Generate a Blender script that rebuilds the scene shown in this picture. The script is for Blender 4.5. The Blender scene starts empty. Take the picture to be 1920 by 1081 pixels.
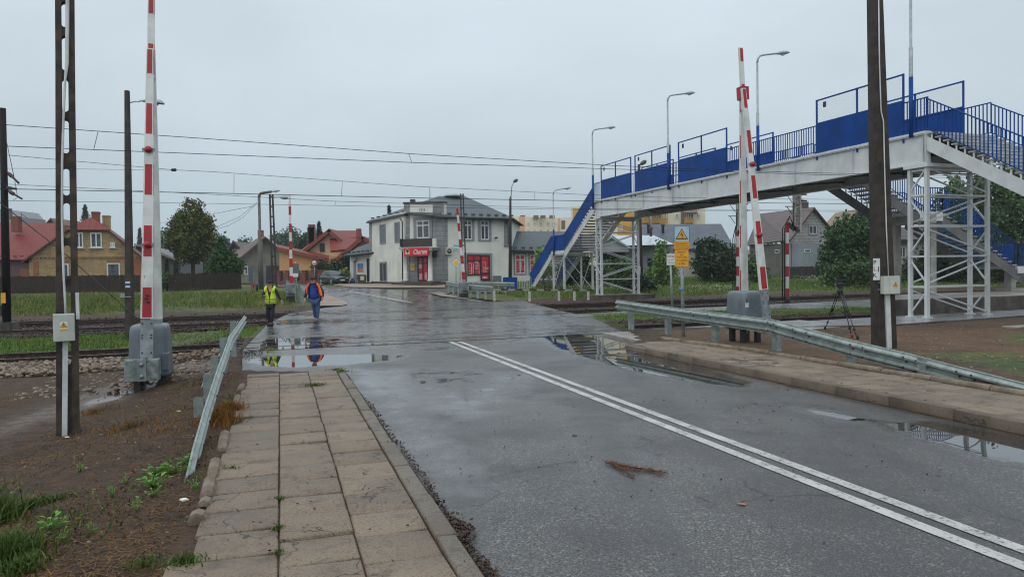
import bpy, math, random
import numpy as np
from mathutils import Vector, Matrix, noise as mnoise
random.seed(7); RNG = np.random.default_rng(7)
scene = bpy.context.scene
COL = scene.collection
R = math.radians
# ---------------------------------------------------------------- camera
EYE = 1.88
FPX = 26.0 / 36.0 * 1920.0
PIT, ROL = R(1.297), R(0.905)
_F = Vector((0, math.cos(PIT), -math.sin(PIT))); _U0 = Vector((0, math.sin(PIT), math.cos(PIT))); _X0 = Vector((1, 0, 0))
_X = math.cos(ROL) * _X0 - math.sin(ROL) * _U0
_U = math.sin(ROL) * _X0 + math.cos(ROL) * _U0
cam_data = bpy.data.cameras.new("camera")
cam_data.lens = 26.0; cam_data.sensor_width = 36.0; cam_data.clip_start = 0.1; cam_data.clip_end = 3000
cam = bpy.data.objects.new("camera", cam_data); COL.objects.link(cam)
cm = Matrix.Identity(4)
for i in range(3):
    cm[i][0] = _X[i]; cm[i][1] = _U[i]; cm[i][2] = -_F[i]
cm[2][3] = EYE
cam.matrix_world = cm
scene.camera = cam
# ---------------------------------------------------------------- sky, sun, exposure
SUN_EL, SUN_AZ = R(38), R(210)
world = bpy.data.worlds.new("World"); scene.world = world; world.use_nodes = True
wn = world.node_tree; wn.nodes.clear()
def wnode(t, **k):
    n = wn.nodes.new(t)
    for a, b in k.items(): setattr(n, a, b)
    return n
w_out = wnode('ShaderNodeOutputWorld')
sky = wnode('ShaderNodeTexSky', sky_type='NISHITA', sun_disc=False, sun_elevation=SUN_EL, sun_rotation=SUN_AZ)
bg_sky = wnode('ShaderNodeBackground'); bg_sky.inputs['Strength'].default_value = 0.06
wn.links.new(sky.outputs[0], bg_sky.inputs['Color'])
tc = wnode('ShaderNodeTexCoord')
sep = wnode('ShaderNodeSeparateXYZ'); wn.links.new(tc.outputs['Generated'], sep.inputs[0])
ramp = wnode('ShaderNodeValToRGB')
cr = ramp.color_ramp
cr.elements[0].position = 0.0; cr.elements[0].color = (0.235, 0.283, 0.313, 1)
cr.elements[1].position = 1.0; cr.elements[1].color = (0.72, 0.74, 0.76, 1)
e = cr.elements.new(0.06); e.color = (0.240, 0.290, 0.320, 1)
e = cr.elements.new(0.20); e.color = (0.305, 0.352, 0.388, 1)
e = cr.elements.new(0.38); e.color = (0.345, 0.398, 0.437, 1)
wn.links.new(sep.outputs['Z'], ramp.inputs[0])
mp = wnode('ShaderNodeMapping'); mp.inputs['Scale'].default_value = (1.3, 1.3, 3.2)
wn.links.new(tc.outputs['Generated'], mp.inputs[0])
nz = wnode('ShaderNodeTexNoise'); nz.inputs['Scale'].default_value = 1.7; nz.inputs['Detail'].default_value = 4; nz.inputs['Roughness'].default_value = 0.5
wn.links.new(mp.outputs[0], nz.inputs['Vector'])
mr = wnode('ShaderNodeMapRange'); mr.inputs['From Min'].default_value = 0.32; mr.inputs['From Max'].default_value = 0.7
mr.inputs['To Min'].default_value = 0.91; mr.inputs['To Max'].default_value = 1.07
wn.links.new(nz.outputs[0], mr.inputs[0])
mul = wnode('ShaderNodeVectorMath', operation='SCALE')
wn.links.new(ramp.outputs[0], mul.inputs[0]); wn.links.new(mr.outputs[0], mul.inputs['Scale'])
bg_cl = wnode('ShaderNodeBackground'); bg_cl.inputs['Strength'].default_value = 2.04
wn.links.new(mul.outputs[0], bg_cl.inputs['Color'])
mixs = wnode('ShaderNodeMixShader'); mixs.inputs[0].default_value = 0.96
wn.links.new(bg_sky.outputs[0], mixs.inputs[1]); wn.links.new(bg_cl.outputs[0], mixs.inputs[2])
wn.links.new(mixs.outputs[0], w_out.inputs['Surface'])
sun_d = bpy.data.lights.new("sun", 'SUN'); sun_d.energy = 1.0; sun_d.angle = R(100); sun_d.color = (1, 0.97, 0.93)
sun = bpy.data.objects.new("sun", sun_d); COL.objects.link(sun)
sun.rotation_euler = (R(90) - SUN_EL, 0, R(-30))
scene.view_settings.view_transform = 'Standard'; scene.view_settings.look = 'None'
scene.view_settings.exposure = 0.0; scene.view_settings.gamma = 1.0
scene.view_settings.use_curve_mapping = False
scene.render.engine = 'CYCLES'
scene.cycles.use_denoising = True
scene.cycles.filter_width = 1.15
scene.cycles.max_bounces = 6; scene.cycles.diffuse_bounces = 3; scene.cycles.glossy_bounces = 3
scene.cycles.transmission_bounces = 3; scene.cycles.volume_bounces = 0; scene.cycles.transparent_max_bounces = 6
# ---------------------------------------------------------------- surveying helpers: the photograph's rays meet the real ground
def ray(px, py):
    px, py = float(px), float(py)
    return _F + (px - 960) / FPX * _X + (540.5 - py) / FPX * _U
def W(px, py, D):
    r = ray(px, py); k = D / r.y
    return Vector((r.x * k, D, EYE + r.z * k))
TH = R(-17.4)
def uv_of(x, y):
    return (x * math.cos(TH) - y * math.sin(TH), x * math.sin(TH) + y * math.cos(TH))
def xy_of(u, v):
    return (u * math.cos(TH) + v * math.sin(TH), -u * math.sin(TH) + v * math.cos(TH))
TA = R(69.8)
TT = Vector((math.sin(TA), math.cos(TA), 0))        # along the tracks
TN = Vector((-math.cos(TA), math.sin(TA), 0))       # across the tracks, away from the camera
def pq_of(x, y): return (x * TT.x + y * TT.y, x * TN.x + y * TN.y)
def at_pq(p, q, z=0.0): return Vector((TT.x * p + TN.x * q, TT.y * p + TN.y * q, z))
def sst(a, b, x):
    t = min(1.0, max(0.0, (x - a) / (b - a))); return t * t * (3 - 2 * t)
def rise(q): return 0.85 * min(1.0, max(0.0, (q - 41.0) / 21.0))
def road_left(v):
    pts = [(-9, 1.14), (14.4, 1.14), (15.4, -0.75), (19.8, -0.95), (30, -0.5), (38, 0.4), (43, 2.6), (46, 3.4), (200, 3.4)]
    for (a, b), (c, d) in zip(pts, pts[1:]):
        if v <= c: return b + (d - b) * (v - a) / (c - a)
    return 3.4
def road_right(v):
    pts = [(-9, 7.83), (15.9, 7.83), (17.0, 8.6), (19.4, 9.6), (22, 10.4), (27.4, 11.9), (32.5, 12.6), (43, 14.4), (46, 14.2), (200, 14.2)]
    for (a, b), (c, d) in zip(pts, pts[1:]):
        if v <= c: return b + (d - b) * (v - a) / (c - a)
    return 14.2
def gz(x, y):
    """height of the bare ground"""
    u, v = uv_of(x, y); p, q = pq_of(x, y)
    z = rise(q)
    if q < 43:
        if u < 1.0 or u > 7.9:
            pass
        rl, rr = road_left(v), road_right(v)
        if v < 47 and rl - 0.02 <= u <= rr + 0.02: return z - 0.06
        side = 0.0
        if u < rl:
            side = 0.04 - 0.19 * sst(0.5, 2.6, rl - 1.7 - u if v < 15 else rl - u)
        else:
            side = 0.10 - 0.06 * sst(2, 6, u - rr)
        nt = sst(19.2, 20.2, q) * (1 - sst(22.3, 23.2, q))
        ft = sst(28.6, 29.6, q) * (1 - sst(39.5, 40.6, q))
        dr = min(abs(rl - u), abs(u - rr)); near = sst(0.0, 0.5, dr)
        a = max(nt, ft) * near
        z += side * (1 - sst(23, 30, q)) * (1 - a) - 0.15 * a
        return z
    if v < 47.5 and road_left(v) <= u <= road_right(v): return z - 0.06
    return z
def G(px, py, dz=0.0):
    """where the pixel's ray meets the ground, dz above it"""
    r = ray(px, py); lo = 2.0; hi = None
    t = 2.0
    while t < 400:
        P = Vector((r.x * t, r.y * t, EYE + r.z * t))
        if P.z < gz(P.x, P.y) + dz: hi = t; break
        lo = t; t *= 1.02
    if hi is None: hi = lo = 400
    for _ in range(30):
        m = (lo + hi) / 2
        P = Vector((r.x * m, r.y * m, EYE + r.z * m))
        if P.z < gz(P.x, P.y) + dz: hi = m
        else: lo = m
    return Vector((r.x * hi, r.y * hi, EYE + r.z * hi))
def Gz(px, py, z=0.0):
    r = ray(px, py); k = (z - EYE) / r.z
    return Vector((r.x * k, r.y * k, z))
def spot(px, D):
    """ground point at depth D under pixel column px (read near the horizon)"""
    w = W(px, 510, D); return Vector((w.x, w.y, gz(w.x, w.y)))
# ---------------------------------------------------------------- materials
def s2l(h):
    h = h.lstrip('#')
    out = []
    for i in (0, 2, 4):
        c = int(h[i:i + 2], 16) / 255
        out.append(c / 12.92 if c <= 0.04045 else ((c + 0.055) / 1.055) ** 2.4)
    return tuple(out) + (1.0,)
class NT:
    def __init__(s, m): s.t = m.node_tree
    def n(s, ty, **k):
        x = s.t.nodes.new(ty)
        ins = k.pop('ins', {})
        for a, b in k.items(): setattr(x, a, b)
        for a, b in ins.items():
            if isinstance(b, bpy.types.NodeSocket): s.t.links.new(b, x.inputs[a])
            else: x.inputs[a].default_value = b
        return x
    def l(s, a, b): s.t.links.new(a, b)
    def mix(s, f, a, b, blend='MIX'):
        x = s.n('ShaderNodeMix', data_type='RGBA', blend_type=blend, clamp_factor=True)
        for i, v in ((0, f), (6, a), (7, b)):
            if isinstance(v, bpy.types.NodeSocket): s.l(v, x.inputs[i])
            else: x.inputs[i].default_value = v
        return x.outputs[2]
    def math(s, op, a, b=0.0, c=0.0, clamp=False):
        x = s.n('ShaderNodeMath', operation=op, use_clamp=clamp)
        for i, v in enumerate((a, b, c)):
            if isinstance(v, bpy.types.NodeSocket): s.l(v, x.inputs[i])
            else: x.inputs[i].default_value = v
        return x.outputs[0]
    def noise(s, vec, scale, detail=3, rough=0.55):
        x = s.n('ShaderNodeTexNoise', ins={'Scale': scale, 'Detail': detail, 'Roughness': rough})
        if vec is not None: s.l(vec, x.inputs['Vector'])
        return x.outputs[0]
    def ramp(s, f, a, b):
        x = s.n('ShaderNodeMapRange', interpolation_type='SMOOTHSTEP', ins={0: f, 1: a, 2: b})
        return x.outputs[0]
def newmat(name):
    m = bpy.data.materials.new(name); m.use_nodes = True
    nt = NT(m); b = m.node_tree.nodes['Principled BSDF']
    return m, nt, b
_MC = {}
def M(name, c1, c2=None, scale=6.0, rough=0.55, metal=0.0, bump=0.0, bscale=40.0, coord='Object', spec=0.5, lo=0.35, hi=0.65, stain=None):
    """a plain surface with two-tone wear and optional fine bump"""
    if name in _MC: return _MC[name]
    m, nt, b = newmat(name)
    a = s2l(c1) if isinstance(c1, str) else tuple(c1) + (1.0,)
    if c2 is None: c2 = tuple(x * 0.82 for x in a[:3])
    d = s2l(c2) if isinstance(c2, str) else tuple(c2)[:3] + (1.0,)
    t = nt.n('ShaderNodeTexCoord').outputs[coord]
    f = nt.ramp(nt.noise(t, scale, 5, 0.6), lo, hi)
    c = nt.mix(f, a, d)
    if stain:
        col, sc, amt = stain
        mpn = nt.n('ShaderNodeMapping', ins={'Scale': (1.0, 1.0, 0.12)}); nt.l(t, mpn.inputs[0])
        f2 = nt.math('MULTIPLY', nt.ramp(nt.noise(mpn.outputs[0], sc, 5, 0.65), 0.5, 0.72), amt)
        c = nt.mix(f2, c, s2l(col))
    nt.l(c, b.inputs['Base Color'])
    b.inputs['Roughness'].default_value = rough; b.inputs['Metallic'].default_value = metal
    b.inputs['Specular IOR Level'].default_value = spec
    if bump:
        bn = nt.n('ShaderNodeBump', ins={'Strength': 0.6, 'Distance': bump, 'Height': nt.noise(t, bscale, 4, 0.6)})
        nt.l(bn.outputs[0], b.inputs['Normal'])
    _MC[name] = m
    return m
def Mbrick(name, c1, c2, mortar, bw, bh, ms=0.012, rough=0.8, offset=0.5, bump=0.004, spec=0.3):
    if name in _MC: return _MC[name]
    m, nt, b = newmat(name)
    uvn = nt.n('ShaderNodeUVMap', uv_map='uv')
    br = nt.n('ShaderNodeTexBrick', offset=offset, ins={'Color1': s2l(c1), 'Color2': s2l(c2), 'Mortar': s2l(mortar), 'Scale': 1.0,
              'Mortar Size': ms, 'Mortar Smooth': 0.2, 'Bias': 0.0, 'Brick Width': bw, 'Row Height': bh})
    nt.l(uvn.outputs[0], br.inputs['Vector'])
    t = nt.n('ShaderNodeTexCoord').outputs['Object']
    f = nt.ramp(nt.noise(t, 0.9, 6, 0.65), 0.35, 0.7)
    c = nt.mix(nt.math('MULTIPLY', f, 0.35), br.outputs[0], (0.05, 0.045, 0.04, 1))
    nt.l(c, b.inputs['Base Color']); b.inputs['Roughness'].default_value = rough; b.inputs['Specular IOR Level'].default_value = spec
    bn = nt.n('ShaderNodeBump', invert=True, ins={'Strength': 0.7, 'Distance': bump, 'Height': br.outputs[1]})
    nt.l(bn.outputs[0], b.inputs['Normal'])
    _MC[name] = m
    return m
def Mstripe(name, c1, c2, period, axis='x', rough=0.35, bump=0.02, metal=0.0, var=0.5, spec=0.5, duty=None):
    """ribs or courses across the face: axis x = vertical ribs, y = horizontal courses"""
    if name in _MC: return _MC[name]
    m, nt, b = newmat(name)
    uvn = nt.n('ShaderNodeUVMap', uv_map='uv')
    sp = nt.n('ShaderNodeSeparateXYZ'); nt.l(uvn.outputs[0], sp.inputs[0])
    x = nt.math('DIVIDE', sp.outputs[0 if axis == 'x' else 1], period)
    fr = nt.math('FRACT', x)
    tri = nt.math('ABSOLUTE', nt.math('SUBTRACT', fr, 0.5))
    h = nt.ramp(tri, 0.30, 0.46)
    t = nt.n('ShaderNodeTexCoord').outputs['Object']
    f = nt.ramp(nt.noise(t, 0.7, 6, 0.6), 0.35, 0.7)
    c = nt.mix(nt.math('MULTIPLY', f, var), s2l(c1), s2l(c2))
    c = nt.mix(nt.math('MULTIPLY', h, 0.45), c, s2l(c2))
    nt.l(c, b.inputs['Base Color']); b.inputs['Roughness'].default_value = rough; b.inputs['Metallic'].default_value = metal
    b.inputs['Specular IOR Level'].default_value = spec
    bn = nt.n('ShaderNodeBump', ins={'Strength': 0.8, 'Distance': bump, 'Height': h})
    nt.l(bn.outputs[0], b.inputs['Normal'])
    _MC[name] = m
    return m
def Mleaf(name, dark, light, tint=None, rough=0.6):
    if name in _MC: return _MC[name]
    m, nt, b = newmat(name)
    at = nt.n('ShaderNodeAttribute', attribute_name='rnd')
    c = nt.mix(at.outputs['Fac'], s2l(dark), s2l(light))
    if tint:
        t = nt.n('ShaderNodeTexCoord').outputs['Object']
        c = nt.mix(nt.ramp(nt.noise(t, 1.1, 3), 0.5, 0.72), c, s2l(tint))
    nt.l(c, b.inputs['Base Color']); b.inputs['Roughness'].default_value = rough; b.inputs['Specular IOR Level'].default_value = 0.25
    b.inputs['Subsurface Weight'].default_value = 0.0
    _MC[name] = m
    return m
# ---------------------------------------------------------------- mesh builder
LOC = {}
class MB:
    def __init__(s): s.v = []; s.f = []; s.m = []; s.sm = []
    def add(s, vs, fs, mi=0, smooth=False):
        k = len(s.v); s.v += [tuple(v) for v in vs]
        for f in fs: s.f.append(tuple(i + k for i in f)); s.m.append(mi); s.sm.append(smooth)
        return s
    def obox(s, c, ax, ay, az, mi=0):
        """box: centre and three full edge vectors"""
        c, ax, ay, az = Vector(c), Vector(ax) / 2, Vector(ay) / 2, Vector(az) / 2
        vs = [c + i * ax + j * ay + k * az for k in (-1, 1) for j in (-1, 1) for i in (-1, 1)]
        fl = ((0, 2, 3, 1), (4, 5, 7, 6), (0, 1, 5, 4), (2, 6, 7, 3), (0, 4, 6, 2), (1, 3, 7, 5))
        if ax.cross(ay).dot(az) < 0: fl = tuple(tuple(reversed(f)) for f in fl)
        return s.add(vs, fl, mi)
    def box(s, c, size, rz=0.0, mi=0):
        ca, sa = math.cos(rz), math.sin(rz)
        return s.obox(c, (ca * size[0], sa * size[0], 0), (-sa * size[1], ca * size[1], 0), (0, 0, size[2]), mi)
    def beam(s, p0, p1, w, h, up=(0, 0, 1), mi=0, shift=0.0):
        p0, p1 = Vector(p0), Vector(p1); d = p1 - p0
        if d.length < 1e-6: return s
        side = d.normalized().cross(Vector(up))
        if side.length < 1e-4: side = d.normalized().cross(Vector((0, 1, 0)))
        side.normalize(); u2 = side.cross(d.normalized())
        return s.obox((p0 + p1) / 2 + u2 * shift, d, side * w, u2 * h, mi)
    def tube(s, pts, r, n=8, mi=0, cap=True, smooth=True):
        pts = [Vector(p) for p in pts]
        rs = r if isinstance(r, (list, tuple)) else [r] * len(pts)
        vs = []; fs = []; prev = None
        for i, p in enumerate(pts):
            d = (pts[min(i + 1, len(pts) - 1)] - pts[max(i - 1, 0)]).normalized()
            if prev is None:
                a = d.cross(Vector((0, 0, 1)))
                if a.length < 1e-3: a = d.cross(Vector((0, 1, 0)))
            else:
                a = prev - d * prev.dot(d)
            a.normalize(); prev = a; b = d.cross(a)
            for k in range(n):
                t = 2 * math.pi * k / n
                vs.append(p + (a * math.cos(t) + b * math.sin(t)) * rs[i])
        for i in range(len(pts) - 1):
            for k in range(n):
                fs.append((i * n + k, i * n + (k + 1) % n, (i + 1) * n + (k + 1) % n, (i + 1) * n + k))
        k0 = len(s.v); s.add(vs, fs, mi, smooth)
        if cap:
            s.f.append(tuple(k0 + k for k in reversed(range(n)))); s.m.append(mi); s.sm.append(False)
            e = (len(pts) - 1) * n
            s.f.append(tuple(k0 + e + k for k in range(n))); s.m.append(mi); s.sm.append(False)
        return s
    def prism(s, poly, ext, mi=0, mi_side=None):
        """flat outline (3-D points) extruded by a vector"""
        poly = [Vector(p) for p in poly]; ext = Vector(ext); n = len(poly)
        nrm = Vector((0, 0, 0))
        for i in range(n):
            nrm += poly[i].cross(poly[(i + 1) % n])
        if nrm.dot(ext) > 0: poly = poly[::-1]
        vs = poly + [p + ext for p in poly]
        k = len(s.v); s.v += [tuple(v) for v in vs]
        ms = mi if mi_side is None else mi_side
        s.f.append(tuple(k + i for i in range(n))); s.m.append(mi); s.sm.append(False)
        s.f.append(tuple(k + n + i for i in reversed(range(n)))); s.m.append(mi); s.sm.append(False)
        for i in range(n):
            j = (i + 1) % n
            s.f.append((k + j, k + i, k + n + i, k + n + j)); s.m.append(ms); s.sm.append(False)
        return s
    def poly(s, pts, mi=0):
        return s.add(pts, [tuple(range(len(pts)))], mi)
    def lathe(s, prof, c=(0, 0, 0), n=20, mi=0, axis=None, smooth=True):
        c = Vector(c); ax = Vector(axis or (0, 0, 1)).normalized()
        a = ax.cross(Vector((0, 1, 0)))
        if a.length < 1e-3: a = Vector((1, 0, 0))
        a.normalize(); b = ax.cross(a); vs = []; fs = []
        for (r, z) in prof:
            for k in range(n):
                t = 2 * math.pi * k / n
                vs.append(c + ax * z + (a * math.cos(t) + b * math.sin(t)) * max(r, 1e-4))
        for i in range(len(prof) - 1):
            for k in range(n):
                fs.append((i * n + k, i * n + (k + 1) % n, (i + 1) * n + (k + 1) % n, (i + 1) * n + k))
        fs.append(tuple(reversed(range(n)))); fs.append(tuple((len(prof) - 1) * n + k for k in range(n)))
        return s.add(vs, fs, mi, smooth)
    def build(s, name, mats, parent=None, base=None, bevel=0.0, seg=2):
        mats = mats if isinstance(mats, (list, tuple)) else [mats]
        if parent is not None: o0 = LOC[parent.name]
        elif base is not None: o0 = Vector(base)
        else:
            xs = [v[0] for v in s.v]; ys = [v[1] for v in s.v]; zs = [v[2] for v in s.v]
            o0 = Vector(((min(xs) + max(xs)) / 2, (min(ys) + max(ys)) / 2, min(zs)))
        me = bpy.data.meshes.new(name)
        me.from_pydata([(v[0] - o0.x, v[1] - o0.y, v[2] - o0.z) for v in s.v], [], s.f)
        for mt in mats: me.materials.append(mt)
        me.polygons.foreach_set('material_index', s.m)
        me.polygons.foreach_set('use_smooth', s.sm)
        me.update()
        uvl = me.uv_layers.new(name='uv'); buf = np.zeros(len(me.loops) * 2, dtype=np.float32)
        for p in me.polygons:
            nn = p.normal
            if abs(nn.z) < 0.995:
                h = Vector((-nn.y, nn.x, 0)).normalized()
            else: h = Vector((1, 0, 0))
            vv = nn.cross(h)
            for li in p.loop_indices:
                co = Vector(s.v[me.loops[li].vertex_index])
                buf[2 * li] = co.dot(h); buf[2 * li + 1] = co.dot(vv)
        uvl.data.foreach_set('uv', buf)
        o = bpy.data.objects.new(name, me); COL.objects.link(o)
        if parent is not None:
            o.parent = parent; o.location = (0, 0, 0)
        else: o.location = o0
        LOC[o.name] = o0
        if bevel:
            b = o.modifiers.new('bevel', 'BEVEL'); b.width = bevel; b.segments = seg; b.limit_method = 'ANGLE'
        return o
def tag(o, label, cat, group=None):
    o['label'] = label; o['category'] = cat
    if group: o['group'] = group
    return o
def thing(name, label, cat, loc, group=None):
    o = bpy.data.objects.new(name, None); COL.objects.link(o)
    o.empty_display_size = 0.2; o.location = loc; LOC[o.name] = Vector(loc)
    return tag(o, label, cat, group)
def structure(o): o['kind'] = 'structure'; return o
def stuff(o): o['kind'] = 'stuff'; return o
def copy_tree(o, parent=None, loc=None):
    c = o.copy(); COL.objects.link(c)
    if parent is not None: c.parent = parent
    if loc is not None: c.location = loc
    LOC[c.name] = Vector(loc) if loc is not None else LOC.get(o.name)
    for ch in list(o.children): copy_tree(ch, c)
    return c
def text_mesh(txt, pos, ex, ez, height, depth=0.004, width=None, shear=0.0, bold=0.0, spacing=1.0):
    """lettering as flat raised mesh: centre pos, ex = reading direction, ez = up"""
    cu = bpy.data.curves.new('lettering', 'FONT'); cu.body = txt; cu.align_x = 'CENTER'; cu.align_y = 'CENTER'
    cu.size = 1.0; cu.shear = shear; cu.offset = bold; cu.space_character = spacing; cu.resolution_u = 3
    ob = bpy.data.objects.new('lettering', cu); COL.objects.link(ob)
    dg = bpy.context.evaluated_depsgraph_get(); dg.update()
    me = ob.evaluated_get(dg).to_mesh()
    vs = [v.co.copy() for v in me.vertices]; fs = [tuple(p.vertices) for p in me.polygons]
    ob.evaluated_get(dg).to_mesh_clear()
    bpy.data.objects.remove(ob); bpy.data.curves.remove(cu)
    mb = MB()
    if not vs: return mb
    x0 = min(v.x for v in vs); x1 = max(v.x for v in vs); y0 = min(v.y for v in vs); y1 = max(v.y for v in vs)
    sy = height / max(y1 - y0, 1e-4); sx = (width / max(x1 - x0, 1e-4)) if width else sy
    ex = Vector(ex).normalized(); ez = Vector(ez).normalized(); nn = ex.cross(ez)
    mb.add([Vector(pos) + ex * ((v.x - (x0 + x1) / 2) * sx) + ez * ((v.y - (y0 + y1) / 2) * sy) + nn * depth for v in vs], fs)
    return mb
def join_mb(*ms):
    o = MB()
    for mi, m in ms: o.add(m.v, m.f, mi)
    return o
def np_mesh(name, verts, faces, mat, rnd=None, base=(0, 0, 0), parent=None, smooth=False):
    """fast mesh from arrays; faces is an (n,3) or (n,4) array"""
    me = bpy.data.meshes.new(name); n = len(verts); k = faces.shape[1]; nf = len(faces)
    me.vertices.add(n); me.vertices.foreach_set('co', (verts - np.array(base)).astype(np.float32).ravel())
    me.loops.add(nf * k); me.loops.foreach_set('vertex_index', faces.astype(np.int32).ravel())
    me.polygons.add(nf); me.polygons.foreach_set('loop_start', np.arange(0, nf * k, k, dtype=np.int32))
    me.polygons.foreach_set('loop_total', np.full(nf, k, dtype=np.int32))
    if smooth: me.polygons.foreach_set('use_smooth', np.ones(nf, dtype=bool))
    me.update(calc_edges=True)
    for mt in (mat if isinstance(mat, (list, tuple)) else [mat]): me.materials.append(mt)
    if rnd is not None:
        a = me.attributes.new('rnd', 'FLOAT', 'POINT'); a.data.foreach_set('value', rnd.astype(np.float32))
    o = bpy.data.objects.new(name, me); COL.objects.link(o)
    if parent is not None: o.parent = parent
    else: o.location = base
    LOC[o.name] = Vector(base)
    return o
# ================================================================ GROUND
def inpoly(x, y, poly):
    c = False; n = len(poly)
    for i in range(n):
        x1, y1 = poly[i]; x2, y2 = poly[(i + 1) % n]
        if (y1 > y) != (y2 > y) and x < (x2 - x1) * (y - y1) / (y2 - y1) + x1: c = not c
    return c
def sdist(x, y, poly):
    """distance to an outline, positive inside"""
    d = 1e9; n = len(poly)
    for i in range(n):
        x1, y1 = poly[i]; x2, y2 = poly[(i + 1) % n]
        dx, dy = x2 - x1, y2 - y1
        t = max(0, min(1, ((x - x1) * dx + (y - y1) * dy) / (dx * dx + dy * dy + 1e-9)))
        d = min(d, math.hypot(x - x1 - t * dx, y - y1 - t * dy))
    return d if inpoly(x, y, poly) else -d
def gpoly(pts, z=0.0):
    return [tuple(Gz(a, b, z)[:2]) for a, b in pts]
def lines(*seg):
    out = []
    for a, b, st in seg:
        n = max(1, int(round((b - a) / st)))
        out += [a + (b - a) * i / n for i in range(n)]
    return out + [seg[-1][1]]
ULS = lines((-430, -160, 54), (-160, -40, 6), (-40, -12, 1.0), (-12, -6.5, 0.4), (-6.5, -0.6, 0.11), (-0.6, 1.0, 0.4), (1.0, 1.3, 0.3), (1.3, 7.7, 1.6), (7.7, 9.4, 0.42), (9.4, 15, 0.18), (15, 32, 0.6), (32, 80, 2.4), (80, 160, 8), (160, 430, 54))
VLS = lines((-12, 2.4, 1.2), (2.4, 15.6, 0.11), (15.6, 24, 0.3), (24, 62, 0.5), (62, 110, 1.2), (110, 220, 8), (220, 420, 50))
green_patch = gpoly([(1715, 662), (1920, 655), (1990, 690), (1990, 720), (1900, 700)], 0.06)
green_patch2 = gpoly([(1860, 628), (1990, 615), (1990, 645), (1890, 645)], 0.05)
path_left = gpoly([(-60, 800), (120, 735), (250, 700), (380, 680), (470, 672), (400, 712), (240, 752), (100, 790), (-60, 850)], -0.12)
puddle_left = gpoly([(150, 752), (200, 736), (250, 729), (262, 738), (220, 752), (160, 764)], -0.13)
puddle_mid = gpoly([(-30, 644), (30, 645), (60, 647), (30, 656), (-30, 659)], 0.0)
sand_r = gpoly([(1500, 640), (1660, 622), (1800, 615), (2100, 605), (2100, 690), (1800, 655), (1560, 700)], 0.05)
gv = []; ga = {k: [] for k in ('grass', 'sand', 'gravel', 'wet')}
for v in VLS:
    for u in ULS:
        x, y = xy_of(u, v); z = gz(x, y); p, q = pq_of(x, y)
        onroad = road_left(v) <= u <= road_right(v) and v < 47.5
        gr = sa = gl = we = 0.0
        nse = mnoise.noise(Vector((x * 0.35, y * 0.35, 3.3)))
        n2 = mnoise.noise(Vector((x * 1.7, y * 1.7, 1.3)))
        if q > 40.8:
            gr = sst(41.0, 45.5, q + nse * 2.2); sa = 0.35 * (1 - gr)
            if 12 < p < 22 and q > 50: gr *= 1
        elif 23.2 < q < 28.9:
            gr = 0.85 * sst(22.9, 23.9, q + 0.4 * nse) * (1 - sst(28.0, 29.2, q + 0.3 * nse)); gl = 0.25
        elif q >= 18.6 and not onroad:
            gl = 1.0
        elif u < road_left(v):
            gl = 0.9 * sst(18.0, 18.6, q)
            gr = 0.14 * sst(0.1, 0.5, nse)
            we = max(0.0, min(1.0, 0.5 + sdist(x, y, path_left) / 0.8)); sa = 0.55 * we; we *= 0.62
            we = max(we, min(1.0, 0.55 + sdist(x, y, puddle_left) / 0.5))
        else:
            sa = 0.45 * sst(0.2, 1.2, u - road_right(v)) + 0.25 * nse
            sa = max(sa, min(1, 0.5 + sdist(x, y, sand_r) / 2.0))
            gr = max(0, min(0.8, 0.45 + max(sdist(x, y, green_patch), sdist(x, y, green_patch2)) / 1.4 + 0.3 * nse))
            gr = max(gr, 0.35 * (1 - sst(9.9, 11.3, u)) * sst(7, 9, v))
        if q > 18.6: we = max(we, min(1.0, 0.5 + sdist(x, y, puddle_mid) / 0.6))
        if -6.6 < u < -0.55 and 2 < v < 16:
            z += 0.018 * n2 + 0.012 * mnoise.noise(Vector((x * 5, y * 5, 7))) + 0.03 * nse
            if we > 0.6: z = z * 0.35 + (-0.15) * 0.65
        elif 9.5 < u < 16 and v < 20: z += 0.012 * n2 + 0.02 * nse
        gv.append((x, y, z))
        for k, val in (('grass', gr), ('sand', sa), ('gravel', gl), ('wet', we)): ga[k].append(val)
nu = len(ULS)
gf = np.array([(j * nu + i, j * nu + i + 1, (j + 1) * nu + i + 1, (j + 1) * nu + i) for j in range(len(VLS) - 1) for i in range(nu - 1)])
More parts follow.
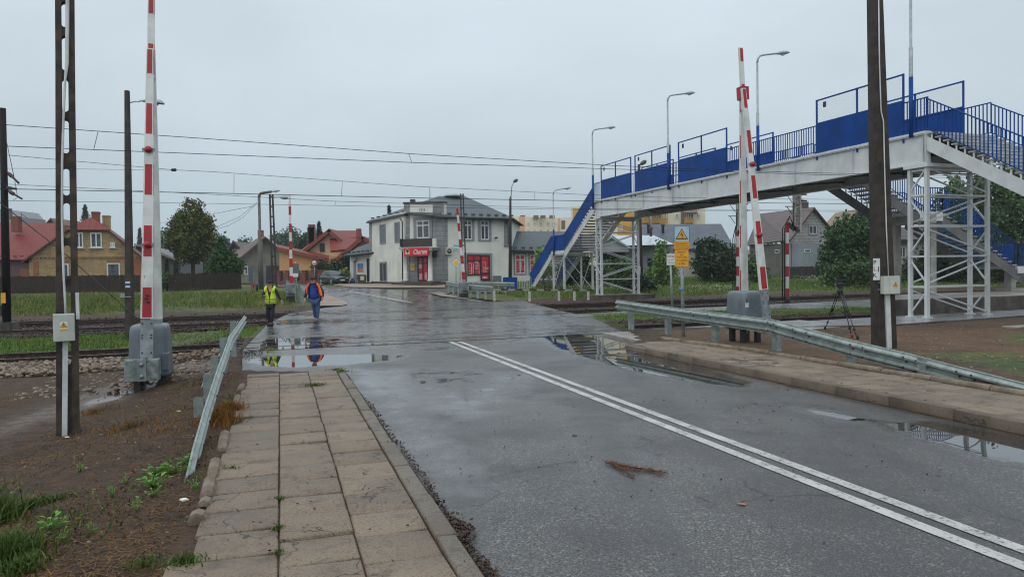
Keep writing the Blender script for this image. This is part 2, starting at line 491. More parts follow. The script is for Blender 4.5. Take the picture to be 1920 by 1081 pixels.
def ground_material():
    m, nt, b = newmat('bare_earth')
    t = nt.n('ShaderNodeTexCoord').outputs['Object']
    A = lambda k: nt.n('ShaderNodeAttribute', attribute_name=k).outputs['Fac']
    nb = nt.noise(t, 0.8, 6, 0.62); nm = nt.noise(t, 5.5, 6, 0.65); nf = nt.noise(t, 38, 4, 0.65); nv = nt.noise(t, 140, 3, 0.6)
    dirt = nt.mix(nt.ramp(nm, 0.34, 0.64), s2l('3b2c20'), s2l('69523d'))
    dirt = nt.mix(nt.math('MULTIPLY', nt.ramp(nb, 0.45, 0.62), 0.55), dirt, s2l('5a4f33'))
    dirt = nt.mix(nt.math('MULTIPLY', nt.ramp(nf, 0.53, 0.66), 0.5), dirt, s2l('8a6c46'))
    dirt = nt.mix(nt.math('MULTIPLY', nt.ramp(nf, 0.47, 0.36), 0.75), dirt, s2l('1f1712'))
    sand = nt.mix(nt.ramp(nm, 0.3, 0.7), s2l('93795f'), s2l('6f5b49'))
    sand = nt.mix(nt.math('MULTIPLY', nt.ramp(nf, 0.5, 0.68), 0.55), sand, s2l('a38a70'))
    sand = nt.mix(nt.math('MULTIPLY', nt.ramp(nb, 0.45, 0.62), 0.5), sand, s2l('5a4a3a'))
    sand = nt.mix(nt.math('MULTIPLY', nt.ramp(nv, 0.56, 0.68), 0.5), sand, s2l('4c3d31'))
    grav = nt.mix(nt.ramp(nf, 0.38, 0.62), s2l('2e2926'), s2l('5d554d'))
    grav = nt.mix(nt.math('MULTIPLY', nt.ramp(nm, 0.5, 0.66), 0.5), grav, s2l('4b3a2e'))
    gras = nt.mix(nt.ramp(nm, 0.32, 0.66), s2l('35431f'), s2l('67723a'))
    gras = nt.mix(nt.ramp(nt.noise(t, 0.35, 4, .6), .42, .6), gras, nt.mix(nt.ramp(nm, .35, .65), s2l('2c3d1b'), s2l('4c6330')))
    gras = nt.mix(nt.math('MULTIPLY', nt.ramp(nb, 0.5, 0.68), 0.6), gras, s2l('746b42'))
    gras = nt.mix(1.0, gras, (1.55, 1.75, 1.7, 1), 'MULTIPLY')
    j = nt.math('MULTIPLY', nt.math('SUBTRACT', nm, 0.5), 0.9)
    def msk(k, a=0.3, bb=0.6): return nt.ramp(nt.math('ADD', A(k), j), a, bb)
    c = nt.mix(msk('sand'), dirt, sand)
    c = nt.mix(msk('gravel'), c, grav)
    c = nt.mix(msk('grass'), c, gras)
    w = nt.ramp(nt.math('ADD', A('wet'), nt.math('MULTIPLY', j, 0.35)), 0.55, 0.75)
    w2 = nt.ramp(nt.math('ADD', A('wet'), nt.math('MULTIPLY', j, 0.5)), 0.25, 0.7)
    c = nt.mix(nt.math('MULTIPLY', w2, 0.45), c, (0.02, 0.017, 0.014, 1))
    c = nt.mix(1.0, c, (.47, .385, .29, 1), 'MULTIPLY')
    nt.l(c, b.inputs['Base Color'])
    r = nt.math('MULTIPLY_ADD', w2, -0.3, 0.78); r = nt.math('MULTIPLY_ADD', w, -0.42, r, clamp=True)
    nt.l(r, b.inputs['Roughness'])
    b.inputs['Specular IOR Level'].default_value = 0.4
    h = nt.math('ADD', nt.math('MULTIPLY', nm, 0.9), nt.math('MULTIPLY', nf, 0.45))
    bn = nt.n('ShaderNodeBump', ins={'Distance': 0.06, 'Height': h})
    nt.l(nt.math('MULTIPLY_ADD', w, -0.97, 1.0), bn.inputs['Strength'])
    nt.l(bn.outputs[0], b.inputs['Normal'])
    return m
ground = np_mesh('ground', np.array(gv), gf, ground_material(), smooth=True)
for k, vals in ga.items():
    a = ground.data.attributes.new(k, 'FLOAT', 'POINT'); a.data.foreach_set('value', np.array(vals, dtype=np.float32))
structure(ground)
# ---------------------------------------------------------------- road
PUD = [gpoly(p) for p in (
    [(466, 674), (520, 668), (600, 665), (690, 664), (752, 667), (735, 674), (690, 678), (640, 683), (560, 687), (500, 686)],
    [(1022, 631), (1060, 627), (1110, 629), (1160, 639), (1200, 652), (1255, 667), (1343, 696), (1400, 714), (1385, 722), (1320, 717), (1250, 705), (1180, 691), (1110, 671), (1050, 651)],
    [(1650, 792), (1750, 789), (1850, 806), (1930, 822), (1960, 868), (1850, 853), (1760, 828), (1690, 806)],
    [(1500, 766), (1570, 775), (1650, 790), (1600, 786)], )]
FILM = [gpoly(p) for p in (
    [(640, 692), (700, 690), (760, 740), (840, 830), (900, 930), (860, 920), (780, 840), (700, 745)],
    [(460, 690), (800, 660), (1000, 640), (1180, 640), (1000, 575), (870, 562), (650, 572), (540, 585), (500, 604)],
    [(640, 690), (760, 690), (1000, 700), (900, 780), (760, 760)], )]
def wetness(x, y):
    w = 0.0
    for p in PUD: w = max(w, min(1.0, 0.62 + sdist(x, y, p) / 0.55))
    f = 0.0
    for p, cap, a_ in zip(FILM, (.49, .40, .49), (.30, .22, .30)): f = max(f, min(cap, a_ + sdist(x, y, p) / 1.6))
    return max(w, f, 0.0)
NS = 100
VR = lines((-3, 43.4, 0.15))
rv = []; rw = []; mk = []
tw = [20.45, 21.95, 30.35, 31.85, 36.65, 38.15]
for v in VR:
    a, c = road_left(v), road_right(v)
    for i in range(NS + 1):
        u = a + (c - a) * i / NS; x, y = xy_of(u, v); p, q = pq_of(x, y)
        z = rise(q)
        if v < 15: z -= 0.05 * sst(1.5, 0.0, min(u - a, c - u) * 1.0) * 0.5
        rv.append((x, y, z)); rw.append(wetness(x, y) if v > 2 else 0.0)
rf = [(j * (NS + 1) + i, j * (NS + 1) + i + 1, (j + 1) * (NS + 1) + i + 1, (j + 1) * (NS + 1) + i) for j in range(len(VR) - 1) for i in range(NS)]
# beyond the crossing the road swings left
FL = [(650, 571.5), (632, 561), (606, 551), (560, 542), (500, 537), (455, 532), (400, 529)]
FR = [(945, 567), (878, 562), (815, 549), (760, 544), (690, 541.5), (597, 536.5), (516, 526), (400, 520)]
def respl(pts, n):
    P = [Vector(G(a, b)) for a, b in pts]
    L = [0]
    for i in range(1, len(P)): L.append(L[-1] + (P[i] - P[i - 1]).length)
    out = []
    for k in range(n + 1):
        s = L[-1] * k / n
        for i in range(1, len(P)):
            if s <= L[i] + 1e-6:
                t = (s - L[i - 1]) / (L[i] - L[i - 1]); out.append(P[i - 1].lerp(P[i], t)); break
    return out
fl = respl(FL, 40); fr = respl(FR, 40)
i0 = len(rv)
x0, y0 = xy_of(road_left(43.4), 43.4); x1, y1 = xy_of(road_right(43.4), 43.4)
fl = [Vector((x0, y0, 0))] + fl; fr = [Vector((x1, y1, 0))] + fr
for a, c in zip(fl, fr):
    for i in range(13):
        q_ = a.lerp(c, i / 12); rv.append((q_.x, q_.y, gz(q_.x, q_.y) + 0.05 if gz(q_.x, q_.y) > rise(pq_of(q_.x, q_.y)[1]) - 0.03 else rise(pq_of(q_.x, q_.y)[1]) + 0.004)); rw.append(0.42 - .16 * min(1, len(rw) / 14 % 1 if False else 0))
for j in range(len(fl) - 1):
    for i in range(12): rf.append((i0 + j * 13 + i, i0 + j * 13 + i + 1, i0 + (j + 1) * 13 + i + 1, i0 + (j + 1) * 13 + i))
def asphalt(name='wet_asphalt', tint=(1, 1, 1)):
    m, nt, b = newmat(name)
    t = nt.n('ShaderNodeTexCoord').outputs['Object']
    at = nt.n('ShaderNodeAttribute', attribute_name='wet').outputs['Fac']
    big = nt.noise(t, 0.55, 5, 0.6); med = nt.noise(t, 3.2, 5, 0.62); agg = nt.noise(t, 72, 2, 0.6); fine = nt.noise(t, 260, 2, 0.5)
    vor = nt.n('ShaderNodeTexVoronoi', ins={'Scale': 62.0}); nt.l(t, vor.inputs['Vector'])
    c = nt.mix(nt.ramp(agg, 0.40, 0.62), (0.018, 0.018, 0.019, 1), (0.102, 0.101, 0.099, 1))
    c = nt.mix(nt.math('MULTIPLY', nt.ramp(vor.outputs['Color'], 0.62, 0.95), 0.6), c, (0.26, 0.25, 0.235, 1))
    c = nt.mix(nt.math('MULTIPLY', nt.ramp(big, 0.42, 0.62), 0.55), c, (0.028, 0.027, 0.029, 1))
    c = nt.mix(nt.math('MULTIPLY', nt.ramp(med, 0.56, 0.72), 0.35), c, (0.07, 0.058, 0.048, 1))
    mpn = nt.n('ShaderNodeMapping', ins={'Rotation': (0, 0, -TH), 'Scale': (1.1, 0.05, 1)}); nt.l(t, mpn.inputs[0])
    trk = nt.noise(mpn.outputs[0], 1.1, 3, 0.5)
    c = nt.mix(nt.math('MULTIPLY', nt.ramp(trk, 0.45, 0.62), 0.45), c, (0.034, 0.034, 0.037, 1))
    # fine branching cracks
    dist = nt.n('ShaderNodeTexNoise', ins={'Scale': 1.6, 'Detail': 3.0}); nt.l(t, dist.inputs['Vector'])
    warp = nt.n('ShaderNodeVectorMath', operation='ADD'); nt.l(t, warp.inputs[0]); nt.l(dist.outputs['Color'], warp.inputs[1])
    vc = nt.n('ShaderNodeTexVoronoi', feature='DISTANCE_TO_EDGE', ins={'Scale': 0.42}); nt.l(warp.outputs[0], vc.inputs['Vector'])
    ck = nt.math('MULTIPLY', nt.ramp(vc.outputs['Distance'], 0.010, 0.003), nt.ramp(big, 0.44, 0.52))
    c = nt.mix(nt.math('MULTIPLY', ck, 0.8), c, (0.012, 0.011, 0.01, 1))
    wn_ = nt.math('ADD', at, nt.math('MULTIPLY', nt.math('SUBTRACT', nt.noise(t, 1.9, 6, 0.66), 0.5), 0.85))
    w = nt.ramp(wn_, 0.50, 0.62); w2 = nt.ramp(wn_, 0.04, 0.40)
    w3 = nt.math('MULTIPLY', w2, nt.math('MULTIPLY_ADD', nt.ramp(med, 0.35, 0.65), 0.5, 0.5))
    c = nt.mix(nt.math('MULTIPLY', w3, 0.3), c, (0.03, 0.029, 0.028, 1))
    c = nt.mix(nt.math('MULTIPLY', w, 0.75), c, (0.022, 0.02, 0.018, 1))
    nt.l(c, b.inputs['Base Color'])
    r = nt.math('MULTIPLY_ADD', nt.ramp(trk, 0.42, 0.66), -0.05, 0.41)
    r = nt.math('MULTIPLY_ADD', nt.math('SUBTRACT', big, 0.5), 0.45, r)
    r = nt.math('MULTIPLY_ADD', w3, -0.12, r); r = nt.math('MULTIPLY_ADD', nt.ramp(wn_, .34, .5), -.12, r); r = nt.math('MULTIPLY', r, nt.math('MULTIPLY_ADD', w, -0.97, 1.0))
    nt.l(nt.math('MAXIMUM', r, 0.012), b.inputs['Roughness'])
    nt.l(nt.math('MULTIPLY_ADD', w2, 0.5, 0.5), b.inputs['Specular IOR Level'])
    h = nt.math('ADD', nt.math('MULTIPLY', agg, 0.7), nt.math('MULTIPLY', fine, 0.3))
    bn = nt.n('ShaderNodeBump', ins={'Distance': 0.0035, 'Height': h})
    nt.l(nt.math('MULTIPLY', nt.math('MULTIPLY_ADD', w2, -0.93, 0.95), nt.math('MULTIPLY_ADD', w, -1.0, 1.0)), bn.inputs['Strength'])
    nt.l(bn.outputs[0], b.inputs['Normal'])
    return m
ASPH = asphalt()
def sheet(name, verts, faces, mat, wet):
    o = np_mesh(name, np.array(verts), np.array(faces), mat, smooth=True)
    a = o.data.attributes.new('wet', 'FLOAT', 'POINT'); a.data.foreach_set('value', np.array(wet, dtype=np.float32))
    return structure(o)
sheet('road', rv, rf, ASPH, rw)
def draped(name, px_pts, mat, dz=0.03, sub=1, wet=0.1):
    """small paved area given by its outline, following the ground"""
    P = [G(a, b) for a, b in px_pts]
    c = sum((Vector(p) for p in P), Vector()) / len(P)
    vs = []; fs = []; n = len(P); rings = 5
    for k in range(rings + 1):
        for p in P:
            q_ = c.lerp(p, k / rings); vs.append((q_.x, q_.y, gz(q_.x, q_.y) + dz))
    for k in range(rings):
        for i in range(n): fs.append((k * n + i, k * n + (i + 1) % n, (k + 1) * n + (i + 1) % n, (k + 1) * n + i))
    return sheet(name, vs, fs, mat, [wet] * len(vs))
draped('side_road', [(806, 551.5), (835, 549.5), (900, 549), (962, 550.5), (962, 544.5), (835, 541.5), (770, 542.5)], ASPH, 0.07)
# painted lines
def line_strip(name, pts, w, mat, dz, sub=0.6):
    """painted line along ground points"""
    out = []
    for a, b in zip(pts, pts[1:]):
        n = max(1, int((b - a).length / sub))
        out += [a.lerp(b, i / n) for i in range(n)]
    out.append(pts[-1]); vs = []; fs = []
    for i, p in enumerate(out):
        d = (out[min(i + 1, len(out) - 1)] - out[max(i - 1, 0)]); d.z = 0; d.normalize(); s_ = Vector((d.y, -d.x, 0)) * w / 2
        for q_ in (p - s_, p + s_): vs.append((q_.x, q_.y, rise(pq_of(q_.x, q_.y)[1]) + dz))
    for i in range(len(out) - 1): fs.append((2 * i, 2 * i + 1, 2 * i + 3, 2 * i + 2))
    return vs, fs
def road_paint():
    m, nt, b = newmat('worn_road_paint')
    t = nt.n('ShaderNodeTexCoord').outputs['Object']
    n1 = nt.noise(t, 30, 4, 0.65); n2 = nt.noise(t, 3.0, 4, 0.6)
    f = nt.ramp(nt.math('ADD', n1, nt.math('MULTIPLY', n2, 0.45)), 0.75, 0.90)
    c = nt.mix(nt.ramp(n2, 0.3, 0.7), (0.46, 0.46, 0.45, 1), (0.34, 0.34, 0.33, 1))
    c = nt.mix(f, c, (0.10, 0.10, 0.10, 1))
    nt.l(c, b.inputs['Base Color']); b.inputs['Roughness'].default_value = 0.42
    bn = nt.n('ShaderNodeBump', ins={'Strength': 0.5, 'Distance': 0.004, 'Height': nt.noise(t, 110, 2)}); nt.l(bn.outputs[0], b.inputs['Normal'])
    return m
PAINT = road_paint()
vs, fs = [], []
def addl(pts, w, dz=0.006, sub=0.6):
    v_, f_ = line_strip('', pts, w, PAINT, dz, sub); k = len(vs)
    vs.extend(v_); fs.extend([tuple(i + k for i in f) for f in f_])
for u in (4.37, 4.62):
    addl([Vector(xy_of(u, vv) + (0,)) for vv in (-3, 8, 19.6)], 0.125)
fa = [G(773, 571), G(730, 560.5), G(690, 552.5), G(655, 547)]
fb = [G(757, 569), G(716, 559.5), G(680, 552.3), G(648, 547)]
addl(fa, 0.13, 0.06); addl(fb, 0.13, 0.06)
for a, b in (((640, 545.5), (628, 544.0)), ((615, 542.6), (604, 541.3)), ((678, 543.0), (712, 545.5))):
    addl([G(*a), G(*b)], 0.16, 0.065)
o = np_mesh('road_markings', np.array(vs), np.array(fs), PAINT); structure(o)
# ---------------------------------------------------------------- pavements and kerbs
def slab_material(name, c1, c2, c3):
    m, nt, b = newmat(name)
    t = nt.n('ShaderNodeTexCoord').outputs['Object']
    at = nt.n('ShaderNodeAttribute', attribute_name='rnd').outputs['Fac']
    nb = nt.noise(t, 1.3, 5, 0.6); nf = nt.noise(t, 60, 3, 0.65); vor = nt.n('ShaderNodeTexVoronoi', ins={'Scale': 75.0}); nt.l(t, vor.inputs['Vector'])
    c = nt.mix(at, s2l(c1), s2l(c2))
    c = nt.mix(nt.math('MULTIPLY', nt.ramp(vor.outputs['Color'], 0.5, 0.95), nt.math('MULTIPLY_ADD', at, 0.35, 0.2)), c, s2l(c3))
    c = nt.mix(nt.math('MULTIPLY', nt.ramp(nf, 0.5, 0.36), 0.6), c, s2l('4a3f36'))
    c = nt.mix(nt.math('MULTIPLY', nt.ramp(nb, 0.44, 0.68), 0.5), c, s2l('5d4c3d'))
    dn = nt.n('ShaderNodeTexNoise', ins={'Scale': 2.2, 'Detail': 3.0}); nt.l(t, dn.inputs['Vector']); wp_ = nt.n('ShaderNodeVectorMath', operation='ADD'); nt.l(t, wp_.inputs[0]); nt.l(dn.outputs['Color'], wp_.inputs[1])
    ve = nt.n('ShaderNodeTexVoronoi', feature='DISTANCE_TO_EDGE', ins={'Scale': 1.0}); nt.l(wp_.outputs[0], ve.inputs['Vector'])
    c = nt.mix(nt.math('MULTIPLY', nt.math('MULTIPLY', nt.ramp(ve.outputs['Distance'], .011, .004), nt.ramp(nb, .47, .53)), .85), c, (.02, .016, .013, 1))
    c = nt.mix(nt.math('MULTIPLY', nt.ramp(nt.noise(t, 4.5, 5, .65), .52, .68), .45), c, s2l('4b3c30'))
    c = nt.mix(1.0, c, (.70, .705, .67, 1), 'MULTIPLY')
    nt.l(c, b.inputs['Base Color'])
    wt = nt.n('ShaderNodeAttribute', attribute_name='wet').outputs['Fac']
    nw = nt.math('ADD', wt, nt.math('MULTIPLY', nt.math('SUBTRACT', nb, 0.5), 0.7))
    w = nt.ramp(nw, 0.55, 0.68)
    r = nt.math('MULTIPLY_ADD', nt.ramp(nb, 0.35, 0.65), -0.12, 0.62); r = nt.math('MULTIPLY', r, nt.math('MULTIPLY_ADD', w, -0.97, 1.0))
    nt.l(r, b.inputs['Roughness'])
    h = nt.math('ADD', nt.math('MULTIPLY', nf, 0.8), nt.math('MULTIPLY', vor.outputs['Distance'], 0.5))
    bn = nt.n('ShaderNodeBump', ins={'Distance': 0.008, 'Height': h}); nt.l(nt.math('MULTIPLY_ADD', w, -1.0, 1.0), bn.inputs['Strength'])
    nt.l(bn.outputs[0], b.inputs['Normal'])
    return m
SLAB = slab_material('paving_slab', '968472', '7a6b5c', 'a69889')
KERB = slab_material('kerb_stone', '827a70', '726a61', '98928a')
def slabs(name, rects, mat, wet=None):
    """rects: (u0,u1,v0,v1,z,tilt) each a shallow bevelled slab; one paved surface"""
    V, Fc, rn, wt = [], [], [], []
    for (u0, u1, v0, v1, z, tl) in rects:
        k = len(V); r_ = random.random(); g = 0.0035; d = 0.010
        ring = [(u0 + g, v0 + g), (u1 - g, v0 + g), (u1 - g, v1 - g), (u0 + g, v1 - g)]
        inn = [(u0 + g + d, v0 + g + d), (u1 - g - d, v0 + g + d), (u1 - g - d, v1 - g - d), (u0 + g + d, v1 - g - d)]
        um, vm = (u0 + u1) / 2, (v0 + v1) / 2
        for lst, dz in ((ring, -0.16), (ring, -0.010), (inn, 0.0)):
            for (u, v) in lst:
                u += random.uniform(-.004, .004); v += random.uniform(-.006, .006)
                x, y = xy_of(u, v); V.append((x, y, z + dz + tl[0] * (u - um) + tl[1] * (v - vm))); rn.append(r_)
                wt.append(wet(x, y) if wet else 0.0)
        for a in (0, 4):
            for i in range(4): Fc.append((k + a + i, k + a + (i + 1) % 4, k + a + 4 + (i + 1) % 4, k + a + 4 + i))
        Fc.append((k + 8, k + 9, k + 10, k + 11))
    o = np_mesh(name, np.array(V), np.array(Fc), mat, rnd=np.array(rn))
    a = o.data.attributes.new('wet', 'FLOAT', 'POINT'); a.data.foreach_set('value', np.array(wt, dtype=np.float32))
    return structure(o)
rects = []
for col, (a, b) in enumerate(((-0.60, -0.05), (-0.045, 0.46), (0.465, 0.975))):
    v = 1.6 + (0.0, 0.22, 0.09)[col]
    while v < 14.3:
        L = 0.49 + random.uniform(-0.012, 0.012)
        u0 = a + (random.uniform(-0.03, 0.03) if col == 0 else 0)
        if v < 5.0 and col == 0: u0 -= 0.12
        rects.append((u0, b, v, v + L, 0.06 + random.uniform(-.009, .009), (random.uniform(-.02, .02), random.uniform(-.026, .026))))
        v += L + 0.012
PWL = gpoly([(590, 735), (610, 722), (640, 720), (645, 732), (600, 740)], 0.06)
slabs('pavement', rects, SLAB, lambda x, y: max(0, min(1, 0.62 + sdist(x, y, PWL) / 0.5)))
kr = []; v = 1.0
while v < 14.1:
    if not 4.7 < v < 4.9: kr.append((0.985, 1.135 + random.uniform(-.012, .012), v, v + 0.98, 0.068 + random.uniform(-.012, .008), (random.uniform(-.03, .03), random.uniform(-.008, .008))))
    v += 1.0
slabs('kerb', kr, KERB)
rects = []; PWR = gpoly([(1348, 676), (1400, 671), (1470, 681), (1450, 687), (1370, 685)], 0.11)
for col, (a, b) in enumerate(((7.99, 8.47), (8.475, 8.955), (8.96, 9.44))):
    v = -3 + (0.0, 0.25, 0.1)[col]
    while v < (16.0, 16.1, 15.9)[col]:
        rects.append((a, b, v, v + 0.488, 0.115 + random.uniform(-.005, .005), (random.uniform(-.012, .012), random.uniform(-.012, .012)))); v += 0.5
slabs('pavement', rects, SLAB, lambda x, y: max(0, min(1, 0.8 + sdist(x, y, PWR) / 0.5)))
kr = []; v = -3.0
while v < 15.9:
    drop = 0.07 * sst(14.0, 16.0, v)
    kr.append((7.82, 7.985, v, v + 0.985, 0.122 - drop + random.uniform(-.006, .006), (0, 0))); v += 1.0
slabs('kerb', kr, slab_material('kerb_damp', '7a6a5b', '6a5a4c', '857b70'))
# rounded edging along the back of the right pavement
mb = MB(); v = -3.0
EDG = M('edging_concrete', '7b6f5f', '5d5245', scale=5, rough=0.75, bump=0.006, bscale=30)
while v < 16.2:
    u = 9.53 - 0.9 * sst(13.5, 16.4, v) * 0.35; u2 = 9.53 - 0.9 * sst(13.5, 16.4, v + 0.97) * 0.35
    a = Vector(xy_of(u, v) + (0.12 + random.uniform(-.012, .012),)); b = Vector(xy_of(u2, v + 0.97) + (0.12 + random.uniform(-.012, .012),))
    mb.tube([a, a.lerp(b, .5), b], 0.062, 8); v += 0.99
structure(mb.build('pavement_edging', EDG))
# broken rounded edging stones on the left
for i, (px, py0, py1, w_) in enumerate(((452, 724, 734, .1), (443, 745, 766, .1), (419, 815, 848, .12), (401, 868, 900, .11), (391, 906, 936, .12), (384, 943, 954, .11), (371, 970, 982, .13))):
    a = G(px + 3, py0); b = G(px - 3, py1); m_ = (a + b) / 2; h = 0.012
    pts = [a.lerp(b, t) for t in (0, .04, .3, .6, .96, 1)]
    for q_ in pts: q_.z = gz(m_.x, m_.y) + h + random.uniform(-.006, .006)
    mb = MB(); mb.tube(pts, [w_ * random.uniform(.3, .4), w_ * .5, w_ * random.uniform(.48, .56), w_ * random.uniform(.46, .53), w_ * .5, w_ * random.uniform(.25, .4)], 8, smooth=False)
    lab = ('short broken edging stone beside left pavement, farthest from camera', 'rounded edging stone beside left pavement, second farthest', 'long mossy edging stone beside dry orange grass tuft', 'thick rounded edging stone beside left pavement below the green sprig',
           'half buried edging stone crumbling at one end beside pavement', 'small crumbled edging stone stub beside left pavement', 'lone grey block of edging stone nearest the white crumpled paper')[i]
    tag(mb.build('edging_stone', EDG, base=(m_.x, m_.y, gz(m_.x, m_.y))), lab, 'edging stone', 'broken edging stones along the left pavement')
# ---------------------------------------------------------------- crossing planks between the rails
PANEL = asphalt('crossing_panel_concrete')
for k, (qa, qb) in enumerate(((19.55, 20.38), (20.52, 21.88), (22.02, 22.85), (29.5, 30.28), (30.42, 31.78), (31.92, 32.7), (35.8, 36.58), (36.72, 38.08), (38.22, 39.0))):
    V, Fc = [], []; n = 70
    for j in range(4):
        q_ = qa + (qb - qa) * j / 3
        # ends follow the road edges
        uu = []
        for pp in np.linspace(-25, 25, 400):
            P_ = at_pq(pp, q_); u, v = uv_of(P_.x, P_.y)
            if road_left(v) + 0.3 <= u <= road_right(v) - 0.2: uu.append(pp)
        pa, pb = min(uu), max(uu)
        for i in range(n + 1):
            P_ = at_pq(pa + (pb - pa) * i / n, q_, 0.012 if k % 3 == 1 else 0.009); V.append(tuple(P_))
    for j in range(3):
        for i in range(n): Fc.append((j * (n + 1) + i, j * (n + 1) + i + 1, (j + 1) * (n + 1) + i + 1, (j + 1) * (n + 1) + i))
    wt = [max(0.43, wetness(x, y)) + 0.27 * sst(5, 0, pq_of(x, y)[0]) for x, y, z in V]
    sheet('crossing_panel', V, Fc, PANEL, wt)
# ---------------------------------------------------------------- railway tracks
RAILM = M('rail_steel', '4a3a33', '2e2522', scale=9, rough=0.42, metal=0.6, bump=0.002)
RAILT = M('rail_head_polished', 'a9a8a6', '8a8784', scale=9, rough=0.2, metal=0.9)
SLEEP = M('sleeper_concrete', '5b5149', '3c342e', scale=6, rough=0.8, bump=0.004)
CLIP = M('rail_clip_rust', '4b352a', '33261f', rough=0.6, metal=0.5)
def rail_mb(q_, p0, p1, top):
    prof = [(-.07, -.172), (.07, -.172), (.07, -.158), (.012, -.135), (.010, -.05), (.036, -.038), (.036, -.004), (.028, 0), (-.028, 0), (-.036, -.004), (-.036, -.038), (-.010, -.05), (-.012, -.135), (-.07, -.158)]
    mb = MB(); vs = []
    for pp in (p0, p1):
        for (a, h) in prof: vs.append(at_pq(pp, q_ + a, top + h))
    n = len(prof)
    for i in range(n):
        j = (i + 1) % n
        mb.add([vs[i], vs[j], vs[n + j], vs[n + i]], [(0, 1, 2, 3)], 1 if i == 7 else 0)
    return mb
def track(qc, p0, p1, lab, sleepers, top=0.016):
    t = thing('railway_track', lab, 'railway track', at_pq(0, qc, 0), 'parallel railway tracks')
    for s_ in (-.7525, .7525): rail_mb(qc + s_, p0, p1, top).build('rail', [RAILM, RAILT], t)
    if sleepers:
        first = None; fc = None
        for p in np.arange(sleepers[0], sleepers[1], 0.62):
            if first is None:
                mb = MB(); mb.obox(at_pq(p, qc, -0.215), TT * 0.25, TN * 2.5, (0, 0, .09)); first = mb.build('sleeper', SLEEP, t, bevel=0.015); pf = p
                mb = MB()
                for s_ in (-.7525, .7525):
                    for d in (-.09, .09): mb.obox(at_pq(p, qc + s_ + d, -0.13), TT * 0.09, TN * 0.05, (0, 0, .06))
                fc = mb.build('rail_clips', CLIP, first) if False else None
                for s_ in (-.7525, .7525):
                    for d in (-.1, .1):
                        m2 = MB(); c = at_pq(p, qc + s_ + d, -0.142); m2.obox(c, TT * 0.1, TN * 0.07, (0, 0, .05)).tube([c + Vector((0, 0, .0)), c + Vector((0, 0, .055))], 0.018, 6)
                        LOC[first.name] = LOC[t.name]; m2.build('rail_clip', CLIP, first)
            else:
                o = copy_tree(first, t); o.location = TT * (p - pf)
    return t
track(21.2, -60, 75, 'nearest railway track, rusty siding crossing the road in front of the grass strip', (-9, 0.4))
track(31.1, -80, 120, 'middle railway track of the far pair, nearer to the camera', None)
track(37.4, -80, 120, 'farthest railway track, along the grassy verge behind', None)
# ballast stones
def ico():
    t = (1 + 5 ** .5) / 2
    v = np.array([(-1, t, 0), (1, t, 0), (-1, -t, 0), (1, -t, 0), (0, -1, t), (0, 1, t), (0, -1, -t), (0, 1, -t), (t, 0, -1), (t, 0, 1), (-t, 0, -1), (-t, 0, 1)], float)
    f = np.array([(0, 11, 5), (0, 5, 1), (0, 1, 7), (0, 7, 10), (0, 10, 11), (1, 5, 9), (5, 11, 4), (11, 10, 2), (10, 7, 6), (7, 1, 8), (3, 9, 4), (3, 4, 2), (3, 2, 6), (3, 6, 8), (3, 8, 9), (4, 9, 5), (2, 4, 11), (6, 2, 10), (8, 6, 7), (9, 8, 1)])
    return v / np.linalg.norm(v[0]), f
IV, IF = ico()
def stones(name, pts, sizes, mat, flat=0.7):
    n = len(pts); V = np.repeat(IV[None], n, 0) * (1 + RNG.uniform(-.28, .28, (n, 12, 1)))
    V[:, :, 2] *= flat
    an = RNG.uniform(0, 6.28, n); ca, sa = np.cos(an)[:, None], np.sin(an)[:, None]
    x = V[:, :, 0] * RNG.uniform(.8, 1.4, (n, 1)); y = V[:, :, 1]
    V2 = np.stack([x * ca - y * sa, x * sa + y * ca, V[:, :, 2]], -1) * sizes[:, None, None] + pts[:, None, :]
    F = (IF[None] + (np.arange(n) * 12)[:, None, None]).reshape(-1, 3)
    return stuff(np_mesh(name, V2.reshape(-1, 3), F, mat, rnd=np.repeat(RNG.random(n), 12)))
BALL = Mleaf('ballast_stone', '40382f', '8f8274', tint='6a5748', rough=0.7)
DBALL = Mleaf('dark_ballast', '29241f', '4f4740', tint='3c2f27', rough=0.7)
def scatter_pq(n, p0, p1, q0, q1, dz, cond=None):
    out = []
    while len(out) < n:
        p = random.uniform(p0, p1); q_ = random.uniform(q0, q1); P_ = at_pq(p, q_)
        u, v = uv_of(P_.x, P_.y)
        if road_left(v) - .25 < u < road_right(v) + .2 and v < 47.5: continue
        if cond and not cond(p, q_, P_): continue
        out.append((P_.x, P_.y, gz(P_.x, P_.y) + random.uniform(*dz)))
    return np.array(out)
pt = scatter_pq(7500, -9, 0.8, 17.7, 20.35, (0.0, 0.09), lambda p, q_, P_: random.random() < (1.0 if p < -1.8 else 0.3) and q_ > 18.0 + 0.15 * math.sin(p * 2))
stones('ballast', pt, RNG.uniform(.028, .062, len(pt)), BALL)
pt = np.concatenate([scatter_pq(4000, -9, 1, 20.55, 23.2, (-.02, .03)), scatter_pq(2500, 7, 22, 20.4, 23.2, (-.03, .02)), scatter_pq(9000, -16, 40, 28.7, 40.4, (-.02, .04)), scatter_pq(2500, -12, 1, 27.7, 29.4, (0, .08))])
stones('ballast', pt, RNG.uniform(.03, .06, len(pt)), DBALL)
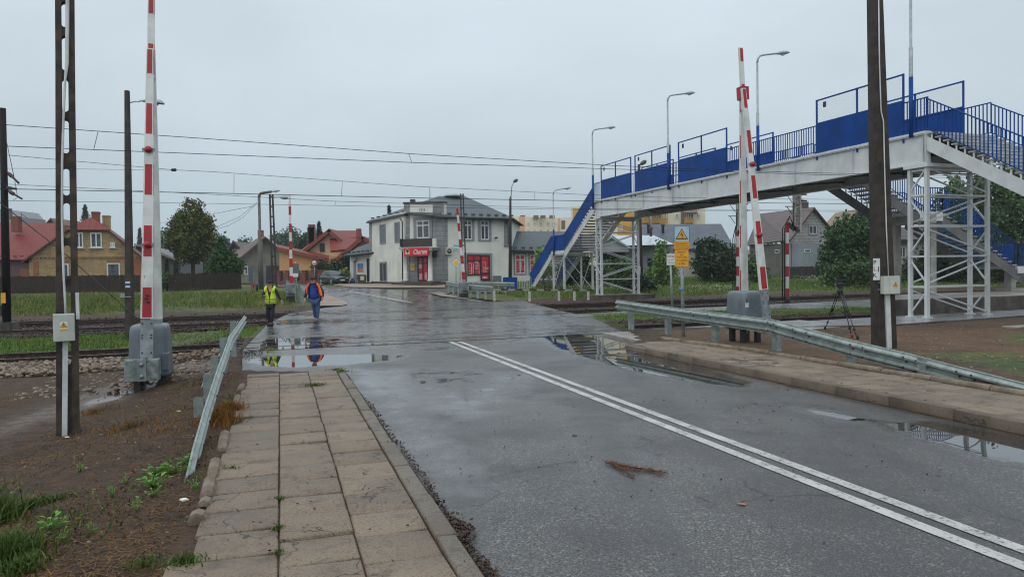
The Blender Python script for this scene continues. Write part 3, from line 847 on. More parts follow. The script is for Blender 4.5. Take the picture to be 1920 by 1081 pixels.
# ---------------------------------------------------------------- island platform, paved walk by the tracks
CONC = M('platform_concrete', '8d8780', '6b665f', scale=1.2, rough=0.42, bump=0.005, bscale=25, stain=('3d3832', 0.9, .6))
CONCW = M('platform_wet_slab', '8b8d90', '66676a', scale=1.6, rough=0.22, bump=0.002)
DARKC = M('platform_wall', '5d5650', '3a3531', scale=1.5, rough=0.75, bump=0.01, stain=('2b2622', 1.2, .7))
mb = MB()
fl_ = Gz(1671, 562, .56); pf = pq_of(fl_.x, fl_.y)
pl = [at_pq(pf[0], pf[1], .56), at_pq(48, pf[1] - .3, .56), at_pq(90, 24, .56), at_pq(90, 28.8, .56), Gz(1679, 552.3, .56), Gz(1675, 556, .56)]
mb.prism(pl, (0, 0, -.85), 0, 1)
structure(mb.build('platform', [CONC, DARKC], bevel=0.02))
mb = MB()
lo = [Gz(1672, 607.5, .1), Gz(1930, 589.5, .1), Gz(2300, 567, .1)]
ou = [Gz(1480, 612, .1)] + lo
inn = [p + TN * 1.6 for p in ou]
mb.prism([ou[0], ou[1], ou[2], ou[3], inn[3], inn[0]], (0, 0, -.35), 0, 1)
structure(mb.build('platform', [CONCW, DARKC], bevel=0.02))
# concrete footpath slabs behind the right guardrail, over the near track
mb = MB()
for i in range(6):
    a = Gz(1130 + i * 62, 626.5 - i * 4.2, .03); b = Gz(1130 + i * 62 + 60, 626.5 - i * 4.2 - 4, .03); c = Gz(1235 + i * 62 + 62, 650 - i * 6.6 - 6.0, .03); d = Gz(1235 + i * 62, 650 - i * 6.6, .03)
    dz = random.uniform(.03, .06)
    mb.prism([a + Vector((0, 0, dz)), b + Vector((0, 0, dz)), c + Vector((0, 0, dz)), d + Vector((0, 0, dz))], (0, 0, -.2))
structure(mb.build('footpath', M('footpath_slab', '8f8b85', '77726b', scale=2, rough=0.4, bump=0.004)))
vs, fs = [], []
walk_n = [(1085, 593), (1200, 588), (1300, 583.5), (1445, 577.5), (1620, 577), (1700, 574)]
walk_f = [(1050, 590), (1190, 582), (1300, 577), (1445, 570), (1620, 562), (1700, 558)]
mb = MB()
mb.prism([Gz(a, b, .05) for a, b in walk_n] + [Gz(a, b, .05) for a, b in reversed(walk_f)], (0, 0, -.25))
structure(mb.build('paved_walk', CONCW))
# pavement round the far kerb and in front of the shop
FARP = M('far_paving', '8d8072', '746859', scale=0.9, rough=0.6, bump=0.004)
draped('pavement', [(651, 573.5), (640, 575.5), (598, 576.2), (580, 565), (566, 552), (575, 544.5), (603, 551), (632, 561.5), (650, 569)], FARP, 0.10)
draped('pavement', [(655, 540), (720, 541.5), (835, 541), (835, 535.5), (760, 532), (690, 530.5), (640, 531.5), (610, 533)], FARP, 0.10)
draped('pavement', [(516, 526.5), (597, 537), (610, 533), (560, 525), (520, 522.5)], FARP, 0.10)
draped('kerb_island', [(806, 551.5), (822, 549.7), (845, 551.5), (828, 555), (880, 561.5), (868, 562.6), (826, 557)], FARP, 0.10)
# ================================================================ FOOTBRIDGE
class Wall:
    """a vertical plane through A along d: pixels read on it"""
    def __init__(s, A, B):
        s.A = Vector((A[0], A[1], 0)); d = Vector((B[0] - A[0], B[1] - A[1], 0)); s.L = d.length; s.d = d.normalized()
        s.n = Vector((s.d.y, -s.d.x, 0))
    def at(s, px, py):
        r = ray(px, py)
        det = -r.x * s.d.y + r.y * s.d.x
        k = (-s.A.x * s.d.y + s.A.y * s.d.x) / det
        P_ = r * k
        return ((P_.x - s.A.x) * s.d.x + (P_.y - s.A.y) * s.d.y, EYE + P_.z)
    def pt(s, t, z, off=0.0): return s.A + s.d * t + s.n * off + Vector((0, 0, z))
GREY = M('bridge_grey_paint', 'c6cacb', 'b6babb', scale=1.2, rough=0.42, stain=('7a6a5c', 2.2, .2))
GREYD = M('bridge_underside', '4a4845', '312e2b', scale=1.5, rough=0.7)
BLUE = M('blue_paint', '083f88', '073672', scale=1.0, rough=0.5, spec=.15, bump=.012, bscale=1.6, stain=('1a2f55', 1.5, .45))
GALV = M('galvanised_steel', '8f9a98', '747f7d', scale=7, rough=0.42, metal=0.25, bump=0.0015, bscale=60, stain=('5c625f', 2.0, .5))
STEPM = M('stair_tread', 'a6a9ab', '8b8d8f', scale=3, rough=0.4)
DARK = M('black_metal', '1b1a1a', '2a2523', rough=0.55)
N0 = W(1738, 245, 24.9); DECK = N0.z; N0.z = 0
BA = Vector((math.sin(R(-20.2)), math.cos(R(-20.2)), 0)); BB = Vector((BA.y, -BA.x, 0)); UP = Vector((0, 0, 1))
BL, BW = 24.75, 3.0
def B(s_, t, z): return N0 + BA * s_ + BB * t + UP * z
br = thing('footbridge', 'long blue and grey steel footbridge with stairs, spanning the railway tracks', 'footbridge', B(0, 0, .1))
mb = MB()
mb.obox(B(BL / 2, BW / 2, DECK - .04), BA * BL, BB * (BW + .16), UP * .08)
mb.build('deck', GREY, br)
for t in (0.06, BW - .06):
    mb = MB(); mb.obox(B(BL / 2, t, DECK - .57), BA * BL, BB * .05, UP * .98)
    mb.obox(B(BL / 2, t + .0, DECK - 1.07), BA * BL, BB * .26, UP * .04).obox(B(BL / 2, t, DECK - .10), BA * BL, BB * .22, UP * .035)
    for s_ in np.arange(.12, BL, 3.08): mb.obox(B(s_, t, DECK - .57), BA * .014, BB * .2, UP * .9)
    mb.build('girder', GREY, br)
mb = MB()
for s_ in np.arange(.4, BL, 1.03): mb.obox(B(s_, BW / 2, DECK - .2), BA * .12, BB * (BW - .2), UP * .22)
for t in (.75, 1.5, 2.25): mb.obox(B(BL / 2, t, DECK - .42), BA * BL, BB * .09, UP * .2)
for k, s_ in enumerate(np.arange(.4, BL - 3, 3.09)):
    mb.beam(B(s_, .15, DECK - .93), B(s_ + 3.09, BW - .15, DECK - .93), .07, .07); mb.beam(B(s_, BW - .15, DECK - .86), B(s_ + 3.09, .15, DECK - .86), .07, .07)
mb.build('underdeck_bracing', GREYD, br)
mb = MB(); mb.obox(B(.02, .05, DECK - .57), BA * .03, BB * .24, UP * .98)
for r_ in range(9):
    for c_ in (-.06, .06):
        for s_ in (.22,): mb.lathe([(.018, 0), (.018, .02)], B(.12 + c_, .03, DECK - .95 + r_ * .09), 6, axis=-BB)
mb.build('splice_plate', GREY, br)
# railings: bars between two rails
def rail_run(p0, p1, h=1.12, gap=.135, r=.015, foot=.08, posts=0):
    m_ = MB(); p0, p1 = Vector(p0), Vector(p1); L = (p1 - p0).length; n = max(1, int(Vector((p1 - p0).xy).length / gap)) if True else 1
    m_.tube([p0 + UP * h, p1 + UP * h], .024, 6); m_.tube([p0 + UP * foot, p1 + UP * foot], .018, 5)
    for i in range(n + 1):
        q_ = p0.lerp(p1, i / n)
        rr = .022 if posts and i % posts == 0 else r
        m_.beam(q_ + UP * (0.0 if rr > .02 else foot), q_ + UP * h, rr * 2, rr * 2)
    return m_
def panel(s0, s1, t, mesh, posts=3, zt=8.52, zp=7.58):
    f_ = MB(); side = -1 if t < 1 else 1; tt = t + .0
    for i in range(posts):
        s_ = s0 + (s1 - s0) * i / (posts - 1); f_.obox(B(s_, tt, (zt + DECK - .25) / 2), BA * .055, BB * .055, UP * (zt - DECK + .25))
    f_.beam(B(s0, tt, zt - .03), B(s1, tt, zt - .03), .05, .05)
    f_.beam(B(s0, tt, zp), B(s1, tt, zp), .04, .04)
    fr_ = f_.build('screen_frame', BLUE, br)
    LOC[fr_.name] = LOC[br.name]
    p_ = MB(); p_.obox(B((s0 + s1) / 2, tt + side * .035, (zp + DECK + .02) / 2), BA * (s1 - s0), BB * .006, UP * (zp - DECK - .02)); p_.build('solid_panel', BLUE, fr_)
    if mesh:
        w_ = MB(); h = zt - zp - .06; L = s1 - s0; st = .135
        for dsg in (1, -1):
            k = -h
            while k < L:
                a0, a1 = k, k + h; z0, z1 = 0, h
                if a0 < 0: z0 = -a0; a0 = 0
                if a1 > L: z1 = h - (a1 - L); a1 = L
                if a1 > a0:
                    if dsg == 1: q0, q1 = B(s0 + a0, tt, zp + .03 + z0), B(s0 + a1, tt, zp + .03 + z1)
                    else: q0, q1 = B(s1 - a0, tt, zp + .03 + z0), B(s1 - a1, tt, zp + .03 + z1)
                    w_.tube([q0, q1], .0032, 3, cap=False)
                k += st
        w_.build('wire_mesh', GALV, fr_)
    pl_ = MB(); pl_.obox(B(s1 - .45, tt - .03, 8.25), BA * .16, BB * .012, UP * .22)
    pl_.build('warning_plate', DARK, fr_)
for (a_, b_, ms, n) in ((.95, 5.05, True, 3), (10.87, 14.95, False, 3), (15.77, 19.5, False, 3), (20.0, 23.8, False, 3)): panel(a_, b_, .02, ms, n)
for (a_, b_, ms, n) in ((1.03, 5.1, True, 3), (11.2, 14.9, False, 3), (15.9, 19.5, False, 3), (20.1, 23.8, False, 3)): panel(a_, b_, BW - .02, ms, n)
for (a_, b_) in ((-.02, .93), (5.1, 10.83), (15.0, 15.72), (19.55, 19.95), (23.85, BL)):
    rail_run(B(a_, .02, DECK), B(b_, .02, DECK)).build('railing', BLUE, br)
for (a_, b_) in ((-.02, 1.0), (5.15, 6.3), (8.5, 11.1), (15.0, 15.85), (19.55, 20.05), (23.85, BL)):
    rail_run(B(a_, BW - .02, DECK), B(b_, BW - .02, DECK)).build('railing', BLUE, br)
for s_, t in ((8.1, BW - .06), (9.6, BW - .06)):
    mb = MB(); mb.obox(B(s_, t, DECK + .38), BA * .55, BB * .008, UP * .6); mb.build('solid_panel', BLUE, br)
# a straight flight of open steps
def flight(o, run, side, n, p0, z0, z1, length, width, name='stair_flight', solid=None, far_rail=True, near_rail=True, stringers=(0, 1), smat=GREY):
    """p0: top outer corner; run = going direction; side = across"""
    fl_ = MB(); run = Vector(run); side = Vector(side)
    dz = (z0 - z1) / n; dr = length / n
    for i in range(n):
        c = p0 + run * (dr * (i + .5)) + side * (width / 2) + UP * (z0 - dz * (i + .55))
        fl_.obox(c, run * (dr * .98), side * (width + .02), UP * .045)
        fl_.obox(c + run * dr * .47 - UP * .03, run * .02, side * (width - .12), UP * .07)
    f_ = fl_.build(name, STEPM, o); LOC[f_.name] = LOC[o.name]
    for k in stringers:
        t = .03 if k == 0 else width - .03
        m_ = MB(); a_ = p0 + side * t + UP * (z0 - .36); b_ = p0 + run * length + side * t + UP * (z1 - .36)
        m_.prism([a_ + UP * .17, b_ + UP * .17, b_ - UP * .3, a_ - UP * .3], side * (.04 if k else -.04))
        for i in range(n):
            q_ = p0 + run * (dr * (i + .55)) + side * t + UP * (z0 - dz * (i + .55) - .15); m_.obox(q_, run * .05, side * .03, UP * .22)
        m_.build('stringer', smat, f_)
    for k, on in ((0, near_rail), (1, far_rail)):
        if not on: continue
        t = -.02 if k == 0 else width + .02
        a_ = p0 + side * t + UP * (z0); b_ = p0 + run * length + side * t + UP * (z1)
        if solid == k:
            m_ = MB(); m_.prism([a_ + UP * 1.0, b_ + UP * 1.0, b_ - UP * .04, a_ - UP * .04], side * -.02)
            m_.tube([a_ + UP * 1.02, b_ + UP * 1.02], .025, 6); m_.build('solid_parapet', BLUE, f_)
        else: rail_run(a_, b_, 1.08).build('railing', BLUE, f_)
    return f_
n_ = 34
flight(br, -BA, BB, n_, B(0, 0, 0), DECK, DECK - n_ * .171, n_ * .30, BW)
flight(br, BA, BB, 17, B(BL, 0, 0), DECK, 3.42, 4.85, 2.4, solid=0)
mb = MB(); mb.obox(B(30.75, 1.2, 3.36), BA * 2.3, BB * 2.4, UP * .12); mb.obox(B(30.75, .0, 3.2), BA * 2.3, BB * .05, UP * .34)
ld = mb.build('stair_landing', GREY, br); LOC[ld.name] = LOC[br.name]
mb = MB(); mb.prism([B(29.6, -.02, 4.42), B(31.95, -.02, 4.42), B(31.95, -.02, 3.36), B(29.6, -.02, 3.36)], BB * -.02); mb.tube([B(29.6, -.03, 4.44), B(31.95, -.03, 4.44)], .025, 6)
mb.build('solid_parapet', BLUE, ld); rail_run(B(29.6, 2.42, 3.4), B(31.95, 2.42, 3.4)).build('railing', BLUE, ld)
flight(br, BA, BB, 15, B(31.9, 0, 0), 3.42, .72, 4.3, 2.4, solid=0)
# trestle towers
def tower(s0, s1, t0, t1, zb, zt, levels, leg=.135):
    m_ = MB()
    P_ = [(s0, t0), (s0, t1), (s1, t1), (s1, t0)]
    f_ = None
    m_.obox(B((s0 + s1) / 2, (t0 + t1) / 2, zt - .06), BA * (s1 - s0 + .3), BB * (t1 - t0 + .3), UP * .12)
    f_ = m_.build('support_tower', GREY, br); LOC[f_.name] = LOC[br.name]
    for (s_, t) in P_:
        l_ = MB(); l_.obox(B(s_, t, (zb + zt) / 2), BA * leg * .8, BB * leg, UP * (zt - zb)); l_.obox(B(s_, t, zb + .015), BA * leg * 1.8, BB * leg * 1.8, UP * .03); l_.build('leg', GREY, f_)
    m_ = MB(); hs = [zb + (zt - zb) * i / levels for i in range(levels + 1)]
    for i, z in enumerate(hs[1:-1] + [hs[-1] - .2]):
        for k in range(4):
            a_, b_ = P_[k], P_[(k + 1) % 4]; m_.beam(B(*a_, z), B(*b_, z), .06, .055)
    for i in range(levels):
        for k in range(4):
            a_, b_ = P_[k], P_[(k + 1) % 4]; z0, z1 = hs[i] + .12, hs[i + 1] - .12
            if (i % 2) ^ (k in (2, 3)): z0, z1 = z1, z0
            m_.beam(B(*b_, z0), B(*a_, z1), .05, .045)
    m_.build('cross_bracing', GREY, f_)
tower(.06, .72, .06, BW - .1, .1, DECK - 1.08, 5)
tower(24.0, 24.62, .06, 2.75, .30, DECK - 1.08, 5)
tower(29.8, 31.7, .06, 2.3, .42, 3.2, 1, .13)
mb = MB(); mb.obox(B(24.3, 1.4, .12), BA * 2.2, BB * 4.2, UP * .36); mb.build('foundation', DARKC, br)
mb = MB(); mb.obox(B(34.9, 1.2, .45), BA * 2.4, BB * 3, UP * .3); mb.build('foundation', DARKC, br)
# side stairs down to the island platform
s0, s1 = 6.4, 8.4
GREYS = M('shaded_stair_paint', '6a6a69', '565554', scale=1.5, rough=.6)  # darker copy of the bridge grey, shade on the stringers painted in
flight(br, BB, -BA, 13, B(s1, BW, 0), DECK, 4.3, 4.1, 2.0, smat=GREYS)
mb = MB(); mb.obox(B(7.4, 7.75, 4.24), BA * 2.0, BB * 1.4, UP * .12).obox(B(s0 + .0, 7.75, 4.05), BA * .05, BB * 1.4, UP * .34).obox(B(s1, 7.75, 4.05), BA * .05, BB * 1.4, UP * .34)
ld = mb.build('stair_landing', GREY, br); LOC[ld.name] = LOC[br.name]
for s_ in (s0 - .02, s1 + .02): rail_run(B(s_, 7.1, 4.3), B(s_, 8.4, 4.3), 1.08).build('railing', BLUE, ld)
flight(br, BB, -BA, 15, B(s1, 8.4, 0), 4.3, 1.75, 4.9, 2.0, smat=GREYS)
mb = MB(); mb.obox(B(7.4, 14.6, 1.69), BA * 2.0, BB * 2.6, UP * .12).obox(B(s0, 14.6, 1.55), BA * .05, BB * 2.6, UP * .26)
ld = mb.build('stair_landing', GREY, br); LOC[ld.name] = LOC[br.name]
for s_ in (s0 - .02, s1 + .02): rail_run(B(s_, 13.3, 1.75), B(s_, 15.9, 1.75), 1.08).build('railing', BLUE, ld)
flight(br, BB, -BA, 7, B(s1, 15.9, 0), 1.75, .56, 2.2, 2.0)
def portal(s_a, s_b, t, zb, zt, par):
    m_ = MB(); w_ = .34
    for s_ in (s_a, s_b): m_.obox(B(s_, t, (zb + zt) / 2), BA * w_, BB * w_, UP * (zt - zb))
    m_.obox(B((s_a + s_b) / 2, t, zt - .2), BA * (abs(s_b - s_a) - w_), BB * (w_ - .01), UP * .4)
    for s_, d in ((s_a, 1), (s_b, -1)):
        q_ = B(s_ + d * (w_ / 2), t - w_ / 2 + .005, zt - .4); m_.prism([q_, q_ + BA * d * .32, q_ - UP * .32], BB * (w_ - .012))
    m_.build('portal_pier', M('pier_concrete', '9a9994', '82817c', scale=1.5, rough=0.7), par)
portal(8.35, 6.45, 7.75, .56, 4.18, br)
m_ = MB(); 
PIER = _MC['pier_concrete']
for t in (13.5, 15.1): m_.obox(B(6.9, t, 1.0), BA * .34, BB * .34, UP * .95)
m_.obox(B(6.9, 14.3, 1.38), BA * .33, BB * 1.26, UP * .3)
for t, d in ((13.67, 1), (14.93, -1)): m_.prism([B(6.735, t, 1.23), B(6.735, t + d * .3, 1.23), B(6.735, t, .93)], BA * .33)
m_.obox(B(6.9, 13.5, .62), BA * .8, BB * .9, UP * .16).obox(B(6.9, 15.1, .62), BA * .8, BB * .9, UP * .16)
m_.build('portal_pier', PIER, br)
# ---------------------------------------------------------------- lamps
LAMPG = M('lamp_grey', '9aa3a6', '868f92', rough=0.4, metal=0.3)
LENS = M('lamp_lens', 'b9c2c4', rough=0.15)
def arm_lamp(name, lab, base, ztop, arm, r0, r1, colr, group, blue_to=None, heads=True, arm_rise=.12, hs=1.0):
    """tapered post with a swept arm and a flat cobra head"""
    t = thing(name, lab, 'street lamp', base, group); base = Vector(base); arm = Vector(arm); d = arm.normalized()
    H_ = ztop - base.z
    m_ = MB()
    knee = base + UP * (H_ - .35)
    pts = [base, base + UP * (H_ * .5), base + UP * (H_ * .5 + .02), knee]; rr = [r0, r0, r1, r1]
    m_.tube(pts, rr, 10)
    m_.build('post', colr, t)
    if blue_to:
        m_ = MB(); m_.tube([base, base + UP * (blue_to - base.z)], r0 + .006, 10); m_.build('painted_foot', BLUE, t)
    m_ = MB(); e_ = base + UP * H_
    m_.tube([knee, knee + UP * .18 + d * .03, e_ - UP * .03 + d * .14, e_ + d * .32 + UP * .02, e_ + arm + UP * arm_rise], [r1, r1, r1 * .95, r1 * .9, r1 * .85], 8)
    m_.build('arm', colr, t)
    h_ = MB(); c = e_ + arm + UP * (arm_rise + .02) + d * .28 * hs; sd = d.cross(UP)
    tilt = UP * .06
    sec = [(-.36, .05, .03), (-.22, .09, .07), (0, .15, .11), (.22, .15, .10), (.36, .07, .04)]
    vs = []; fs = []; n = 10
    for (x, w_, hh) in sec:
        for k in range(n):
            an = 2 * math.pi * k / n; zz = math.sin(an) * hh * (1.0 if math.sin(an) > 0 else .45)
            vs.append(c + (d * x + sd * math.cos(an) * w_) * hs + UP * (zz * hs + x * .12))
    for i in range(len(sec) - 1):
        for k in range(n): fs.append((i * n + k, i * n + (k + 1) % n, (i + 1) * n + (k + 1) % n, (i + 1) * n + k))
    fs += [tuple(range(n)), tuple(reversed(range((len(sec) - 1) * n, len(sec) * n)))]
    h_.add(vs, fs, 0, True); hd = h_.build('lamp_head', LAMPG, t); LOC[hd.name] = LOC[t.name]
    l_ = MB(); l_.lathe([(.10 * hs, -.055 * hs), (.07 * hs, -.085 * hs), (.01, -.095 * hs)], c + d * .06, 12); l_.build('lens', LENS, hd)
    return t
gl = 'slim lamps along the footbridge'
wl = Wall(N0, N0 + BA)
for i, (px, pyt, pyb, pyblue, lab) in enumerate(((1712.5, -78, 258, 145, 'tallest footbridge lamp at the near end, its head out of the picture'), (1425, 103, 320, 236, 'footbridge lamp behind the leaning red and white barrier boom'),
        (1256.5, 178, 356, 287, 'footbridge lamp in the middle of the bridge, second screen from far end'), (1115, 242, 392, 328, 'footbridge lamp at the top of the far stairs'))):
    s_, zb = wl.at(px, pyb); _, zt = wl.at(px, pyt); _, zbl = wl.at(px, pyblue)
    arm_lamp('street_lamp', lab, B(s_, -.1, zb), zt, BB * .95 + BA * -.1, .065, .045, LAMPG, gl, blue_to=zbl)
s_, zb = wl.at(1041.5, 478); _, zt = wl.at(1041.5, 356); _, zbl = wl.at(1041.5, 430)
arm_lamp('street_lamp', 'footbridge lamp on the lower landing of the far stairs', B(s_, -.12, zb), zt, BB * .8, .06, .04, LAMPG, gl, blue_to=zbl)
p_ = B(7.0, 15.4, 1.75)
m_t = arm_lamp('street_lamp', 'short lamp post on the platform stair landing at right edge', B(6.3, 15.45, 1.6), 4.6, BB * .7, .05, .04, LAMPG, gl, blue_to=2.9)
# ================================================================ LEVEL CROSSING BARRIERS
WHITE = M('barrier_white', 'cfd2cf', 'b9bdba', scale=3, rough=0.35, stain=('8f8d86', 2.2, .4))
RED = M('barrier_red', 'a3161f', '8c131b', scale=3, rough=0.35)
HOUS = M('barrier_housing', '656f76', '565f66', scale=2.2, rough=0.36, bump=0.001, stain=('555d62', 2.5, .35))
PLATE = M('barrier_plate', '8d9599', '6d7579', scale=4, rough=0.4, metal=0.3)
WEIGHT = M('counterweight', '8a9492', '5f6a68', scale=9, rough=0.5, metal=0.3, stain=('4b4f4a', 5, .7))
RV = Vector((math.sin(TH), math.cos(TH), 0)); RU = Vector((RV.y, -RV.x, 0))
def hull(c, rx0, ry0, rx1, ry1, h, ex, ey, n=7, rnd=.35):
    """rounded tapered casing"""
    vs, fs = [], []; N_ = 28
    prof = [(0, 1.0), (.06, 1.0), (.75, 1.0), (.90, .985), (.96, .95), (.99, .88), (1.0, .7)]
    for (t, k) in prof:
        rx = (rx0 + (rx1 - rx0) * t) * k; ry = (ry0 + (ry1 - ry0) * t) * k
        for i in range(N_):
            a_ = 2 * math.pi * i / N_; ca, sa = math.cos(a_), math.sin(a_)
            ca = math.copysign(abs(ca) ** rnd, ca); sa = math.copysign(abs(sa) ** rnd, sa)
            vs.append(Vector(c) + ex * (ca * rx) + ey * (sa * ry) + UP * (h * t))
    for j in range(len(prof) - 1):
        for i in range(N_): fs.append((j * N_ + i, j * N_ + (i + 1) % N_, (j + 1) * N_ + (i + 1) % N_, (j + 1) * N_ + i))
    fs.append(tuple(reversed(range(N_)))); fs.append(tuple((len(prof) - 1) * N_ + i for i in range(N_)))
    return MB().add(vs, fs, 0, True)
def bar(Pb, Pt, w0, w1, th, face, stripes, phase, period=1.07):
    """flat tapered boom plank, red reflective plates on its outer face"""
    ax = (Pt - Pb); L = ax.length; ax.normalize(); e_ = face.cross(ax).normalized(); nf = ax.cross(e_).normalized()
    if nf.dot(face) < 0: nf = -nf
    white, red = MB(), MB()
    def ring(x): w_ = w0 + (w1 - w0) * x / L; c = Pb + ax * x; return [c - e_ * w_ / 2 - nf * th / 2, c + e_ * w_ / 2 - nf * th / 2, c + e_ * w_ / 2 + nf * th / 2, c - e_ * w_ / 2 + nf * th / 2]
    r0, r1 = ring(0), ring(L)
    white.add(r0 + r1, [(3, 2, 1, 0), (4, 5, 6, 7), (0, 1, 5, 4), (1, 2, 6, 5), (2, 3, 7, 6), (3, 0, 4, 7)])
    if stripes:
        x = phase
        while x < L - .1:
            a_, b_ = max(x, 0.02), min(x + period / 2 + period / 2 * 0, L - .02)
            if b_ > a_:
                for (f0, f1, off) in (((-.36, .36, th / 2 + .004),)):
                    wa = w0 + (w1 - w0) * a_ / L; wb = w0 + (w1 - w0) * b_ / L
                    A_, B_ = Pb + ax * a_ + nf * off, Pb + ax * b_ + nf * off
                    red.prism([A_ + e_ * wa * f0, A_ + e_ * wa * f1, B_ + e_ * wb * f1, B_ + e_ * wb * f0], -nf * .006)
                wa = w0 + (w1 - w0) * a_ / L; wb = w0 + (w1 - w0) * b_ / L
                A_, B_ = Pb + ax * a_, Pb + ax * b_
                for sg in (-1,):
                    red.prism([A_ + e_ * sg * (wa / 2 + .003) - nf * th * .42, A_ + e_ * sg * (wa / 2 + .003) + nf * th * .1, B_ + e_ * sg * (wb / 2 + .003) + nf * th * .1, B_ + e_ * sg * (wb / 2 + .003) - nf * th * .42], -e_ * sg * .006)
            x += period
    return white, red
def barrier(lab, base, side_x, Pf, Pr, J, T, housing, wbox, phase_f, phase_t, lamps=True, extra=None):
    t = thing('level_crossing_barrier', lab, 'barrier', base, 'level crossing barriers with raised booms')
    base = Vector(base); hw, hd, z0, z1, hoff = housing
    c = base + hoff
    m_ = hull(Vector((c.x, c.y, base.z + z0)), hw / 2 * 1.04, hd / 2 * 1.04, hw / 2 * .93, hd / 2 * .93, z1 - z0, RU, RV)
    hs_ = m_.build('housing', HOUS, t); LOC[hs_.name] = LOC[t.name]
    m_ = MB()
    for du in (-.2, .2):
        for dv in (-.22, .22): m_.obox(Vector((c.x, c.y, base.z + z0 / 2 - .06)) + RU * du + RV * dv, RU * .11, RV * .11, UP * (z0 + .14))
    m_.obox(Vector((c.x, c.y, base.z + z0 - .03)), RU * (hw * .9), RV * (hd * .85), UP * .08)
    m_.build('stand', DARK, t)
    for (Pb, Pt, out, ph) in ((Pf, J[0], -RV, phase_f), (Pr, J[1], RV, phase_f)):
        wh, rd = bar(Pb, Pt, .205, .105, .07, out, True, ph)
        o_ = join_mb((0, wh), (1, rd)).build('boom_arm', [WHITE, RED], t)
        ax = (Pt - Pb).normalized()
        m_ = MB(); m_.beam(Pb - ax * .02, Pb - ax * .66, .20, .05, up=RV)
        for a_ in (.08, .28, .33, .58):
            for b_ in (-.07, .07): m_.lathe([(.014, -.04), (.014, .04)], Pb - ax * a_ + RU * b_, 6, mi=1, axis=RV)
        m_.build('arm_plate', [PLATE, DARK], t)
        m_ = MB(); q_ = Pb - ax * .66
        for b_ in (-.06, .06): m_.beam(q_ + RU * b_, q_ + RU * b_ - ax * .35, .075, .04, up=RV)
        m_.build('lever', GALV, t)
    jm = (J[0] + J[1]) / 2; axj = (T - jm).normalized()
    wh, rd = bar(jm - axj * .5, T, .115, .10, .06, -RV, True, phase_t)
    o_ = join_mb((0, wh), (1, rd)).build('boom_tip', [WHITE, RED], t)
    if extra: m_ = MB(); m_.obox(jm + axj * -.12, RU * .19, axj * .3, RV * .22); m_.build('boom_joint', RED, t)
    if wbox:
        cb, sx, sz, sd = wbox
        m_ = MB(); m_.obox(cb, RU * sx, RV * sd, UP * sz)
        cw = m_.build('counterweight', WEIGHT, t, bevel=.015); LOC[cw.name] = LOC[t.name]
        m_ = MB(); m_.obox(cb - RV * (sd / 2 + .006) - RU * .0, RU * (sx * .27), RV * .012, UP * (sz * .99))
        for dz in (-.27, .27): m_.lathe([(.035, 0), (.035, .03)], cb - RV * (sd / 2 + .035) + UP * dz * sz, 10, axis=RV)
        m_.build('clamp_strap', PLATE, cw)
    if lamps:
        for (a_, Pb, Pt) in ((.62, Pf, J[0]), (.27, Pf, J[0])):
            q_ = Pb.lerp(Pt, a_) - RV * .06; m_ = MB(); m_.lathe([(.06, -.01), (.06, .03), (.04, .06)], q_, 12, axis=-RV); lp = m_.build('reflector', RED, t); LOC[lp.name] = LOC[t.name]
            m_ = MB(); m_.obox(q_ + RV * .005, RU * .2, RV * .02, UP * .05); m_.build('bracket', PLATE, lp)
    return t
b0 = Gz(279, 734, -.14); D0 = b0.y - .35
Pf = W(276, 597, D0); 
Pr = Pf + RV * 1.0; Pr.z -= .06
top = W(281.6, 92, D0 + .38); topr = W(284.8, 92, D0 + .5)
tip = W(284.2, -75, D0 + .5)
tl = barrier('tall level crossing barrier in left foreground, raised boom leaving the top of the picture', b0, 1, Pf, Pr, (top, topr), tip, (.66, .78, .27, 1.18, RV * .35 + RU * .0),
    (W(267.5, 693, D0 - .08), .54, .37, .2), 0.0, 0.05)
LOC[tl.name] = Vector(b0)
m_ = MB(); q_ = W(312, 676, D0 + .5); m_.obox(q_, RU * .1, RV * .3, UP * .3); o_ = m_.build('terminal_box', HOUS, tl, bevel=.01)
m_ = MB(); q_ = W(276, 560, D0 - .065); 
for dz in (0, -.06, .05): m_.obox(q_ + UP * dz + RU * random.uniform(-.02, .02), RU * .05, RV * .004, UP * .04)
m_.build('sticker_remains', DARK, tl)
m_ = text_mesh('7', W(271, 519.5, D0 - .055), RU, UP, .05, .004); m_.build('lettering', DARK, tl)
b1 = Gz(1416, 646, .06); D1 = b1.y - .3
Pf = W(1432, 543, D1); Pr = W(1395, 547, D1 + .75)
top = W(1393.5, 166, D1 + .3); topr = W(1391, 166, D1 + .5); tip = W(1388.5, 90, D1 + .4)
tr = barrier('level crossing barrier behind the right guardrail, two boom arms meeting near the red top', b1, 1, Pf, Pr, (top, topr), tip, (.62, .8, .42, 1.27, RV * .38 - RU * .02),
    (W(1441, 612, D1 - .1), .52, .28, .2), 0.0, .06, True, True)
m_ = text_mesh('1', W(1400, 564.5, D1 + .0), RU, UP, .13, .006, bold=.01); m_.build('lettering', DARK, tr)
m_ = MB(); m_.obox(W(1400.5, 571.5, D1 + .0), RU * .085, RV * .006, UP * .11); m_.build('white_label', WHITE, tr)
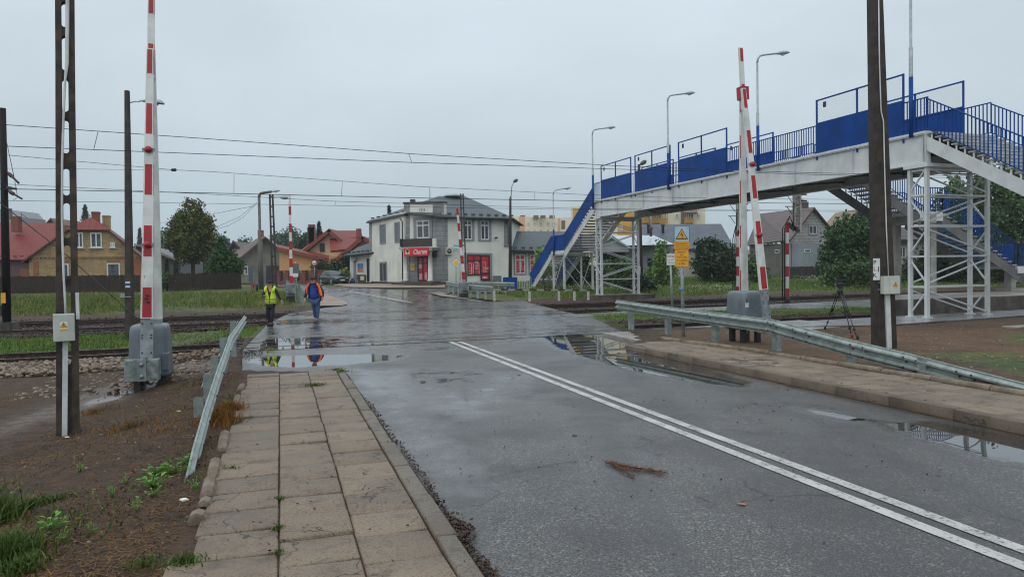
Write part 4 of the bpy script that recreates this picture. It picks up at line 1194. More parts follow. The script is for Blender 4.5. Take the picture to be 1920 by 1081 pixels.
# far barriers across the tracks
def far_barrier(lab, base, Pb, Tp, hw, hh):
    t = thing('level_crossing_barrier', lab, 'barrier', base, 'level crossing barriers with raised booms'); base = Vector(base)
    m_ = hull(base + UP * .35, hw / 2, .35, hw / 2 * .95, .33, hh - .35, RU, RV); m_.build('housing', HOUS, t)
    m_ = MB(); m_.obox(base + UP * .17, RU * hw * .95, RV * .6, UP * .4); m_.build('stand', DARK, t)
    wh, rd = bar(Pb, Tp, .20, .12, .07, -RV, False, .03, 1.06)
    rd2 = MB()
    L = (Tp - Pb).length; ax = (Tp - Pb).normalized(); x = .05
    while x < L - .3:
        a_, b_ = Pb + ax * x, Pb + ax * min(x + .53, L - .01); w_ = .2 - .07 * x / L
        rd2.obox((a_ + b_) / 2, ax * (b_ - a_).length, RU * (w_ + .012), RV * .085); x += 1.06
    join_mb((0, wh), (1, rd2)).build('boom', [WHITE, RED], t)
    m_ = MB(); m_.beam(Pb, Pb - ax * .7, .16, .16, up=RV); m_.build('arm_plate', PLATE, t)
    m_ = MB(); m_.obox(base + UP * .72 - RV * .45, RU * .5, RV * .2, UP * .34); m_.build('counterweight', WEIGHT, t, bevel=.01)
    return t
b2 = G(545, 566); far_barrier('slim red and white barrier standing across the tracks behind the man', b2, W(546.5, 535, b2.y - .1), W(543, 366, b2.y), .52, 1.15)
b3 = G(869, 560); far_barrier('red and white barrier leaning in front of the white shop', b3, W(870, 526, b3.y - .1), W(857, 390, b3.y), .5, 1.1)
# ================================================================ GUARDRAILS
def on_u(px, py, u0):
    r = ray(px, py); k = u0 / (r.x * math.cos(TH) - r.y * math.sin(TH)); return Vector((r.x * k, r.y * k, EYE + r.z * k))
WP = [(-.155, .0), (-.15, .018), (-.125, .018), (-.085, .07), (-.055, .07), (-.015, .0), (.015, .0), (.055, .07), (.085, .07), (.125, .018), (.15, .018), (.155, .0)]
def w_beam(tops, side, mat, name, parent, bolts=None, n_sub=5, k_=1.0):
    """tops: ground-plan points with the height of the beam's top edge; side = direction the ridges face"""
    P_ = []
    for a_, b_ in zip(tops, tops[1:]):
        for i in range(n_sub): P_.append(a_.lerp(b_, i / n_sub))
    P_.append(tops[-1]); m_ = MB(); vs = []; n = len(WP)
    for i, p in enumerate(P_):
        d = (P_[min(i + 1, len(P_) - 1)] - P_[max(i - 1, 0)]).normalized(); sd = Vector(side); up = sd.cross(d); up = up if up.z > 0 else -up; up.normalize()
        for (h, o_) in WP: vs.append(p + up * (h - .155) * k_ + sd * o_ * k_)
        for (h, o_) in reversed(WP): vs.append(p + up * (h - .155) * k_ + sd * (o_ * k_ - .006))
    fs = []; k = 2 * n
    for i in range(len(P_) - 1):
        for j in range(k): fs.append((i * k + j, i * k + (j + 1) % k, (i + 1) * k + (j + 1) % k, (i + 1) * k + j))
    fs += [tuple(range(k)), tuple(reversed(range((len(P_) - 1) * k, len(P_) * k)))]
    m_.add(vs, fs)
    if bolts:
        for x_, hs in bolts(len(P_)):
            for h in hs: m_.lathe([(.016, 0), (.016, .014)], P_[x_] + UP * h + Vector(side) * (.071 if h != -.15 else .004), 6, mi=1, axis=side)
    o_ = m_.build(name, [mat, DARK], parent)
    return o_, P_
def c_post(p, top, mat, parent, w_=.12, d_=.10, back=1, face=None):
    m_ = MB(); zb = gz(p.x, p.y) - .1; h = top - zb; c = Vector((p.x, p.y, (top + zb) / 2))
    m_.obox(c, RU * .008, RV * w_, UP * h).obox(c + RU * back * d_ / 2 + RV * (w_ / 2), RU * d_, RV * .008, UP * h).obox(c + RU * back * d_ / 2 - RV * (w_ / 2), RU * d_, RV * .008, UP * h)
    return m_.build('post', mat, parent)
gr = thing('guardrail', 'galvanised guardrail at left whose near end dips into the brown earth', 'guardrail', G(405, 760), 'W-beam guardrails beside the crossing')
tops = [on_u(*a) for a in ((458.5, 590.5, -.86), (430.6, 629.6, -.86), (408, 690, -.86), (382.8, 765.6, -.86), (362, 838, -.86), (350.5, 886, -.86))]
ext = tops[-1] + (tops[-1] - tops[-2]) * .35; tops.append(ext)
_, _p = w_beam(tops, RU, GALV, 'rail_beam', gr, lambda n: [(x, (-.07, -.24)) for x in range(1, n - 6, 3)], 5, .72)
for (px, py) in ((447, 600), (431, 630), (417, 664), (406, 697), (391, 741), (373, 812)):
    p = on_u(px, py, -.93); m_ = c_post(p - RU * .06, p.z - .02, GALV, gr, .12, .12, -1)
cb = [on_u(*a) for a in ((446, 602, -1.12), (416, 655, -1.2), (400, 690, -1.28), (385, 706, -1.3), (368, 755, -1.3), (352, 800, -1.3), (322, 885, -1.3))]
m_ = MB(); m_.tube(cb, .012, 6); m_.build('tension_cable', GALV, gr)
gr = thing('guardrail', 'long galvanised guardrail at right sloping down into the ground near the camera', 'guardrail', G(1447, 664), 'W-beam guardrails beside the crossing')
tops = [on_u(*a) for a in ((1157, 562, 9.85), (1300, 580.5, 9.88), (1445, 597.5, 9.9), (1492, 610, 9.92), (1600, 638, 9.98), (1700, 661, 10.05), (1800, 687, 10.1), (1920, 717, 10.15))]
tops.append(tops[-1] + (tops[-1] - tops[-2]) * 1.0)
_, _p = w_beam(tops, -RU, GALV, 'rail_beam', gr, lambda n: [(x, (-.07, -.15, -.24)) for x in range(1, n - 5) if x % 4 in (0, 1)], n_sub=4)
for (px, py) in ((1176, 566), (1245, 575), (1333, 586), (1447, 600), (1588, 636), (1722, 668)):
    p = on_u(px, py, 9.95); c_post(p + RU * .06, p.z - .02, GALV, gr, .16, .12, 1)
# far guardrails
def far_rail(lab, pts, side, h=.75, posts=7, back=None):
    g_ = thing('guardrail', lab, 'guardrail', pts[len(pts) // 2], 'W-beam guardrails beside the crossing')
    tp = [Vector((p.x, p.y, gz(p.x, p.y) + h)) for p in pts]; sd = Vector(side)
    w_beam(tp, sd, GALV, 'rail_beam', g_, n_sub=3)
    tot = sum((b_ - a_).length for a_, b_ in zip(pts, pts[1:]))
    for i in range(posts):
        s_ = tot * (i + .3) / posts
        for a_, b_ in zip(pts, pts[1:]):
            l_ = (b_ - a_).length
            if s_ <= l_: q_ = a_.lerp(b_, s_ / l_); break
            s_ -= l_
        m_ = MB(); zb = gz(q_.x, q_.y); m_.obox(Vector((q_.x, q_.y, zb + h / 2 - .05)) - sd * .08, Vector((sd.y, -sd.x, 0)) * .14, sd * .1, UP * (h + .0)); m_.build('post', GALV, g_)
far_rail('short guardrail beside the left far road edge behind the two men', [G(572, 575), G(563, 560), G(548, 552), G(536, 548)], RU, .95, 5)
far_rail('curved guardrail in front of the white shop, by the leaning barrier', [G(838, 552), G(870, 559), G(908, 563.5), G(925, 564.5)], Vector((-.25, -.97, 0)).normalized(), .95, 7)
far_rail('straight guardrail half hidden behind the curved one by the shop', [G(846, 549), G(905, 550.5), G(965, 552)], Vector((0, -1, 0)), .85, 5)
# ================================================================ POLES
CPOLE = M('old_concrete_pole', '4a4138', '2f2924', scale=5, rough=0.85, bump=0.008, bscale=35, stain=('241f1b', 3, .6))
WOODP = M('tarred_pole', '3f3832', '2a2521', scale=4, rough=0.8, bump=0.006, bscale=30)
WPVC = M('white_conduit', 'c6c9c8', 'adb0af', scale=3, rough=0.45)
BOXG = M('junction_box_grey', 'b6bbb2', 'a2a79e', scale=2, rough=0.45)
YEL = M('warning_yellow', 'e0a012', 'cf9210', rough=0.45)
INK = M('black_ink', '151515', rough=0.6)
SIGNW = M('sign_white', 'd4d6d4', 'c4c6c4', rough=0.45)
SIGNB = M('sign_back_grey', '5f686b', '50585b', rough=0.5, metal=0.4)
XV, YV = Vector((1, 0, 0)), Vector((0, 1, 0))
def tri_warning(c, ex, h, par, nn):
    """yellow triangle with a black edge and a bolt"""
    nn = Vector(nn); m_ = MB(); w_ = h * .58
    m_.prism([c - ex * w_ - UP * h * .45, c + ex * w_ - UP * h * .45, c + UP * h * .55], -nn * .003)
    o_ = m_.build('warning_symbol', INK, par)
    k = .80; c2 = c + nn * .003 - UP * h * .012
    m_ = MB(); m_.prism([c2 - ex * w_ * k - UP * h * .45 * k * .98, c2 + ex * w_ * k - UP * h * .45 * k * .98, c2 + UP * h * .55 * k], -nn * .003); m_.build('warning_symbol', YEL, par)
    c3 = c2 + nn * .003; P_ = [(-.02, .25), (.05, .25), (-.02, .06), (.10, .06), (-.03, -.26), (.0, -.03), (-.13, -.03)]
    P_ = [(-.02, .27), (-.15, 0), (.04, .0), (-.02, -.30), (.02, -.30), (.13, .06), (-.05, .06), (.05, .27)]
    m_ = MB(); m_.prism([c3 + ex * a_ * h + UP * (b_ - .03) * h for a_, b_ in P_], -nn * .002); m_.build('warning_symbol', INK, par)
pb = Gz(126, 818, -.16); PD = pb.y
pole = thing('concrete_pole', 'weathered concrete lattice pole with oval openings in left foreground', 'utility pole', pb)
m_ = MB()
VD = ray(126, 520); VD.z = 0; VD.normalize(); VS = Vector((VD.y, -VD.x, 0)); PO = W(126, 520, PD); PO.z = 0
def wq(px, py, off=0.0):
    r = ray(px, py); k = PO.dot(VD) / r.dot(VD); return Vector((r.x * k, r.y * k, EYE + r.z * k)) + VD * off
dep = .17
yl = [-60, 100, 220, 310, 500, 690, 830]
Lo = [102.5, 103.6, 103.8, 104, 104.4, 104.8, 105]; Li = [114.5, 116, 117, 118, 120, 121, 121]
Ri = [126.5, 127.6, 128.8, 130, 132.5, 134, 134]; Ro = [139.5, 140.6, 141.8, 143.2, 146, 148.5, 150]
def icol(t, a): return float(np.interp(t, yl, a))
for (a, b) in ((Lo, Li), (Ri, Ro)):
    m_.prism([wq(x, y) for x, y in zip(a, yl)] + [wq(x, y) for x, y in reversed(list(zip(b, yl)))], VD * dep)
for (ya, yb) in ((-20, 2), (50, 66), (131, 146), (209, 223), (287, 314), (366, 379), (446, 459), (523, 537), (600, 640), (684, 830)):
    a0, a1, c0, c1 = icol(ya, Li), icol(yb, Li), icol(ya, Ri), icol(yb, Ri)
    m_.prism([wq(a0, ya, .02), wq(c0, ya, .02), wq(c1, yb, .02), wq(a1, yb, .02)], VD * (dep - .04))
    for (yy, sg) in ((ya, -1), (yb, 1)):
        r_ = 5.5; l_, rr_ = icol(yy, Li), icol(yy, Ri)
        if yy > 800: continue
        for (xx, d) in ((l_, 1), (rr_, -1)):
            arc = [wq(xx + d * r_ * (1 - math.sin(t)), yy + sg * r_ * (1 - math.cos(t)), .02) for t in (0, .4, .8, 1.2, 1.57)]
            m_.prism([wq(xx, yy, .02)] + arc, VD * (dep - .04))
m_.build('shaft', CPOLE, pole)
cd = [(127.3, -40), (126.5, 0), (125.5, 120), (122.2, 150), (119, 225), (116.6, 300), (116.2, 400), (117, 450), (119.5, 520), (121.8, 560), (123, 592)]
m_ = MB(); m_.tube([wq(x, y, -.03) for x, y in cd], [.022] * 3 + [.014] * 8, 8); m_.build('conduit', WPVC, pole)
m_ = MB(); a_, b_ = wq(122.5, 637, -.05), wq(121, 822, -.05); m_.beam(a_, b_, .06, .05, up=VD); 
for yy in (654, 738): m_.obox(wq(122, yy, -.05), VS * .064, VD * .056, UP * .012)
m_.build('cable_cover', WPVC, pole)
m_ = MB(); a_, b_ = wq(99, 588), wq(141, 637); c = (a_ + b_) / 2 + VD * -.11
m_.obox(c, VS * ((b_ - a_).dot(VS)), VD * .12, UP * (a_.z - b_.z)); jb = m_.build('junction_box', BOXG, pole, bevel=.008)
m_ = MB(); m_.obox(c - VD * .062, VS * ((b_ - a_).dot(VS) - .012), VD * .012, UP * (a_.z - b_.z - .012)); m_.build('box_lid', BOXG, jb, bevel=.004)
m_ = MB()
for sx in (-1, 1):
    for sz in (-1, 1): m_.lathe([(.009, 0), (.009, .006)], c + VS * sx * .127 + UP * sz * .15 - VD * .069, 8, axis=-VD)
m_.build('lid_screw', DARK, jb)
q_ = wq(119.5, 609.5); q_ = wq(119.5, 609.5); q_ = q_ + VD * ((c - q_).dot(VD) - .0695); m_ = MB(); m_.obox(q_, VS * .085, VD * .003, UP * .11); st_ = m_.build('warning_label', SIGNW, jb)
tri_warning(q_ + UP * .012 - VD * .0018, VS, .07, st_, -VD)
m_ = MB(); m_.obox(q_ - UP * .044 - VD * .002, VS * .078, VD * .003, UP * .02); m_.build('label_band', YEL, st_)
m_ = MB(); m_.beam(wq(144.5, 548, -.004), wq(146, 598, -.004), .04, .006, up=VD); m_.build('stencil_strip', WPVC, pole)
# catenary pole at the left picture edge
c0 = Gz(13, 613, 0); cpole = thing('catenary_pole', 'dark catenary pole with insulator arms at the left edge of the picture', 'catenary pole', c0, 'catenary poles carrying the railway wires')
top = W(5, 203, c0.y); m_ = MB(); m_.tube([c0 - UP * .3, c0.lerp(top, .5), top], [.16, .14, .115], 10); m_.build('shaft', DARK if False else M('catenary_pole_paint', '151113', '1d1718', rough=.7, spec=.2), cpole)
m_ = MB(); m_.obox(c0 + UP * .05, XV * .6, YV * .6, UP * .3); m_.build('foundation', DARKC, cpole)
m_ = MB(); q_ = W(12, 558, c0.y) - YV * .17; m_.obox(q_, XV * .17, YV * .02, UP * .4); m_.build('number_plate', YEL, cpole)
m_ = MB(); m_.obox(W(2.5, 582, c0.y) - YV * .1, XV * .16, YV * .2, UP * .42); m_.build('relay_box', M('relay_grey', '6a6c6c', rough=.6), cpole)
def arm(p, q_, r_, par, ins=.25):
    m_ = MB(); m_.tube([p, q_], r_, 6); o_ = m_.build('cantilever_arm', M('arm_steel', '2b2728', rough=.6), par)
    m_ = MB(); d = (q_ - p).normalized()
    for i in range(5): m_.lathe([(.03, 0), (.075, .02), (.03, .05)], p + d * (ins + i * .06), 8, axis=d)
    m_.build('insulator', M('insulator_brown', '3a2a24', rough=.3), o_)
arm(W(12, 321, c0.y), W(35, 343, c0.y - .6), .04, cpole); arm(W(14, 357, c0.y), W(41, 372.5, c0.y - .6), .035, cpole)
arm(W(12, 352, c0.y), W(30, 354, c0.y - .4), .05, cpole, .1)
m_ = MB(); m_.tube([W(9, 250, c0.y), W(27, 335, c0.y - .5)], .012, 5); m_.tube([W(28, 340, c0.y - .5), W(33, 370, c0.y - .5), W(25, 375, c0.y - .5)], .010, 5); m_.build('stay_rod', DARK, cpole)
# wooden lamp pole behind the boom
w0 = Gz(243.5, 632, -.02); wp = thing('lamp_pole', 'dark concrete lamp pole with oval lantern behind the left barrier boom', 'lamp pole', w0)
top = W(238.3, 170, w0.y); m_ = MB(); e1 = XV
vs = []; 
for (p, a_) in ((w0 - UP * .3, .115), (top, .062)):
    for sx, sy in ((-1, -1), (1, -1), (1, 1), (-1, 1)): vs.append(p + XV * sx * a_ + YV * sy * a_)
m_.add(vs, [(0, 1, 5, 4), (1, 2, 6, 5), (2, 3, 7, 6), (3, 0, 4, 7), (4, 5, 6, 7)]); m_.build('shaft', WOODP, wp, bevel=.012)
a_ = W(242, 193, w0.y); b_ = W(262, 190.5, w0.y - .2); m_ = MB(); m_.tube([a_, a_.lerp(b_, .6) + UP * .02, b_], .018, 6); m_.build('arm', LAMPG, wp)
b2_ = W(308, 196, w0.y - .3); m_ = MB(); ax = (b2_ - b_); L = ax.length; ax.normalize(); vs = []; fs = []; n = 12
secs = [(0, .03), (.12, .06), (.35, .13), (.65, .17), (.88, .14), (1.0, .03)]
for (t, w_) in secs:
    for k in range(n):
        an = 2 * math.pi * k / n; vs.append(b_ + ax * L * t + Vector((ax.y, -ax.x, 0)) * math.cos(an) * w_ + UP * (max(-.015, math.sin(an) * w_ * .75) + .02))
for i in range(len(secs) - 1):
    for k in range(n): fs.append((i * n + k, i * n + (k + 1) % n, (i + 1) * n + (k + 1) % n, (i + 1) * n + k))
fs += [tuple(range(n)), tuple(range((len(secs) - 1) * n, len(secs) * n))]
m_.add(vs, fs, 0, True); hd = m_.build('lamp_shade', LAMPG, wp)
m_ = MB(); q_ = b_ + ax * L * .62 - UP * .01; m_.lathe([(.12, 0), (.09, -.05), (.02, -.07)], q_, 12); m_.build('lens', LENS, hd)
q_ = W(243, 533, w0.y) - YV * .115; m_ = MB(); m_.obox(q_ + UP * .07, XV * .15, YV * .008, UP * .05).obox(q_ - UP * .07, XV * .15, YV * .008, UP * .05); m_.build('trail_mark', SIGNW, wp)
m_ = MB(); m_.obox(q_, XV * .15, YV * .008, UP * .06); m_.build('trail_mark', M('trail_blue', '2c4f9a', rough=.6), wp)
m_ = MB(); m_.obox(W(233.5, 553.5, w0.y), XV * .2, YV * .2, UP * .12); m_.obox(W(241, 556, w0.y), XV * .26, YV * .26, UP * .03); m_.tube([W(236, 556, w0.y), W(238, 630, w0.y)], .03, 8); m_.build('cable_terminal', GALV, wp)
# right foreground pole
r0 = Gz(1658, 650, .06); rp = thing('concrete_pole', 'tall brown concrete pole with white cable and box beside right guardrail', 'utility pole', r0)
top = W(1639.5, -30, r0.y); m_ = MB(); vs = []
for (p, a_) in ((r0 - UP * .3, .205), (top, .125)):
    for sx, sy in ((-1, -1), (1, -1), (1, 1), (-1, 1)): vs.append(p + XV * sx * a_ + YV * sy * a_)
m_.add(vs, [(0, 1, 5, 4), (1, 2, 6, 5), (2, 3, 7, 6), (3, 0, 4, 7), (4, 5, 6, 7)])
m_.build('shaft', M('brown_concrete_pole', '3b342e', '25201c', scale=4, rough=.85, bump=.008, bscale=30, stain=('2a231d', 2, .6)), rp, bevel=.02)
def ry(px, py, off=-.22): w_ = W(px, py, r0.y + off); return w_
m_ = MB(); m_.tube([ry(1647, -30, -.16), ry(1649, 120, -.17), ry(1652, 208, -.18), ry(1656.5, 228, -.18), ry(1659, 330, -.19), ry(1662, 430, -.2), ry(1666, 520, -.21)], .014, 8); m_.build('conduit', WPVC, rp)
a_, b_ = ry(1650.5, 517.5), ry(1680.5, 550.5); c = (a_ + b_) / 2 - YV * .08
m_ = MB(); m_.obox(c, XV * (b_.x - a_.x), YV * .17, UP * (a_.z - b_.z)); jb = m_.build('junction_box', BOXG, rp, bevel=.01)
m_ = MB(); m_.obox(c - YV * .088 + XV * .06, XV * (b_.x - a_.x - .13), YV * .012, UP * (a_.z - b_.z - .014)); m_.build('box_lid', BOXG, jb, bevel=.004)
tri_warning(c + XV * .07 - YV * .096 + UP * .02, XV, .09, jb, -YV)
m_ = MB(); m_.obox(c + XV * .07 - YV * .097 - UP * .045, XV * .085, YV * .003, UP * .022); m_.build('warning_label', YEL, jb)
m_ = MB(); m_.beam(ry(1663.5, 551, -.23), ry(1667, 652, -.23), .10, .06, up=YV)
m_.obox(ry(1665, 609, -.232), XV * .106, YV * .066, UP * .012); m_.build('cable_cover', WPVC, rp)
a_, b_ = ry(1637.5, 485), ry(1649.5, 524); c = (a_ + b_) / 2
m_ = MB(); m_.obox(c, XV * .15, YV * .006, UP * .48); pl_ = m_.build('number_plate', SIGNW, rp)
for ch, dx, dz, hh in (('P', -.038, .15, .09), ('L', -.038, .01, .09), ('K', -.038, -.13, .09), ('1', .04, .0, .12)):
    text_mesh(ch, c + XV * dx + UP * dz - YV * .003, XV, UP, hh, .003, bold=.01).build('lettering', INK, pl_)
m_ = MB()
for yy in (529, 542): m_.obox(ry(1656, yy, .0), XV * .40, YV * .40, UP * .035)
m_.build('steel_band', GALV, rp)
# far street poles
fp = arm_lamp('street_lamp', 'grey concrete street lamp with long bent arm beside the dark wooden fence', spot(489, 58), W(485, 362, 58).z, XV * 1.0, .20, .11, M('far_pole_concrete', '5c5b58', '4a4946', rough=.8), 'street lamps along the far road', arm_rise=.1)
a0 = spot(513, 64); t = thing('street_lamp', 'dark two legged street pole with oval lantern behind the woman in yellow', 'street lamp', a0, 'street lamps along the far road')
zt = W(507, 365, 64).z; m_ = MB()
A_ = W(508, 365, 64)
m_.beam(a0 - XV * .12, A_ - XV * .1, .13, .13, up=YV); m_.beam(a0 + XV * .22, A_ + XV * .14, .13, .13, up=YV)
for k in np.linspace(.12, .98, 9): m_.beam((a0 - XV * .12).lerp(A_ - XV * .1, k), (a0 + XV * .22).lerp(A_ + XV * .14, k), .12, .12, up=YV)
m_.build('shaft', M('far_pole_dark', '34322f', '2a2826', rough=.8), t)
m_ = MB(); m_.tube([A_ - UP * .15, W(526, 369, 64)], .03, 6); m_.build('arm', LAMPG, t)
m_ = MB(); m_.lathe([(.02, -.35), (.13, -.25), (.18, 0), (.15, .25), (.03, .35)], W(533, 370, 64), 10, axis=(1, 0, -.05)); m_.build('lamp_shade', LAMPG, t)
s0_ = spot(956, 60); t = thing('street_lamp', 'dark street lamp with small bent head between the shop and its wing', 'street lamp', s0_, 'street lamps along the far road')
m_ = MB(); m_.tube([s0_, W(957, 372, 60), W(958, 368, 60)], [.15, .09, .05], 8); m_.build('post', M('lamp_brown', '3a3532', '2e2a27', rough=.7), t)
m_ = MB(); m_.tube([W(958, 370, 60), W(959.5, 350, 60), W(963, 342, 60), W(966, 339, 60)], .04, 6); m_.build('arm', LAMPG, t)
m_ = MB(); m_.lathe([(.03, -.22), (.11, -.12), (.14, .1), (.05, .22)], W(966.5, 339, 60), 10, axis=(.7, -.2, .4)); m_.build('lamp_head', M('lamp_dark', '3c4244', rough=.5), t)
s0_ = spot(871, 54); t = thing('utility_pole', 'slim dark twin rail post standing behind the shop side barrier', 'utility pole', s0_)
for dx in (-.13, .13):
    m_ = MB(); q_ = W(866, 363, 54); m_.beam(s0_ + XV * dx, q_ + XV * dx * .7, .09, .12, up=YV); m_.build('rail', M('twin_rail', '3b3634', '2c2826', rough=.75), t)
m_ = MB()
for k in np.linspace(.1, .98, 8): q0 = s0_.lerp(W(866, 363, 54), k); m_.obox(q0, XV * .2, YV * .06, UP * .1)
m_.build('spacer', M('twin_spacer', '77736e', rough=.8), t)
s0_ = spot(1202, 60); t = thing('lamp_pole', 'dark brown pole behind the footbridge with small lamp and white notice', 'lamp pole', s0_)
m_ = MB(); m_.tube([s0_, W(1198, 308, 60)], [.17, .11], 8); m_.build('shaft', WOODP, t)
m_ = MB(); m_.lathe([(.05, -.3), (.15, -.15), (.18, .15), (.06, .3)], W(1206, 305, 60), 10, axis=(.8, 0, .5)); m_.build('lamp_head', M('lamp_dark', '3c4244', rough=.5), t)
q_ = W(1192, 507.5, 59.7); m_ = MB(); m_.obox(q_, XV * .76, YV * .02, UP * .72); nb_ = m_.build('notice_board', SIGNW, t)
m_ = MB(); m_.obox(q_ + UP * .23 - YV * .013, XV * .62, YV * .004, UP * .14); m_.build('faded_heading', RED, nb_)
m_ = MB()
for dz in (.0, -.2):
    for k in range(7): m_.obox(q_ + UP * dz + XV * (-.27 + k * .09) - YV * .013, XV * .06, YV * .004, UP * .1)
m_.build('faded_lettering', INK, nb_)
# catenary poles beyond the tracks, banded red and white below
def banded(lab, px, yb, D, bands, head, hx, ytop, yjoin, group):
    b_ = Gz(px, yb, 0.0) if D is None else spot(px, D); D = b_.y
    t = thing('catenary_pole', lab, 'catenary pole', b_, group); m1, m2, m3 = MB(), MB(), MB()
    for i, (ya, yb2) in enumerate(zip(bands, bands[1:])):
        (m1 if i % 2 == 0 else m2).tube([W(px, yb2, D), W(px, ya, D)], .095, 12)
    join_mb((0, m1), (1, m2)).build('shaft', [RED, WHITE], t)
    m3.tube([b_ - UP * .2, W(px, bands[-1], D)], .15, 12); m3.build('foot', DARK, t)
    x0, x1 = hx; a_, c = W(x0, ytop + 8, D), W(x1, ytop + 8, D); wv = c.x - a_.x; m_ = MB()
    zb, zt = W(hx[0], yjoin, D).z, a_.z; xm = (a_.x + c.x) / 2
    m_.obox(Vector((a_.x + .05, D, (zb + zt) / 2)), XV * .1, YV * .2, UP * (zt - zb)); m_.obox(Vector((c.x - .05, D, (zb + zt) / 2)), XV * .1, YV * .2, UP * (zt - zb))
    arc = [Vector((xm + math.cos(k) * wv / 2, D - .1, zt + math.sin(k) * wv * .55)) for k in np.linspace(0, math.pi, 9)]
    m_.prism(arc, YV * .2); m_.obox(Vector((xm, D + .04, (zb + zt) / 2)), XV * (wv - .2), YV * .06, UP * (zt - zb))
    n = 7
    for i in range(n):
        z_ = zb + (zt - zb) * (i + .5) / n; m_.beam(Vector((a_.x + .05, D - .06, z_ - .1)), Vector((c.x - .05, D - .06, z_ + .12 * (-1) ** i)), .05, .05)
    m_.build('upper_frame', M('pole_white_concrete', 'a5a49f', '84827c', scale=3, rough=.8, stain=('4f4a44', 2, .6)), t)
    m_ = MB(); m_.beam(W(px, bands[0] + 2, D), Vector((xm, D, zb + .1)), .2, .2); m_.build('bracket', DARK, t)
    m_ = MB()
    for dx in (-9, -5): m_.tube([W(px + dx, yb - 3, D), W(px + dx, bands[0] + 12, D), W(px + dx * .2 + (hx[0] - px) * .6, bands[0] - 12, D - .1), W(hx[0] + 2 + dx * .2, yjoin - 12, D - .12), W(hx[0] + 3 + dx * .3, ytop + 25, D - .12)], .03, 5)
    m_.build('cable', DARK, t)
    m_ = MB()
    for yy in (ytop + 10, ytop + 32): m_.tube([W(hx[0] - 15, yy, D - .2), W(hx[0] + 2, yy, D - .1)], .025, 5); m_.tube([W(hx[0] - 12, yy, D - .2), W(hx[0] - 2, yy + 14, D - .1)], .02, 5)
    m_.build('cross_arm', DARK, t)
    for yy in (ytop + 9, ytop + 21): m_ = MB(); m_.tube([W(hx[1], yy, D), W(hx[1] + 11, yy + .5, D - .4)], [.07, .04], 6); m_.build('insulator', M('insulator_brown', '3a2a24', rough=.3), t)
gcp = 'catenary poles carrying the railway wires'
banded('banded catenary pole beside the grey brick house, cables bending at its middle', 1476, 565, None, [417, 436, 456, 477, 499, 518.5, 540.5, 555], None, (1487, 1501.5), 355, 436, gcp)
banded('banded catenary pole just left of the right barrier booms, lattice top', 1383, 560, None, [435, 443, 463, 481, 499, 517, 537, 552], None, (1380.5, 1391.5), 373, 436, gcp)
# ---------------------------------------------------------------- overhead wires
WIRE = M('overhead_wire', '1c1d1f', rough=.5, metal=.5)
def wire(lab, qline, pts, r_=.009, drops=None):
    A_ = at_pq(0, qline); w_ = Wall(A_, A_ + TT); P_ = []
    for (px, py) in pts: t, z = w_.at(px, py); P_.append(w_.pt(t, z))
    m_ = MB(); fine = []
    for a_, b_ in zip(P_, P_[1:]): fine += [a_.lerp(b_, k / 4) for k in range(4)]
    fine.append(P_[-1]); m_.tube(fine, r_, 5)
    for (x0, y0, x1, y1) in (drops or []):
        (t0, z0), (t1, z1) = w_.at(x0, y0), w_.at(x1, y1); m_.tube([w_.pt(t0, z0), w_.pt(t1, z1)], .007, 4)
    o_ = m_.build('overhead_wire', WIRE); tag(o_, lab, 'wire', 'overhead railway wires')
wire('topmost overhead wire, carrying two slanted droppers', 21.2, [(-80, 229), (10, 234), (400, 261), (780, 289), (1150, 310.5), (1360, 319), (1520, 324), (1900, 332)], .009, [(184, 246.5, 176, 279), (766, 288, 772, 304)])
wire('second overhead wire from the top, hung under the topmost one', 21.2, [(-80, 270), (10, 274), (400, 289.5), (780, 305), (1150, 317), (1360, 322), (1520, 327), (1900, 336)])
wire('third overhead wire from the top, with a small black weight near the left boom', 31.1, [(-80, 285), (10, 290.5), (326, 318.5), (400, 322), (780, 349.5), (1100, 365), (1282, 371), (1400, 372), (1580, 374), (1900, 377)], .009, [(439, 326.5, 438.5, 363), (642, 340, 640, 368), (1002.5, 361, 1002.5, 376)])
wire('thin faint wire joining the third wire at the black weight', 31.1, [(-80, 314.5), (10, 315.5), (160, 317), (326, 319.5)], .006)
wire('thick doubled overhead wire over the middle track', 31.1, [(-80, 352), (10, 354), (110, 356), (400, 362), (780, 371), (1090, 376.5), (1250, 377.5), (1360, 379.5), (1580, 382), (1900, 386)], .014)
wire('slack overhead wire crossing close below the doubled one', 37.4, [(-80, 342), (10, 345), (400, 364.5), (620, 377), (780, 382), (1090, 391), (1360, 393), (1580, 394.5), (1900, 397)], .010, [(630, 376.5, 627.5, 385)])
wire('lowest overhead wire along the tracks', 37.4, [(-80, 375), (10, 376), (400, 381.5), (780, 388), (1090, 393), (1360, 395), (1580, 396.5), (1900, 399)])
m_ = MB(); q_ = W(326, 318.5, 29); m_.lathe([(.02, -.1), (.06, -.08), (.06, .08), (.02, .1)], q_, 8, axis=(1, 0, 0)); tag(m_.build('wire_weight', DARK), 'small black weight clamped on the third wire beside the left boom', 'weight')
m_ = MB(); m_.tube([W(-40, 345, 24), W(0, 380, 24), W(125, 478, 23), W(243, 584, 22.5), W(262, 601, 22.2)], .015, 6); tag(m_.build('stay_cable', WIRE), 'diagonal stay cable slanting down from left edge to behind the barrier', 'cable')
def pole_wires(lab, pts, r_=.014):
    m_ = MB(); m_.tube([W(*p) for p in pts], r_, 4); tag(m_.build('service_wire', WIRE), lab, 'wire', 'service wires from the far street lamp')
pole_wires('upper service wire from the far lamp running behind the tall olive tree', [(478, 386, 58), (440, 393, 60), (390, 403, 63), (300, 418, 70)])
